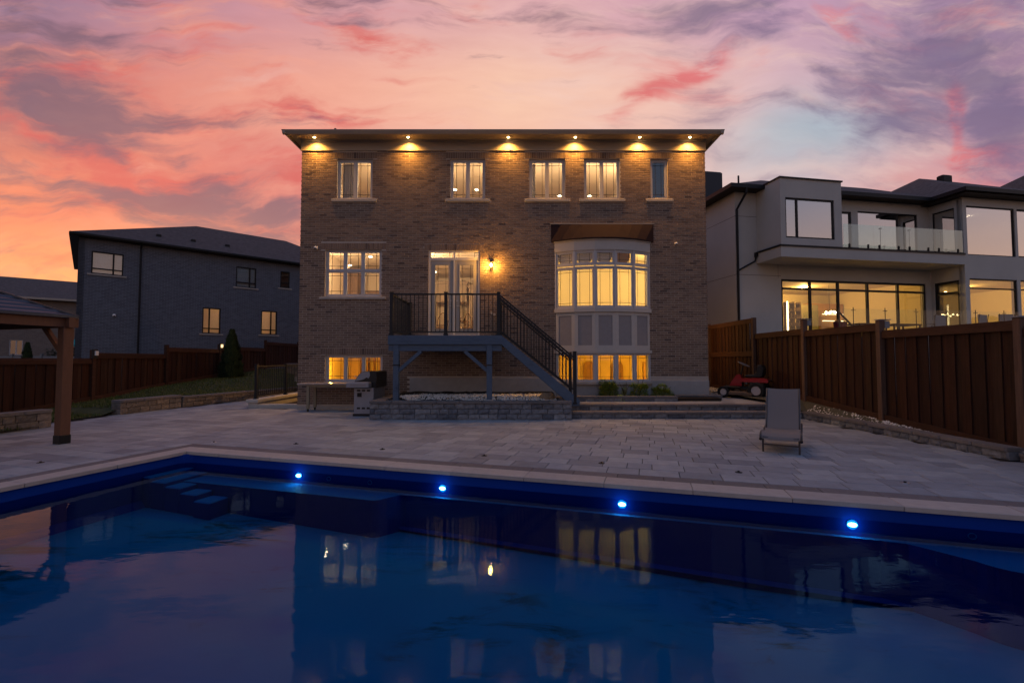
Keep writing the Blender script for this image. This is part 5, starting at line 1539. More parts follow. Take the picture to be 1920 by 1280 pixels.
# ------------------------------------------------------------------ gazebo corner on the left
M_GAZ = mat('gazebo_wood', (0.125, 0.06, 0.038), 0.6, var=0.12, nscale=4, bump=0.001, stretch=(5, 5, 1))
M_GROOF = mat('gazebo_roof_metal', (0.055, 0.065, 0.085), 0.35, 0.6, var=0.1)
GX, GY = -8.63, 8.79
gaz = thing('gazebo', 'wooden gazebo with grey ribbed metal roof cut off by the left edge', 'gazebo', (GX, GY, 0))
GL, GWD = 3.6, 3.6       # along -u (left) and along +v (towards the camera)
def gpt(a, b): return Vector((GX, GY, 0)) - PU * a + PV * b
def obox(q, c, du, dv, hu, hv, z0, z1):
    M = Matrix(((PU.x, PV.x, 0, c.x), (PU.y, PV.y, 0, c.y), (0, 0, 1, 0), (0, 0, 0, 1)))
    q.cbox(-hu, hu, -hv, hv, z0, z1, 0.008, M)
PU3, PV3 = Vector((PU.x, PU.y, 0)), Vector((PV.x, PV.y, 0))
PU, PV = PU3, PV3
for a_, b_ in ((0, 0), (GL, 0), (0, GWD), (GL, GWD)):
    q = MB(); obox(q, gpt(a_, b_), 0, 0, 0.085, 0.085, 0.16, 2.22); p = flip(q.build('post', M_GAZ, gaz))
    q = MB(); obox(q, gpt(a_, b_), 0, 0, 0.094, 0.094, 0.0, 0.165); flip(q.build('post_base', M_BLACK, p))
for (a0, b0, a1, b1) in ((-0.17, 0, GL + 0.17, 0), (-0.17, GWD, GL + 0.17, GWD), (0, -0.17, 0, GWD + 0.17), (GL, -0.17, GL, GWD + 0.17)):
    q = MB(); z = 2.315 if b0 == b1 else 2.33
    q.bar(gpt(a0, b0) + Vector((0, 0, z)), gpt(a1, b1) + Vector((0, 0, z)), 0.10, 0.19 if b0 == b1 else 0.20); q.build('beam', M_GAZ, gaz)
for (a0, b0, a1, b1) in ((0.07, 0, 0.62, 0), (GL, 0.07, GL, 0.62), (GL - 0.07, 0, GL - 0.62, 0), (0, GWD - 0.07, 0, GWD - 0.62)):
    q = MB(); q.bar(gpt(a0, b0) + Vector((0, 0, 1.72)), gpt(a1, b1) + Vector((0, 0, 2.24)), 0.07, 0.09); q.build('brace', M_GAZ, gaz)
# ribbed hip roof
eo = 0.12; ez = 2.43; ap = gpt(GL / 2, GWD / 2) + Vector((0, 0, 3.45))
cs = [gpt(-eo, -eo), gpt(-eo, GWD + eo), gpt(GL + eo, GWD + eo), gpt(GL + eo, -eo)]
for i in range(4):
    A = cs[i] + Vector((0, 0, ez)); B = cs[(i + 1) % 4] + Vector((0, 0, ez))
    q = MB(); n = 13; vs = []; fs = []
    for k in range(n):
        t0, t1 = k / n, (k + 1) / n; lift = Vector((0, 0, 0.022))
        a0_, b0_ = A.lerp(ap, t0), B.lerp(ap, t0); a1_, b1_ = A.lerp(ap, t1), B.lerp(ap, t1)
        am, bm_ = a0_.lerp(a1_, 0.3) + lift, b0_.lerp(b1_, 0.3) + lift
        b = len(vs); vs += [a0_ + lift * 0.0, b0_ + lift * 0.0, bm_, am, b1_, a1_]
        fs += [(b, b + 1, b + 2, b + 3), (b + 3, b + 2, b + 4, b + 5)]
    q.add(vs, fs); q.build('roof_panel', M_GROOF, gaz)
    q = MB(); q.bar(A + Vector((0, 0, 0.015)), ap + Vector((0, 0, 0.02)), 0.06, 0.03); q.build('hip_cap', M_GROOF, gaz)
    q = MB(); q.bar(A - Vector((0, 0, 0.0)), B - Vector((0, 0, 0.0)), 0.03, 0.05); q.build('eave_trim', M_GROOF, gaz)

# ------------------------------------------------------------------ sun lounger (chaise) on the patio
cx0, cy0 = gp(1429, 845); cx1, cy1 = gp(1502, 853)
M_SLING = mat('grey_sling', (0.165, 0.148, 0.145), 0.75, var=0.05, nscale=200, bump=0.001, bscale=500)
M_LFR = mat('lounger_frame', (0.055, 0.055, 0.062), 0.4, 0.5)
ang = R(-32.5); wl = 0.54
lc = thing('sun_lounger', 'grey sling sun lounger with raised back standing alone on the patio', 'lounger', ((cx0 + cx1) / 2, (cy0 + cy1) / 2, 0), rz=ang)
hw_ = wl / 2
# side profile: y forward is away from the camera
seat = [(-0.12, 0.24), (-0.09, 0.29), (-0.02, 0.325), (0.12, 0.335), (0.35, 0.31), (0.62, 0.27), (0.86, 0.27), (0.96, 0.29)]
backp = [(0.96, 0.29), (1.08, 0.45), (1.30, 0.80), (1.44, 1.02)]
for sx in (-1, 1):
    q = MB(); q.tube([(sx * (hw_ + 0.03), y, z) for y, z in seat + [(1.2, 0.30), (1.75, 0.31)]], 0.018, 8); q.build('side_rail', M_LFR, lc, smooth=True)
    q = MB(); q.tube([(sx * (hw_ - 0.0), y, z) for y, z in backp], 0.014, 8); q.build('back_rail', M_LFR, lc, smooth=True)
    q = MB(); q.sphere((sx * (hw_ + 0.03), -0.12, 0.235), 0.026, 8, 6); q.build('end_cap', M_BLACK, lc, smooth=True)
    for y in (0.0, 1.55):
        q = MB(); q.bar((sx * hw_, y, 0.0), (sx * hw_, y, 0.31), 0.03, 0.03); q.build('leg', M_LFR, lc)
for y in (0.0, 1.55):
    q = MB(); q.bar((-hw_, y, 0.13), (hw_, y, 0.13), 0.02, 0.02); q.build('crossbar', M_LFR, lc)
q = MB(); q.tube([(-hw_, -0.10, 0.27), (0, -0.08, 0.235), (hw_, -0.10, 0.27)], 0.014, 8); q.build('front_bar', M_LFR, lc)
q = MB(); q.bar((-hw_ * 0.8, 1.22, 0.62), (-hw_ * 0.8, 1.5, 0.31), 0.02, 0.02); q.bar((hw_ * 0.8, 1.22, 0.62), (hw_ * 0.8, 1.5, 0.31), 0.02, 0.02); q.build('back_strut', M_LFR, lc)
def sling(prof, name, sag):
    q = MB(); vs = []; n = 8; dense = []
    for i in range(len(prof) - 1):
        for k in range(4): t = k / 4; dense.append((prof[i][0] * (1 - t) + prof[i + 1][0] * t, prof[i][1] * (1 - t) + prof[i + 1][1] * t))
    dense.append(prof[-1])
    for (y, z) in dense:
        for k in range(n + 1):
            s = -1 + 2 * k / n; vs.append((s * (hw_ + 0.02), y, z + 0.012 - sag * (1 - s * s)))
    m_ = len(vs); vs += [(x, y + 0.004, z - 0.006) for x, y, z in vs]
    fs = []
    for j in range(len(dense) - 1):
        for k in range(n):
            A = j * (n + 1) + k
            fs += [(A, A + 1, A + n + 2, A + n + 1), (m_ + A, m_ + A + n + 1, m_ + A + n + 2, m_ + A + 1)]
    q.add(vs, fs); return q.build(name, M_SLING, lc, smooth=True)
sling(seat, 'seat', 0.02); sling(backp, 'backrest', 0.015)

# ------------------------------------------------------------------ barbecue grill
gx, gy = gp(663, 780)
bb = thing('gas_grill', 'grey gas grill with closed lid standing side-on beside the planter wall', 'grill', (gx, gy, 0))
M_GRP = mat('grill_grey_panel', (0.24, 0.25, 0.29), 0.45, 0.3, var=0.08); M_GRD = mat('grill_dark', (0.03, 0.03, 0.032), 0.4, 0.4)
gw, gd = 0.56, 1.15
q = MB(); q.cbox(gx, gx + gw, gy, gy + gd, 0.06, 0.80, 0.012); body = q.build('cabinet', M_GRP, bb)
for zz in (0.70, 0.20):
    for k in range(3):
        q = MB(); q.box(gx + 0.09 + k * 0.14, gx + 0.18 + k * 0.14, gy - 0.004, gy + 0.004, zz, zz + 0.05); q.build('vent_slot', M_BLACK, body)
q = MB(); q.cbox(gx + 0.1, gx + 0.22, gy - 0.03, gy + 0.0, 0.55, 0.66, 0.006); q.build('bracket', M_BLACK, body)
q = MB(); q.cbox(gx - 0.02, gx + gw + 0.02, gy - 0.02, gy + gd + 0.02, 0.0, 0.07, 0.006); q.build('base', M_GRD, bb)
q = MB(); q.cbox(gx - 0.13, gx + 0.5, gy - 0.28, gy + 0.0, 0.83, 0.97, 0.015); sh = q.build('side_shelf', M_GRP, bb)
q = MB(); q.box(gx - 0.02, gx + 0.42, gy - 0.288, gy - 0.28, 0.87, 0.93); q.build('shelf_inset', mat('grill_inset', (0.22, 0.22, 0.25), 0.4, 0.5), sh)
q = MB(); q.cbox(gx - 0.02, gx + gw + 0.06, gy + 0.02, gy + gd, 0.80, 0.97, 0.01); q.build('firebox', M_GRD, bb)
q = MB(); q.cbox(gx - 0.10, gx - 0.02, gy + 0.02, gy + gd, 0.82, 0.93, 0.01); q.build('control_panel', M_GRP, bb)
for k in range(4):
    q = MB(); q.cyl((gx - 0.10, gy + 0.2 + 0.25 * k, 0.875), (gx - 0.135, gy + 0.2 + 0.25 * k, 0.875), 0.025, n=10); q.build('knob', M_BLACK, bb)
prof = [(gx + 0.0, 0.975), (gx + 0.06, 1.10), (gx + 0.17, 1.235), (gx + 0.28, 1.27), (gx + 0.58, 1.27), (gx + 0.62, 1.24), (gx + 0.62, 0.975)]
q = MB(); q.extr(prof, gy + 0.05, gy + gd - 0.02); lid = q.build('lid', M_GRD, bb)
pe = [(gx + 0.02, 0.985), (gx + 0.075, 1.10), (gx + 0.18, 1.225), (gx + 0.285, 1.258), (gx + 0.42, 1.258), (gx + 0.44, 1.16), (gx + 0.40, 1.07), (gx + 0.34, 1.10), (gx + 0.25, 1.04)]
q = MB(); q.extr(pe, gy + 0.035, gy + 0.052); q.build('lid_end_plate', M_GRP, lid)
q = MB(); q.tube([(gx + 0.02, gy + 0.12, 1.10), (gx - 0.03, gy + 0.12, 1.12), (gx - 0.03, gy + gd - 0.15, 1.12), (gx + 0.02, gy + gd - 0.15, 1.10)], 0.012, 6); q.build('handle', M_STEEL, lid)

# ------------------------------------------------------------------ rolling table left of the grill
tb = thing('rolling_table', 'pale stone-topped table on casters against the house under the left basement window', 'table', (-6.6, 14.0, 0))
tx0, tx1, ty0, ty1, tz1 = fx(577, 14.05) - 0.28, gx + 0.15, 14.0, 14.66, 0.88
q = MB(); q.cbox(tx0, tx1, ty0, ty1, tz1 - 0.045, tz1, 0.008); q.build('tabletop', mat('table_stone', (0.33, 0.28, 0.25), 0.25, var=0.35, nscale=14), tb)
M_TL = mat('table_cream_metal', (0.24, 0.20, 0.14), 0.5)
q = MB(); q.box(tx0 + 0.3, tx1 - 0.05, ty0 + 0.06, ty0 + 0.1, tz1 - 0.12, tz1 - 0.047); q.box(tx0 + 0.3, tx1 - 0.05, ty1 - 0.1, ty1 - 0.06, tz1 - 0.12, tz1 - 0.047); q.build('apron', M_TL, tb)
for x in (tx0 + 0.32, tx1 - 0.08):
    for y in (ty0 + 0.08, ty1 - 0.08):
        q = MB(); q.cbox(x - 0.04, x + 0.04, y - 0.035, y + 0.035, 0.09, tz1 - 0.047, 0.004); lg = q.build('leg', M_TL, tb)
        q = MB(); q.cyl((x - 0.015, y, 0.042), (x + 0.015, y, 0.042), 0.04, n=14); q.box(x - 0.025, x + 0.025, y - 0.015, y + 0.015, 0.06, 0.095); q.build('caster', M_BLACK, lg)

# ------------------------------------------------------------------ red riding mower on the terrace
mx_, my_ = 7.68, 14.98
mw = thing('riding_mower', 'red riding lawn mower with black seat parked on the terrace by the fence', 'mower', (mx_, my_, TZ + 0.0), rz=R(-38))
mw.scale = (1.1, 1.1, 1.15)
M_RED = mat('mower_red', (0.26, 0.008, 0.012), 0.3, coat=0.6, var=0.05); M_TYRE = mat('tyre', (0.018, 0.018, 0.018), 0.85, bump=0.004, bscale=60); M_RIM = mat('wheel_rim', (0.42, 0.37, 0.36), 0.5, 0.1)
def wheel(x, y, r, w, rimr):
    q = MB(); pr_ = [(-w / 2, r * 0.62), (-w / 2, r * 0.88), (-w * 0.38, r), (w * 0.38, r), (w / 2, r * 0.88), (w / 2, r * 0.62)]
    n = 22; vs = []; 
    for i in range(n):
        t = 2 * math.pi * i / n
        for (o, rad) in pr_: vs.append((x + rad * math.cos(t), y + o, r + rad * math.sin(t)))
    k = len(pr_); fs = [(i * k + j, ((i + 1) % n) * k + j, ((i + 1) % n) * k + j + 1, i * k + j + 1) for i in range(n) for j in range(k - 1)]
    q.add(vs, fs); wo = q.build('wheel', M_TYRE, mw, smooth=False)
    q = MB(); q.cyl((x, y - w * 0.32, r), (x, y + w * 0.32, r), rimr, n=20); q.cyl((x, y - w * 0.36, r), (x, y - w * 0.30, r), rimr * 0.35, n=12); q.build('rim', M_RIM, wo)
# local axes: -x is the front of the mower, -y looks to the camera
wheel(0.33, -0.34, 0.23, 0.20, 0.125); wheel(0.33, 0.34, 0.23, 0.20, 0.125)
wheel(-0.55, -0.32, 0.165, 0.13, 0.09); wheel(-0.55, 0.32, 0.165, 0.13, 0.09)
q = MB(); q.cbox(-0.58, 0.50, -0.20, 0.20, 0.24, 0.33, 0.01); q.bar((-0.55, -0.30, 0.165), (-0.55, 0.30, 0.165), 0.04, 0.04); q.bar((0.33, -0.30, 0.23), (0.33, 0.30, 0.23), 0.04, 0.04); q.box(-0.57, -0.50, -0.12, 0.12, 0.16, 0.26); q.build('chassis', M_BLACK, mw)
q = MB(); q.cbox(-0.40, 0.12, -0.44, 0.38, 0.10, 0.20, 0.03); q.cyl((-0.2, -0.2, 0.2), (-0.2, -0.2, 0.26), 0.08, n=12); q.cbox(0.0, 0.25, -0.5, -0.42, 0.09, 0.17, 0.01); q.build('cutting_deck', mat('mower_deck', (0.10, 0.07, 0.05), 0.6), mw)
q = MB(); poly = [(-0.42, 0.34), (-0.38, 0.44), (-0.22, 0.66), (-0.14, 0.68), (-0.10, 0.60), (-0.08, 0.34)]; q.extr(poly, -0.16, 0.16); q.build('steering_tower', M_RED, mw)
q = MB(); poly = [(-0.12, 0.50), (-0.08, 0.56), (0.45, 0.58), (0.60, 0.55), (0.63, 0.48), (0.60, 0.45), (-0.1, 0.46)]; q.extr(poly, -0.26, 0.26); q.build('rear_body', M_RED, mw)
q = MB(); q.cbox(-0.50, -0.08, -0.36, 0.36, 0.30, 0.325, 0.01); q.build('footrest', M_BLACK, mw)
q = MB(); q.cbox(0.12, 0.50, -0.18, 0.18, 0.26, 0.45, 0.02); q.cyl((0.25, -0.24, 0.36), (0.25, -0.18, 0.36), 0.09, n=14); q.cyl((0.05, -0.2, 0.40), (0.05, -0.2, 0.46), 0.05, n=10); q.build('engine', mat('engine_metal', (0.10, 0.10, 0.10), 0.5, 0.6, var=0.2, nscale=20), mw)
q = MB(); q.cyl((-0.14, 0, 0.64), (-0.06, 0, 0.93), 0.022, n=10); q.build('steering_column', M_BLACK, mw)
q = MB(); C0_ = Vector((-0.05, 0, 0.955)); nrm_ = Vector((0.42, 0, 0.9)).normalized(); e1 = Vector((0, 1, 0)); e2 = nrm_.cross(e1)
q.tube([C0_ + e1 * 0.17 * math.cos(t * math.pi / 12) + e2 * 0.17 * math.sin(t * math.pi / 12) for t in range(24)], 0.013, 6, closed=True)
for k in range(3): q.cyl(C0_, C0_ + e1 * 0.165 * math.cos(k * 2.094) + e2 * 0.165 * math.sin(k * 2.094), 0.01, n=6)
q.cyl(C0_ - nrm_ * 0.02, C0_ + nrm_ * 0.015, 0.04, n=10); q.build('steering_wheel', mat('wheel_grey', (0.16, 0.14, 0.13), 0.5), mw)
q = MB(); poly = [(0.0, 0.60), (0.02, 0.66), (0.26, 0.67), (0.32, 0.74), (0.34, 0.93), (0.46, 0.95), (0.52, 0.82), (0.48, 0.62), (0.40, 0.58)]; q.extr(poly, -0.25, 0.25); st_ = q.build('seat', M_BLACK, mw)
bv = st_.modifiers.new('bevel', 'BEVEL'); bv.width = 0.03; bv.segments = 2
q = MB(); q.tube([(0.60, -0.22, 0.54), (0.66, -0.2, 0.50), (0.66, 0.2, 0.50), (0.60, 0.22, 0.54)], 0.014, 6); q.cbox(0.52, 0.66, -0.22, 0.22, 0.18, 0.26, 0.02); q.build('rear_bar', M_BLACK, mw)
q = MB(); rs = random.Random(3)
q.tube([(6.6, 16.2, TZ + 0.07), (6.8, 16.1, TZ + 0.12), (7.1, 16.2, TZ + 0.08), (7.3, 16.1, TZ + 0.12)], 0.012, 5); q.tube([(6.6, 15.5, TZ + 0.09), (6.8, 15.35, TZ + 0.02), (7.2, 15.35, TZ + 0.02)], 0.02, 5)
tag(q.build('fallen_branch', mat('bark', (0.07, 0.05, 0.035), 0.9)), 'thin dark branches lying on the gravel left of the mower', 'branch')

# ------------------------------------------------------------------ plants
def leafclump(q, c, r, n, rs, ls=0.05, up=0.3, droop=0.2, wr=0.45):
    for _ in range(n):
        th = rs.uniform(0, 6.28); ph = math.acos(rs.uniform(-0.2, 1)); rad = r[0] * rs.uniform(0.35, 1.0) ** 0.6
        p = Vector((c[0] + rad * math.sin(ph) * math.cos(th), c[1] + rad * math.sin(ph) * math.sin(th) * r[1] / r[0], c[2] + r[2] * rs.uniform(0.3, 1) * math.cos(ph)))
        d = Vector((math.cos(th + rs.uniform(-.8, .8)), math.sin(th + rs.uniform(-.8, .8)), rs.uniform(-droop, up + 0.4))).normalized()
        s = d.cross(Vector((0, 0, 1))).normalized(); L = ls * rs.uniform(0.6, 1.3); w = L * wr
        nn = s.cross(d)
        q.tint = rs.uniform(0.01, 0.99)
        q.add([p, p + d * L * 0.5 + s * w * 0.5 + nn * 0.1 * L, p + d * L, p + d * L * 0.5 - s * w * 0.5 + nn * 0.1 * L], [(0, 1, 2, 3)])
M_LEAF = mat('leaf_green', rough=0.55, var=0.1, tint=[(0.0, (0.10, 0.17, 0.03)), (0.5, (0.17, 0.26, 0.045)), (0.85, (0.27, 0.32, 0.05)), (1.0, (0.30, 0.2, 0.05))])
M_LEAFD = mat('cedar_green', rough=0.75, tint=[(0.0, (0.020, 0.038, 0.020)), (0.5, (0.032, 0.055, 0.026)), (1.0, (0.014, 0.028, 0.016))])
M_STEM = mat('stem', (0.07, 0.06, 0.025), 0.8)
def shrub(lab, x, y, z, r, h, n, ls, stems=6, seed=1, name='leafy_shrub', spikes=0):
    rs = random.Random(seed); t = thing(name, lab, 'plant', (x, y, z))
    q = MB()
    for k in range(stems):
        a = rs.uniform(0, 6.28); q.tube([(x, y, z), (x + r * 0.3 * math.cos(a), y + r * 0.3 * math.sin(a), z + h * 0.5), (x + r * 0.75 * math.cos(a), y + r * 0.6 * math.sin(a), z + h * 0.9)], 0.006, 5)
    for k in range(spikes):
        a = rs.uniform(0, 6.28); rr_ = rs.uniform(0.0, 0.16); q.tube([(x, y, z), (x + rr_ * 0.6 * math.cos(a), y + 0.1 * math.sin(a), z + h * 0.7), (x + rr_ * math.cos(a) * 1.3, y + 0.1 * math.sin(a), z + h * rs.uniform(1.1, 1.5))], 0.006, 5)
    q.build('stem', M_STEM, t)
    q = MB(); leafclump(q, (x, y, z + h * 0.15), (r, r * 0.8, h * 0.85), n, rs, ls)
    for k in range(5):
        a = rs.uniform(0, 6.28); leafclump(q, (x + r * 0.6 * math.cos(a), y + r * 0.5 * math.sin(a), z + h * rs.uniform(0.3, 0.9)), (r * 0.4, r * 0.35, h * 0.3), n // 7, rs, ls)
    q.build('foliage', M_LEAF, t)
zp = TZ + 0.08
shrub('bushy green shrub left of centre in front of the bow window', fx(1141, 14.0), 14.05, zp, 0.29, 0.56, 1500, 0.065, seed=2)
shrub('thin twiggy plant with bare stalks between the two bushes under the bow window', fx(1171, 14.0), 14.1, zp, 0.12, 0.34, 120, 0.05, seed=3, name='stalky_plant', spikes=5)
shrub('upright yellow green shrub in front of the right basement lights', fx(1197, 14.0), 14.05, zp, 0.28, 0.46, 1100, 0.065, seed=4, spikes=4)
shrub('low round dark green shrub at the right end of the bow window bed', fx(1241, 14.15), 14.2, zp, 0.34, 0.36, 1400, 0.06, seed=5)
q = MB(); rs = random.Random(9)
xw, yw = fx(1162, 13.7), 13.75
for k in range(14):
    a = rs.uniform(-0.9, 0.9); L = rs.uniform(0.2, 0.42); d = Vector((math.sin(a), -abs(math.cos(a)) * 0.6, 0)); s = Vector((0.008, 0, 0))
    P0 = Vector((xw, yw, zp + 0.06)); pts_ = [P0 + d * L * t + Vector((0, 0, 0.12 * math.sin(t * 2.6) - 0.30 * t * t)) for t in (0, 0.33, 0.66, 1)]
    q.tint = rs.uniform(0.4, 0.95)
    vs = []
    for i, p in enumerate(pts_): w = s * (1.3 - i * 0.35); vs += [p - w, p + w]
    q.add(vs, [(0, 1, 3, 2), (2, 3, 5, 4), (4, 5, 7, 6)])
tag(q.build('grass_tuft', M_LEAF), 'small tuft of long pale grass blades drooping over the kerb under the bow window', 'plant')

def cedar(lab, x, y, z, r, h, n, seed, ls=0.11):
    rs = random.Random(seed); t = thing('cedar_tree', lab, 'tree', (x, y, z))
    q = MB(); q.cyl((x, y, z - 0.1), (x, y, z + h * 0.8), 0.05, 0.012, n=8); q.build('trunk', mat('bark'), t)
    q = MB()
    for _ in range(n):
        f = rs.random() ** 1.15; zz = z + 0.03 + f * (h - 0.05); a = rs.uniform(0, 6.28)
        R_ = r * ((1 - f) ** 0.75) * (1.0 + 0.20 * math.sin(a * 5 + f * 9) + 0.16 * math.sin(f * 31 + a * 2)) * (0.78 + 0.22 * min(1, f * 9 + 0.2)) + 0.015
        rad = R_ * (rs.uniform(0.55, 1.05) + (0.22 * rs.random() if rs.random() < 0.12 else 0))
        p = Vector((x + rad * math.cos(a), y + rad * math.sin(a), zz)); d = Vector((math.cos(a) * 0.5, math.sin(a) * 0.5, 1)).normalized()
        s = Vector((-math.sin(a + rs.uniform(-.7, .7)), math.cos(a + rs.uniform(-.7, .7)), rs.uniform(-.3, .3))); L = ls * rs.uniform(0.5, 1.2)
        q.tint = rs.uniform(0.01, 0.99)
        q.add([p - s * L * 0.22, p + s * L * 0.22, p + d * L + s * L * 0.1, p + d * L - s * L * 0.12], [(0, 1, 2, 3)])
    q.build('crown', M_LEAFD, t)
cxx, cyy, czz = pl_hit(433, 720, (-12.75, 20), (1, 0))
cedar('dark conical cedar standing on the lawn in front of the left fence', -12.75, cyy, lawnz(-12.75, cyy) - 0.02, 0.42, 2.12, 12000, 5, 0.14)

# ------------------------------------------------------------------ houses beyond
def uvwall(name, P, Q, z0, z1, holes, m, root, t=0.25, org_u=0):
    """wall from P to Q (x,y) with holes in (u0,u1,z0,z1); the face towards the right-hand side of P->Q; uv in metres"""
    P = Vector((P[0], P[1], 0)); Q = Vector((Q[0], Q[1], 0)); d = (Q - P).normalized(); L = (Q - P).length
    nin = Vector((-d.y, d.x, 0))
    M = Matrix(((d.x, nin.x, 0, P.x), (d.y, nin.y, 0, P.y), (0, 0, 1, 0), (0, 0, 0, 1)))
    q = MB(); grid_wall(q, 0, L, z0, z1, holes, 0, t)
    loc = [Vector(v) for v in q.v]
    q.v = [M @ v for v in q.v]
    o = q.build(name, m, root)
    uv = o.data.uv_layers.new(name='UVMap')
    for lp in o.data.loops:
        v = loc[lp.vertex_index]; uv.data[lp.index].uv = (v.x + v.y, v.z)
    return o, M, L
def simple_window(M, x0, x1, z0, z1, root, vdiv=(), hdiv=(), fm=M_DFRAME, gm=None, fr=0.06, back=None, sill=None, name='window', setback=0.04, blind=None):
    q = MB(); q.M = M; y0, y1 = setback, setback + 0.08
    q.box(x0, x1, y0, y1, z0, z0 + fr); q.box(x0, x1, y0, y1, z1 - fr, z1); q.box(x0, x0 + fr, y0, y1, z0 + fr, z1 - fr); q.box(x1 - fr, x1, y0, y1, z0 + fr, z1 - fr)
    for v in vdiv: q.box(v - fr * 0.6, v + fr * 0.6, y0 - 0.003, y1, z0 + fr, z1 - fr)
    for h in hdiv: q.box(x0 + fr, x1 - fr, y0 - 0.002, y1 - 0.002, h - fr * 0.5, h + fr * 0.5)
    w = q.build(name, fm, root)
    es = [x0] + list(vdiv) + [x1]; zs_ = [z0] + list(hdiv) + [z1]
    for i in range(len(es) - 1):
        for k in range(len(zs_) - 1):
            q = MB(); q.M = M; q.box(es[i] + 0.02, es[i + 1] - 0.02, y0 + 0.035, y0 + 0.043, zs_[k] + 0.02, zs_[k + 1] - 0.02); q.build('pane', gm or M_GLASS, w)
    if blind is not None:
        q = MB(); q.M = M; n = int((z1 - z0) / 0.09)
        for k in range(n): q.box(x0 + 0.03, x1 - 0.03, y1 + 0.03 + 0.004 * (k % 2), y1 + 0.045 + 0.004 * (k % 2), z0 + k * (z1 - z0) / n + (0.0), z0 + (k + 0.97) * (z1 - z0) / n)
        q.build('blind', blind, w)
    if sill is not None:
        q = MB(); q.M = M; q.cbox(x0 - 0.14, x1 + 0.14, -0.05, 0.06, z0 - 0.08, z0 - 0.002, 0.008); q.build('sill', sill, w)
    return w
def shade_room(M, x0, x1, z0, z1, root, depth, m, energy=0, col=(1, 0.7, 0.35), name='room'):
    q = MB(); q.M = M; t = 0.05; y0 = 0.26
    q.box(x0 - t, x0, y0, depth, z0, z1); q.box(x1, x1 + t, y0, depth, z0, z1); q.box(x0 - t, x1 + t, depth, depth + t, z0, z1)
    q.box(x0 - t, x1 + t, y0, depth, z1, z1 + t); q.box(x0 - t, x1 + t, y0, depth, z0 - t, z0)
    r = q.build(name, m, root)
    if energy:
        ld = bpy.data.lights.new('room_lamp', 'POINT'); ld.energy = energy; ld.color = col; ld.shadow_soft_size = 0.06
        lo = bpy.data.objects.new('room_lamp', ld); link(lo, r)
        lo.location = M @ Vector(((x0 + x1) / 2, (0.3 + depth) / 2, z1 - 0.08)) - ORG[r.name]
    return r

# --- grey-blue brick house on the left
M_GB = brick_tex_mat('grey_blue_brick', (0.088, 0.098, 0.128), (0.060, 0.068, 0.092), (0.15, 0.16, 0.19))
GK = 1.26; GYD = 18.0 * GK
kz = lambda z: CH + (z - CH) * GK
GA = Vector((fx(148, GYD, 445), GYD)); ga = R(43); GD = Vector((math.cos(ga), math.sin(ga))); GN = Vector((-GD.y, GD.x))
gh = thing('grey_brick_house', 'two-storey blue grey brick house with hip roof behind the left fence', 'house', (GA.x, GA.y, 0))
GLN = 12.0 * GK
def gh_uv(px, py):
    a = pl_hit(px, py, (GA.x, GA.y), (GN.x, GN.y)); return ((a[0] - GA.x) * GD.x + (a[1] - GA.y) * GD.y, a[2])
def rect(p0, p1):
    a = gh_uv(*p0); b = gh_uv(*p1); return (a[0], b[0], b[1], a[1])
wins = [(rect((172, 470), (231, 518)), 'big'), (rect((443, 499), (480, 541)), 'big'), (rect((526, 508), (543, 541)), 'small'), (rect((380, 576), (413, 626)), 'tall'), (rect((490, 582), (519, 628)), 'tall')]
Pg = (GA.x, GA.y); Qg = (GA.x + GD.x * GLN, GA.y + GD.y * GLN)
w_, GM, _ = uvwall('wall', Pg, Qg, 0.0, kz(6.55), [w[0] for w in wins], M_GB, gh)
B2 = (GA.x + GN.x * 11.3, GA.y + GN.y * 11.3)
uvwall('wall', B2, Pg, 0.0, kz(6.55), [], M_GB, gh)
uvwall('wall', Qg, (Qg[0] + GN.x * 11.3, Qg[1] + GN.y * 11.3), 0.0, kz(6.55), [], M_GB, gh)
M_BLIND = mat('roller_blind_sky_tint', (0.72, 0.78, 0.85), 0.8); M_BLINDW = cloth('warm_blind', (0.72, 0.60, 0.48), 0.6)
M_GLD = glass('tinted_pane', (0.75, 0.8, 0.82), 1.55, boost=2.6)
for (a, b, c, d), kind in wins:
    if kind == 'big': simple_window(GM, a, b, c, d, gh, vdiv=(a + (b - a) * 0.68,), hdiv=(c + (d - c) * 0.24,), gm=M_GLD, sill=M_SILL, blind=M_BLIND)  # right-hand big window: pale blue blind added to stand in for reflected sky
    elif kind == 'small': simple_window(GM, a, b, c, d, gh, hdiv=(c + (d - c) * 0.32,), gm=M_GLD, sill=M_SILL)
    else: simple_window(GM, a, b, c, d, gh, vdiv=(a + (b - a) * (0.38 if a < 5.5 * GK else 0.62),), hdiv=(c + (d - c) * 0.2,), sill=M_SILL, blind=M_BLINDW)
shade_room(GM, 0.25, 3.4, kz(4.4), kz(6.3), gh, 3.0, mat('dim_room', (0.25, 0.25, 0.27), 0.9))
shade_room(GM, 5.6, 10.8, kz(4.5), kz(6.3), gh, 3.0, mat('dim_room'))
shade_room(GM, 4.6, 10.2, kz(2.3), kz(4.2), gh, 3.0, mat('neigh_warm_room', (0.65, 0.5, 0.3), 0.8), 200, (1.0, 0.80, 0.58))
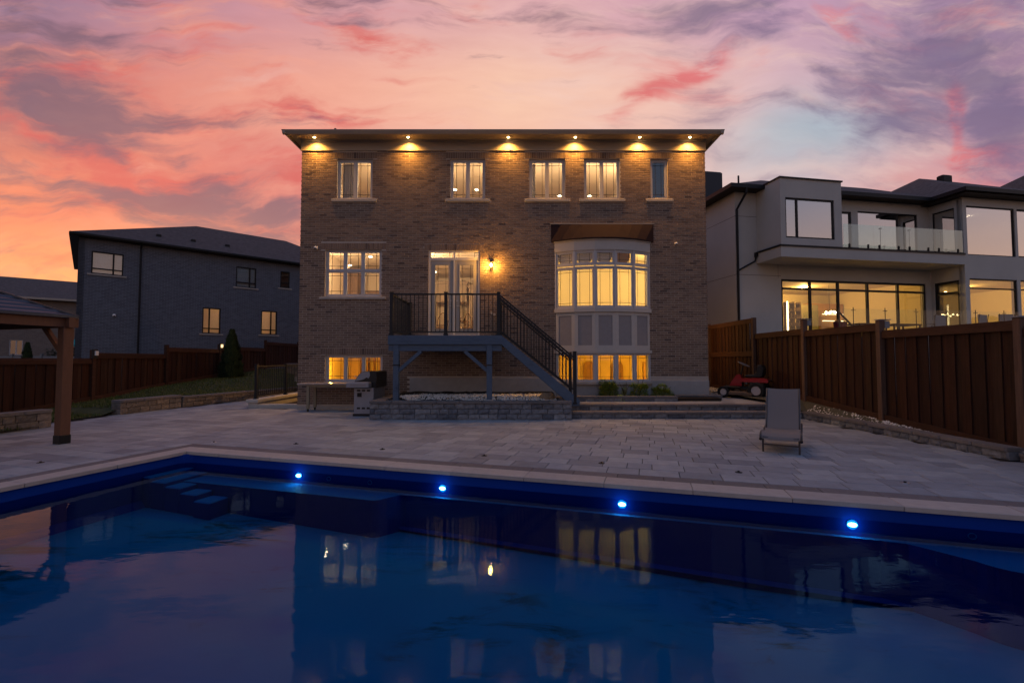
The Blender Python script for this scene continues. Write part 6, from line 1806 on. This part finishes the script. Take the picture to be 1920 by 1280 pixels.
# hip roof with overhang
ov = 0.34; ez_ = kz(6.52); De = 9.0 * GK
def gP(u, v_, z): return (GA.x + GD.x * u + GN.x * v_, GA.y + GD.y * u + GN.y * v_, z)
q = MB(); rzt = 2.3 * GK
c_ = [gP(-ov, -ov, ez_ + .14), gP(GLN + ov, -ov, ez_ + .14), gP(GLN + ov, De + ov, ez_ + .14), gP(-ov, De + ov, ez_ + .14), gP(De / 2, De / 2, ez_ + rzt), gP(GLN - De / 2 + 1.9, De / 2, ez_ + rzt)]
q.add(c_, [(0, 1, 5, 4), (1, 2, 5), (2, 3, 4, 5), (3, 0, 4), (3, 2, 1, 0)])
groof = q.build('roof', M_SHINGLE, gh)
q = MB(); Mg = Matrix(((GD.x, GN.x, 0, GA.x), (GD.y, GN.y, 0, GA.y), (0, 0, 1, 0), (0, 0, 0, 1))); q.M = Mg
q.box(-ov, GLN + ov, -ov - 0.02, -ov, ez_ + 0.0, ez_ + 0.13); q.box(-ov - 0.02, -ov, -ov, De + ov, ez_ + 0.0, ez_ + 0.13)
q.box(-ov, GLN + ov, -ov, 0.02, ez_ - 0.012, ez_ + 0.0); q.box(-ov, 0.02, 0.02, De + ov, ez_ - 0.012, ez_ + 0.0)
q.build('fascia', M_DFRAME, gh)
q = MB(); q.M = Mg; q.cbox(-ov, GLN + ov, -ov - 0.12, -ov - 0.022, ez_ + 0.03, ez_ + 0.14, 0.02); q.build('gutter', M_DFRAME, gh)
ud = gh_uv(265, 455)[0]
q = MB(); q.M = Mg; q.tube([(ud, -ov - 0.05, ez_ + 0.03), (ud, -0.06, ez_ - 0.25), (ud, -0.06, 4.4), (ud, -0.06, 0.2)], 0.045, 8); q.build('downspout', M_DFRAME, gh)
for uu, vv in ((2.6 * GK, 1.26), (3.9 * GK, 1.26), (5.3 * GK, 1.26)):
    z = ez_ + 0.14 + (vv + ov) / (De / 2 + ov) * (rzt - 0.14); q = MB(); q.M = Mg; q.cbox(uu - 0.12, uu + 0.12, vv - 0.12, vv + 0.12, z - 0.05, z + 0.10, 0.02); q.build('roof_vent', M_BLACK, groof)
dome_cam('white camera on the grey brick wall left of the downspout', GA.x + GD.x * gh_uv(214, 591)[0], gh_uv(214, 591)[1], Y=GA.y + GD.y * gh_uv(214, 591)[0], r=0.07, nrm=(-GN.x, -GN.y))

# --- far-left house beyond
M_FB = brick_tex_mat('far_brown_brick', (0.16, 0.12, 0.10), (0.12, 0.09, 0.08), (0.2, 0.17, 0.15))
fh = thing('far_brick_house', 'distant brown brick house with dark roof behind the gazebo', 'house', (-34, 32, 0))
FA = R(38); 
def fP(u, v_): return (-50 + math.cos(FA) * u - math.sin(FA) * v_, 33 + math.sin(FA) * u + math.cos(FA) * v_)
fhw = [(9.2, 10.0, 2.0, 3.3), (13.6, 14.5, 2.0, 3.2)]
w_, FM, _ = uvwall('wall', fP(0, 0), fP(22, 0), 0, 7.0, fhw, M_FB, fh)
uvwall('wall', fP(22, 0), fP(22, 12), 0, 7.0, [], M_FB, fh)
for h in fhw: simple_window(FM, *h, fh, vdiv=((h[0] + h[1]) / 2,), fm=M_FRAME, gm=M_GLASSD)
shade_room(FM, 8.5, 15, 1.5, 3.8, fh, 2.5, mat('dim_room'))
q = MB(); c_ = [(*fP(-.5, -.5), 6.9), (*fP(22.5, -.5), 6.9), (*fP(22.5, 12.5), 6.9), (*fP(-.5, 12.5), 6.9), (*fP(6, 6), 9.4), (*fP(16, 6), 9.4)]
q.add(c_, [(0, 1, 5, 4), (1, 2, 5), (2, 3, 4, 5), (3, 0, 4), (3, 2, 1, 0)]); q.build('roof', M_SHINGLE, fh)
q = MB(); q.bar((*fP(-.5, -.52), 6.92), (*fP(22.5, -.52), 6.92), 0.1, 0.18); q.build('fascia', M_STUCCO, fh)
# garden things beyond the left fence seen under the gazebo roof
t = thing('patio_umbrella', 'teal canopy with white trim beyond the left fence', 'umbrella', (-24.5, 26.5, 0))
q = MB(); cu = Vector((-24.2, 26.2, 0)); n = 4
vs = [(cu.x, cu.y, 3.15)] + [(cu.x + 1.35 * math.cos(R(45 + 90 * k + 20)), cu.y + 1.35 * math.sin(R(45 + 90 * k + 20)), 2.45) for k in range(4)] + [(cu.x + 1.35 * math.cos(R(45 + 90 * k + 20)), cu.y + 1.35 * math.sin(R(45 + 90 * k + 20)), 2.36) for k in range(4)]
q.add(vs, [(0, 1 + k, 1 + (k + 1) % 4) for k in range(4)] + [(1 + k, 5 + k, 5 + (k + 1) % 4, 1 + (k + 1) % 4) for k in range(4)]); q.build('canopy', mat('teal_canvas', (0.02, 0.30, 0.32), 0.8), t)
q = MB(); q.cyl((cu.x, cu.y, 0), (cu.x, cu.y, 3.1), 0.03, n=8); q.build('pole', M_BLACK, t)
cedar('small dark cedar beyond the left fence under the gazebo roof', -22.9, 21.5, 0.0, 0.36, 2.35, 5000, 8)
q = MB(); leafclump(q, (-25.8, 26.5, 1.6), (1.2, 1.0, 1.0), 1500, random.Random(5), 0.14); tag(q.build('far_shrub', M_LEAFD), 'green bush between the small cedar and the teal canopy', 'plant')
q = MB(); q.cbox(-36, -18, 24.0, 24.12, 0, 1.95, 0.02); 
gf = thing('grey_panel_fence', 'pale grey panel fence beyond the left board fence', 'fence', (-27, 24, 0))
for i in range(12):
    q = MB(); x0 = -36 + i * 1.5; q.cbox(x0 + 0.06, x0 + 1.44, 23.2, 23.26, 0.1, 1.78, 0.01); q.build('panel', mat('grey_panel', (0.16, 0.165, 0.175), 0.7, var=0.1), gf)
    q = MB(); q.cbox(x0 - 0.05, x0 + 0.05, 23.17, 23.29, 0, 1.9, 0.01); q.build('post', MATS['grey_panel'], gf)

# --- modern stucco house on the right
YA = R(9.9); EX = Vector((math.cos(YA), math.sin(YA), 0)); EY = Vector((-math.sin(YA), math.cos(YA), 0)); RC = Vector((10.417, 21.0, 0))
RM = Matrix(((EX.x, EY.x, 0, RC.x), (EX.y, EY.y, 0, RC.y), (0, 0, 1, 0), (0, 0, 0, 1)))
rh = thing('modern_house', 'modern pale stucco house with big windows and glass balcony behind the right fence', 'house', (RC.x, RC.y, 0))
M_ST = mat('stucco', (0.41, 0.405, 0.39), 0.9, var=0.07, nscale=0.8, bump=0.003, bscale=150)
M_STL = mat('stucco_joint', (0.10, 0.09, 0.085), 0.9)
GFZ = 2.55; YB = -1.5; XB = 10.95
LWIN = [(2.36, 10.62, GFZ + 0.02, 5.42)]
UWIN = [(6.72, 10.25, 6.75, 8.92), (4.35, 6.35, 6.75, 8.85)]
def rwall(name, x0, x1, y, z0, z1, holes, t=0.25, side=None):
    q = MB(); q.M = RM; grid_wall(q, x0, x1, z0, z1, holes, y, y + t); return q.build(name, M_ST, rh)
rwall('wall', 0, XB, 0, 0, 9.45, LWIN + UWIN)
q = MB(); q.M = RM; q.box(0, 0.25, 0.25, 13, 0, 9.45); q.build('wall', M_ST, rh)
rwall('wall', XB, 22, YB, 0, 9.35, [(11.2, 14.05, GFZ + 0.02, 5.46), (14.25, 18, GFZ + 0.02, 5.46), (11.13, 14.05, 6.58, 8.95), (14.2, 16.5, 6.58, 8.95)])
# side of the right block, facing left
SM = RM @ Matrix.Translation((XB, 0, 0)) @ Matrix.Rotation(R(-90), 4, 'Z')     # local x runs towards the camera
q = MB(); q.M = SM; grid_wall(q, 0.002, 1.498, 0, 9.34, [(0.15, 1.14, 6.85, 8.95), (0.15, 1.24, GFZ + 0.02, 5.42)], 0, 0.22); q.build('wall', M_ST, rh)
# bump-out
q = MB(); q.M = RM; grid_wall(q, 1.12, 4.25, 6.64, 9.56, [(1.37, 3.86, 6.96, 8.75)], YB, YB + 0.2); q.box(1.12, 1.32, YB + 0.2, 0, 6.64, 9.56); q.box(4.05, 4.25, YB + 0.2, 0, 6.64, 9.56); q.box(1.12, 4.25, YB, 0.4, 9.56, 9.6)
q.build('bay_wall', M_ST, rh)
q = MB(); q.M = RM; q.box(1.07, 4.30, YB - 0.05, 0.4, 9.60, 9.66); q.build('parapet_cap', M_DFRAME, rh)
# balcony slab
q = MB(); q.M = RM; q.box(1.07, XB - 0.003, YB - 0.03, -0.003, 6.10, 6.56); q.build('balcony_slab', M_ST, rh)
q = MB(); q.M = RM; q.box(1.03, XB - 0.003, YB - 0.07, YB - 0.03, 6.56, 6.635); q.box(1.03, 1.07, YB - 0.03, -0.003, 6.56, 6.635); q.box(1.07, XB - 0.003, YB - 0.03, -0.003, 6.56, 6.62); q.build('balcony_edge', M_DFRAME, rh)
# stucco control joints
q = MB(); q.M = RM
for (x0, x1, z) in ((0, 1.6, 8.3), (0, 2.35, 5.55)): q.box(x0, x1, -0.004, 0.0, z, z + 0.018)
q.box(2.2, 2.212, -0.004, 0, 5.45, 6.1)
for z in (8.3, 5.55): q.box(-0.004, 0.0, 0, 9, z, z + 0.018)
q.build('stucco_joint', M_STL, rh)
# windows
M_RG = glass('neighbour_glass', (0.90, 0.90, 0.88), 1.5, boost=1.35)
M_RGM = glass('neighbour_glass_mirror', (0.5, 0.55, 0.57), 1.9, boost=3.2)
def rw(x0, x1, y, z0, z1, vd=(), hd=(), gm=None, fr=0.07, M=None):
    T = (M or RM) @ Matrix.Translation((0, y, 0)); return simple_window(T, x0, x1, z0, z1, rh, vdiv=vd, hdiv=hd, gm=gm or M_RG, fr=fr)
rw(*(LWIN[0][0], LWIN[0][1]), 0, LWIN[0][2], LWIN[0][3], vd=(3.96, 5.52, 7.2, 8.98), hd=(4.98,), fr=0.10)
rw(6.72, 10.25, 0, 6.75, 8.92, vd=(9.1,), gm=M_RGM, fr=0.05)
rw(4.35, 6.35, 0, 6.75, 8.85, vd=(5.75,), gm=M_RGM, fr=0.08)
rw(11.2, 14.05, YB, GFZ + 0.02, 5.46, hd=(5.0,), fr=0.06); rw(14.25, 18, YB, GFZ + 0.02, 5.46, hd=(5.0,), fr=0.06)
rw(11.13, 14.05, YB, 6.58, 8.95, gm=M_RGM, fr=0.05); rw(14.2, 16.5, YB, 6.58, 8.95, vd=(15.2,), gm=M_RGM, fr=0.07)
rw(1.37, 3.86, YB, 6.96, 8.75, vd=(1.98,), gm=M_RGM, fr=0.07)
rw(0.15, 1.14, 0, 6.85, 8.95, gm=M_RGM, M=SM, fr=0.05); rw(0.15, 1.24, 0, GFZ + 0.02, 5.42, hd=(4.85,), M=SM, fr=0.10)
# interiors
RWM = mat('neighbour_room_paint', (0.60, 0.50, 0.30), 0.8)
shade_room(RM, 1.9, 10.6, GFZ, 5.6, rh, 5.5, RWM, 520, (1.0, 0.60, 0.18))
T2 = RM @ Matrix.Translation((0, YB, 0))
shade_room(T2, 11.2, 18.2, GFZ, 5.6, rh, 5.5, RWM, 330, (1.0, 0.62, 0.20))
for (a, b, yo, m_) in ((4.3, 10.4, 0, 'dim_room'),):
    shade_room(RM, a, b, 6.7, 9.2, rh, 3.5, mat(m_))
shade_room(T2, 1.35, 4.0, 6.75, 9.2, rh, 3.0, mat('dim_room')); shade_room(T2, 11.1, 17, 6.5, 9.2, rh, 3.5, mat('pale_room', (0.5, 0.45, 0.4), 0.9), 14, (1, 0.75, 0.5))
# curtains and furnishings inside
def rthing_mesh(q, name, m, lab, cat, group=None): return tag(q.build(name, m), lab, cat, group)
def rcurt(lab, x0, x1, y, z0, z1, m, folds=8):
    q = MB(); n = folds * 6; vs = []; fs = []
    for i in range(n + 1):
        x = x0 + (x1 - x0) * i / n; yy = y + 0.04 * math.sin(i / 6 * 6.283)
        vs += [(x, yy, z0), (x, yy, z1)]
    for i in range(n): fs.append((2 * i, 2 * i + 2, 2 * i + 3, 2 * i + 1))
    q.M = RM; q.add(vs, fs); return rthing_mesh(q, 'curtain', m, lab, 'curtain')
rcurt('dark curtain behind the balcony window of the modern house', 8.3, 10.2, 0.5, 6.75, 8.95, mat('dark_curtain', (0.08, 0.08, 0.09), 0.9))
rcurt('pale curtain at the right end of the big upper right window of the modern house', 13.3, 14.0, YB + 0.5, 6.6, 8.95, M_CURT, 4)
rcurt('pale curtain at the left of the bay window upstairs in the modern house', 1.5, 2.0, YB + 0.6, 7.0, 8.8, M_CURT, 3)
q = MB(); q.M = RM; yy = 3.4
for k in range(6): q.box(5.7, 6.5, yy, yy + 0.35, GFZ + 0.1 + k * 0.42, GFZ + 0.13 + k * 0.42)
for x in (5.7, 6.1, 6.5): q.box(x - 0.02, x + 0.02, yy, yy + 0.35, GFZ, GFZ + 2.3)
rs = random.Random(2)
for k in range(5):
    for x in (5.78, 5.9, 6.18, 6.3, 6.4): q.box(x, x + 0.06, yy + 0.05, yy + 0.2, GFZ + 0.13 + k * 0.42, GFZ + 0.13 + k * 0.42 + rs.uniform(0.1, 0.28))
rthing_mesh(q, 'display_shelf', mat('dark_shelf', (0.05, 0.035, 0.02), 0.5), 'dark display shelf with bottles inside the modern house', 'shelves')
q = MB(); q.M = RM; q.box(5.55, 5.60, 3.3, 3.36, GFZ + 0.05, GFZ + 2.3); rthing_mesh(q, 'strip_light', glow('strip_light', (1.0, 0.75, 0.35), 9.0), 'vertical lit strip beside the display shelf in the modern house', 'lamp')
q = MB(); q.M = RM; q.box(8.1, 10.5, 4.6, 5.0, GFZ, GFZ + 2.4); rthing_mesh(q, 'wood_cabinet', mat('oak_panel', (0.36, 0.20, 0.07), 0.5, var=0.1), 'tall oak cabinet wall in the kitchen of the modern house', 'cabinet')
for k, z in enumerate((GFZ + 1.35, GFZ + 1.75)):
    q = MB(); q.M = RM; q.box(9.0, 10.4, 4.5, 4.56, z, z + 0.03); rthing_mesh(q, 'shelf_light', glow('shelf_light', (1.0, 0.75, 0.4), 5.0), ('lower' if k == 0 else 'upper') + ' lit shelf strip in the kitchen of the modern house', 'lamp')
q = MB(); q.M = RM; q.box(6.9, 8.0, 3.8, 3.9, GFZ, GFZ + 2.2); rthing_mesh(q, 'stone_panel', mat('olive_panel', (0.18, 0.16, 0.08), 0.6), 'olive brown wall panel behind the chandelier of the modern house', 'panel')
ch = thing('chandelier', 'cluster of glowing round bulbs hanging in the modern house', 'lamp', tuple(RM @ Vector((7.1, 2.2, 4.3))))
chM = RM
for k, (x, y, z) in enumerate(((6.75, 2.0, 4.12), (6.95, 2.2, 4.08), (7.05, 2.0, 4.16), (7.22, 2.3, 4.12), (7.32, 2.1, 4.17), (7.5, 2.2, 4.15))):
    q = MB(); q.M = RM; q.sphere((x, y, z), 0.055, 10, 8); q.build('bulb', glow('chandelier_bulb', (1.0, 0.72, 0.32), 26.0), ch, smooth=True)
q = MB(); q.M = RM; q.cyl((7.1, 2.15, 4.2), (7.1, 2.15, 5.6), 0.012, n=6); q.bar((6.75, 2.1, 4.2), (7.5, 2.1, 4.2), 0.02, 0.02); q.build('rod', M_BLACK, ch)
# roofs
q = MB(); q.M = RM; eo = 0.5; ez2 = 9.40
def slabroof(pts, faces): q2 = MB(); q2.M = RM; q2.add(pts, faces); return q2
E1 = 9.60
rp = [(-eo, -eo, E1), (12.4, -eo, E1 - 0.0), (12.4, 6, E1 + 2.55), (4.6, 5.6, 12.55), (2.0, 5.6, 12.55), (-eo, 12.8, E1), (12.4, 11, E1)]
q = MB(); q.M = RM
q.add([(-eo, -eo, E1), (12.5, -eo, E1), (12.5, 13.5, E1), (-eo, 13.5, E1), (5.2, 4.7, 12.2), (12.5, 4.7, 12.2)], [(0, 1, 5, 4), (0, 4, 3), (3, 4, 5, 2)])
q.add([(XB - 0.5, -2.0, E1), (19.5, -2.0, E1), (19.5, 12, E1), (XB - 0.5, 12, E1), (15.6, 4.0, 12.75), (16.6, 4.0, 12.75)], [(0, 1, 5, 4), (1, 2, 5), (0, 4, 3), (2, 3, 4, 5)])
q.add([(18.6, -2.6, E1), (30, -2.6, E1), (30, 12, E1), (18.6, 12, E1), (24, 4.0, 13.6), (26, 4.0, 13.6)], [(0, 1, 5, 4), (0, 4, 3)])
rroof = q.build('roof', M_SHINGLE, rh)
q = MB(); q.M = RM
q.box(-eo, XB - 0.5, -eo - 0.10, -eo, 9.44, 9.62); q.box(-eo - 0.10, -eo, -eo - 0.1, 13.5, 9.44, 9.62); q.box(XB - 0.6, XB - 0.5, -2.1, -eo - 0.1, 9.44, 9.62); q.box(XB - 0.5, 19.5, -2.1, -2.0, 9.44, 9.62)
q.build('gutter', M_DFRAME, rh)
q = MB(); q.M = RM
q.box(-eo, XB - 0.503, -eo, 0.01, 9.452, 9.464); q.box(-eo, 0.01, 0.01, 13.5, 9.452, 9.464); q.box(XB - 0.5, 19.5, -2.0, YB + 0.01, 9.36, 9.372); q.box(XB - 0.5, XB, YB + 0.01, 0.01, 9.36, 9.372); q.build('soffit', M_DFRAME, rh)
for (x, y, z) in ((7.2, 3.6, 11.55), (9.3, 3.9, 11.75), (16.4, 3.2, 12.45)):
    q = MB(); q.M = RM; q.cbox(x - 0.35, x + 0.35, y - 0.2, y + 0.2, z - 0.2, z + 0.2, 0.05); q.build('roof_vent', M_BLACK, rroof)
q = MB(); q.M = RM; q.cyl((3.2, 4.0, 11.5), (3.2, 4.0, 12.05), 0.05, n=8); q.build('vent_pipe', M_BLACK, rroof)
q = MB(); q.M = RM; q.cbox(-0.8, 2.2, 4.0, 7.0, 9.6, 12.15, 0.02); q.cbox(-0.75, 2.15, 4.05, 6.95, 12.15, 12.2, 0.01); q.build('roof_monitor', mat('dark_cladding', (0.045, 0.05, 0.06), 0.6), rh)
# downspouts
q = MB(); q.M = RM; q.tube([(0.2, -eo - 0.05, 9.45), (0.2, -eo - 0.05, 9.25), (0.06, -0.06, 8.6), (0.06, -0.06, 2.4)], 0.055, 8); q.build('downspout', M_DFRAME, rh)
q = MB(); q.M = RM; q.cbox(0.94, 1.08, -0.14, -0.02, 6.40, 6.60, 0.01); q.tube([(1.0, -0.07, 6.4), (0.95, -0.07, 6.2), (0.1, -0.07, 5.75)], 0.04, 8); q.build('downspout', M_DFRAME, rh)
# balcony glass guard
bg = thing('glass_guard', 'frameless glass balcony guard of the modern house', 'railing', tuple(RM @ Vector((7, YB, 6.65))))
M_GG = glass('guard_glass', (0.80, 0.90, 0.90), 1.6, gcol=(0.85, 1, 1), boost=2.0)
xs_ = [4.30, 5.9, 7.55, 9.2, 10.90]
for i in range(4):
    q = MB(); q.M = RM; q.box(xs_[i] + 0.01, xs_[i + 1] - 0.01, YB, YB + 0.012, 6.68, 7.72); pn = q.build('glass_panel', M_GG, bg)
    for x in (xs_[i] + 0.3, xs_[i + 1] - 0.3):
        q = MB(); q.M = RM; q.cbox(x - 0.03, x + 0.03, YB - 0.03, YB + 0.04, 6.635, 6.83, 0.005); q.build('clamp', M_BLACK, pn)
for i, x in enumerate((4.9, 6.5, 8.1, 9.9)):
    z0 = 6.64; t = thing('light_stake', 'thin dark stake light on the glass balcony, ' + ('leftmost of four', 'second from the left', 'third from the left', 'rightmost of four')[i], 'lamp', tuple(RM @ Vector((x, YB + 0.2, z0))), 'stake lights on the balcony')
    q = MB(); q.M = RM; q.cyl((x, YB + 0.2, z0), (x, YB + 0.2, z0 + 1.0), 0.012, n=6); q.build('pole', M_BLACK, t)
    q = MB(); q.M = RM; q.cyl((x, YB + 0.2, z0 + 1.0), (x, YB + 0.2, z0 + 1.04), 0.06, n=8); q.build('head', M_BLACK, t)
# raised terrace of the modern house with glass guard and chairs
q = MB(); q.M = RM; q.box(-0.2, 24, -4.2, 0.0, 0, 2.5); q.build('neighbour_terrace', mat('terrace_concrete', (0.25, 0.24, 0.23), 0.9), kind='structure')
tg = thing('glass_guard', 'low clear glass guard round the terrace of the modern house above the fence', 'railing', tuple(RM @ Vector((5, -4, 2.5))))
M_GG2 = glass('terrace_glass', (0.93, 0.96, 0.96), 1.4, boost=0.5)
for i in range(9):
    q = MB(); q.M = RM; x0 = 1.3 + i * 1.45; q.box(x0 + 0.01, x0 + 1.44, -4.05, -4.038, 2.55, 3.56); q.build('glass_panel', M_GG2, tg)
for i in range(8):
    q = MB(); q.M = RM; x = 2.05 + i * 1.45; q.cyl((x, -3.98, 2.5), (x, -3.98, 3.62), 0.014, n=6); q.bar((x - 0.10, -3.98, 3.50), (x + 0.10, -3.98, 3.50), 0.02, 0.02); q.build('guard_post', M_BLACK, tg)
q = MB(); q.M = RM; q.box(1.3, 1.312, -4.04, -2.4, 2.55, 3.56); q.build('glass_panel', M_GG2, tg)
def tchair(lab, x, y, rz, m):
    M0 = RM @ Matrix.Translation((x, y, 2.5)) @ Matrix.Rotation(rz, 4, 'Z')
    t = thing('terrace_chair', lab, 'chair', tuple(M0 @ Vector((0, 0, 0))), 'chairs on the terrace of the modern house')
    q = MB(); q.M = M0; q.cbox(-0.28, 0.28, -0.25, 0.28, 0.38, 0.43, 0.01); q.build('seat', m, t)
    q = MB(); q.M = M0; q.extr([(-0.26, 0.42), (0.26, 0.42), (0.3, 0.98), (-0.3, 0.98)], 0.26, 0.30); q.build('backrest', m, t)
    q = MB(); q.M = M0
    for sx in (-0.3, 0.3): q.tube([(sx, -0.28, 0), (sx, -0.28, 0.6), (sx, 0.28, 0.62), (sx * 1.05, 0.34, 1.0)], 0.016, 6); q.tube([(sx, 0.3, 0.0), (sx, 0.28, 0.62)], 0.016, 6)
    q.build('frame', M_BLACK, t)
M_TC = mat('terrace_sling', (0.17, 0.18, 0.20), 0.8)
tchair('grey sling chair left of the large chair on the modern house terrace', 8.75, -3.3, R(190), M_TC); tchair('large grey sling chair seen from behind on the modern house terrace', 9.6, -3.6, R(170), M_TC)
tchair('low grey chair right of the middle door on the modern house terrace', 10.9, -3.3, R(180), M_TC); tchair('grey chair turned sideways near the covered grill on the terrace', 12.0, -3.1, R(250), M_TC); tchair('darker chair furthest left on the modern house terrace', 7.3, -2.8, R(180), M_TC)
q = MB(); q.M = RM; q.extr([(12.9, 2.5), (15.4, 2.5), (15.3, 3.6), (14.4, 3.85), (13.7, 3.72)], -3.4, -2.6); tag(q.build('grill_cover', mat('black_cover', (0.02, 0.02, 0.024), 0.6)), 'black covered grill at the right end of the modern house terrace', 'grill')
q = MB(); q.M = RM; q.cyl((2.15, -3.3, 2.5), (2.15, -3.3, 3.1), 0.18, 0.24, n=12); tag(q.build('flower_pot', mat('red_pot', (0.16, 0.02, 0.03), 0.5)), 'dark red pot at the left end of the modern house terrace', 'pot')
q = MB(); q.M = RM; q.sphere((2.75, -2.6, 3.1), 0.16, 10, 8); q.cyl((2.75, -2.6, 2.5), (2.75, -2.6, 2.98), 0.12, n=10); tag(q.build('ball_ornament', mat('amber_ball', (0.35, 0.13, 0.03), 0.5)), 'amber ball ornament beside the dark red pot on the terrace', 'ornament')
q = MB(); q.M = RM; q.bar((1.7, -3.7, 3.45), (2.6, -3.5, 2.85), 0.05, 0.05); q.cyl((1.7, -3.7, 2.5), (1.7, -3.7, 3.45), 0.02, n=6); q.cyl((2.6, -3.5, 2.5), (2.6, -3.5, 2.85), 0.02, n=6); tag(q.build('stair_handrail', M_BLACK), 'short black sloping handrail at the left end of the terrace', 'handrail')
for i, (x, lab) in enumerate(((4.2, 'dark outdoor table frame left of the chandelier window'), (5.9, 'dark slatted outdoor bench in front of the chandelier window'))):
    t = thing('outdoor_table', lab, 'table', tuple(RM @ Vector((x, -2.5, 2.5)))); q = MB(); q.M = RM; q.cbox(x - 0.7, x + 0.7, -2.9, -2.1, 3.06, 3.12, 0.01); q.build('tabletop', mat('dark_teak', (0.05, 0.025, 0.012), 0.5), t)
    for sx in (-0.65, 0.65):
        for sy in (-2.85, -2.15): q = MB(); q.M = RM; q.bar((x + sx, sy, 2.5), (x + sx, sy, 3.06), 0.05, 0.05); q.build('leg', MATS['dark_teak'], t)

# trees behind the photographer (seen only mirrored in windows)
def bigtree(lab, x, y, h, r, seed):
    rs = random.Random(seed); t = thing('broadleaf_tree', lab, 'tree', (x, y, 0), 'trees behind the pool')
    q = MB(); q.cyl((x, y, 0), (x, y, h * 0.6), 0.22, 0.1, n=8)
    for k in range(6): a = rs.uniform(0, 6.28); q.cyl((x, y, h * 0.35 + k * 0.06 * h), (x + r * 0.6 * math.cos(a), y + r * 0.6 * math.sin(a), h * 0.6 + k * 0.05 * h), 0.07, 0.02, n=6)
    q.build('trunk', mat('bark'), t)
    q = MB()
    for k in range(26):
        a = rs.uniform(0, 6.28); rad = r * rs.uniform(0, 0.85); c = (x + rad * math.cos(a), y + rad * math.sin(a), h * rs.uniform(0.45, 0.9)); leafclump(q, c, (r * 0.32, r * 0.32, r * 0.3), 120, rs, 0.45)
    q.build('crown', M_LEAFD, t)
bigtree('left broadleaf tree behind the pool', -16, -26, 9.5, 3.6, 1); bigtree('middle broadleaf tree behind the pool', 6, -30, 9.0, 3.8, 2); bigtree('right broadleaf tree behind the pool', 22, -24, 8.6, 3.4, 3)
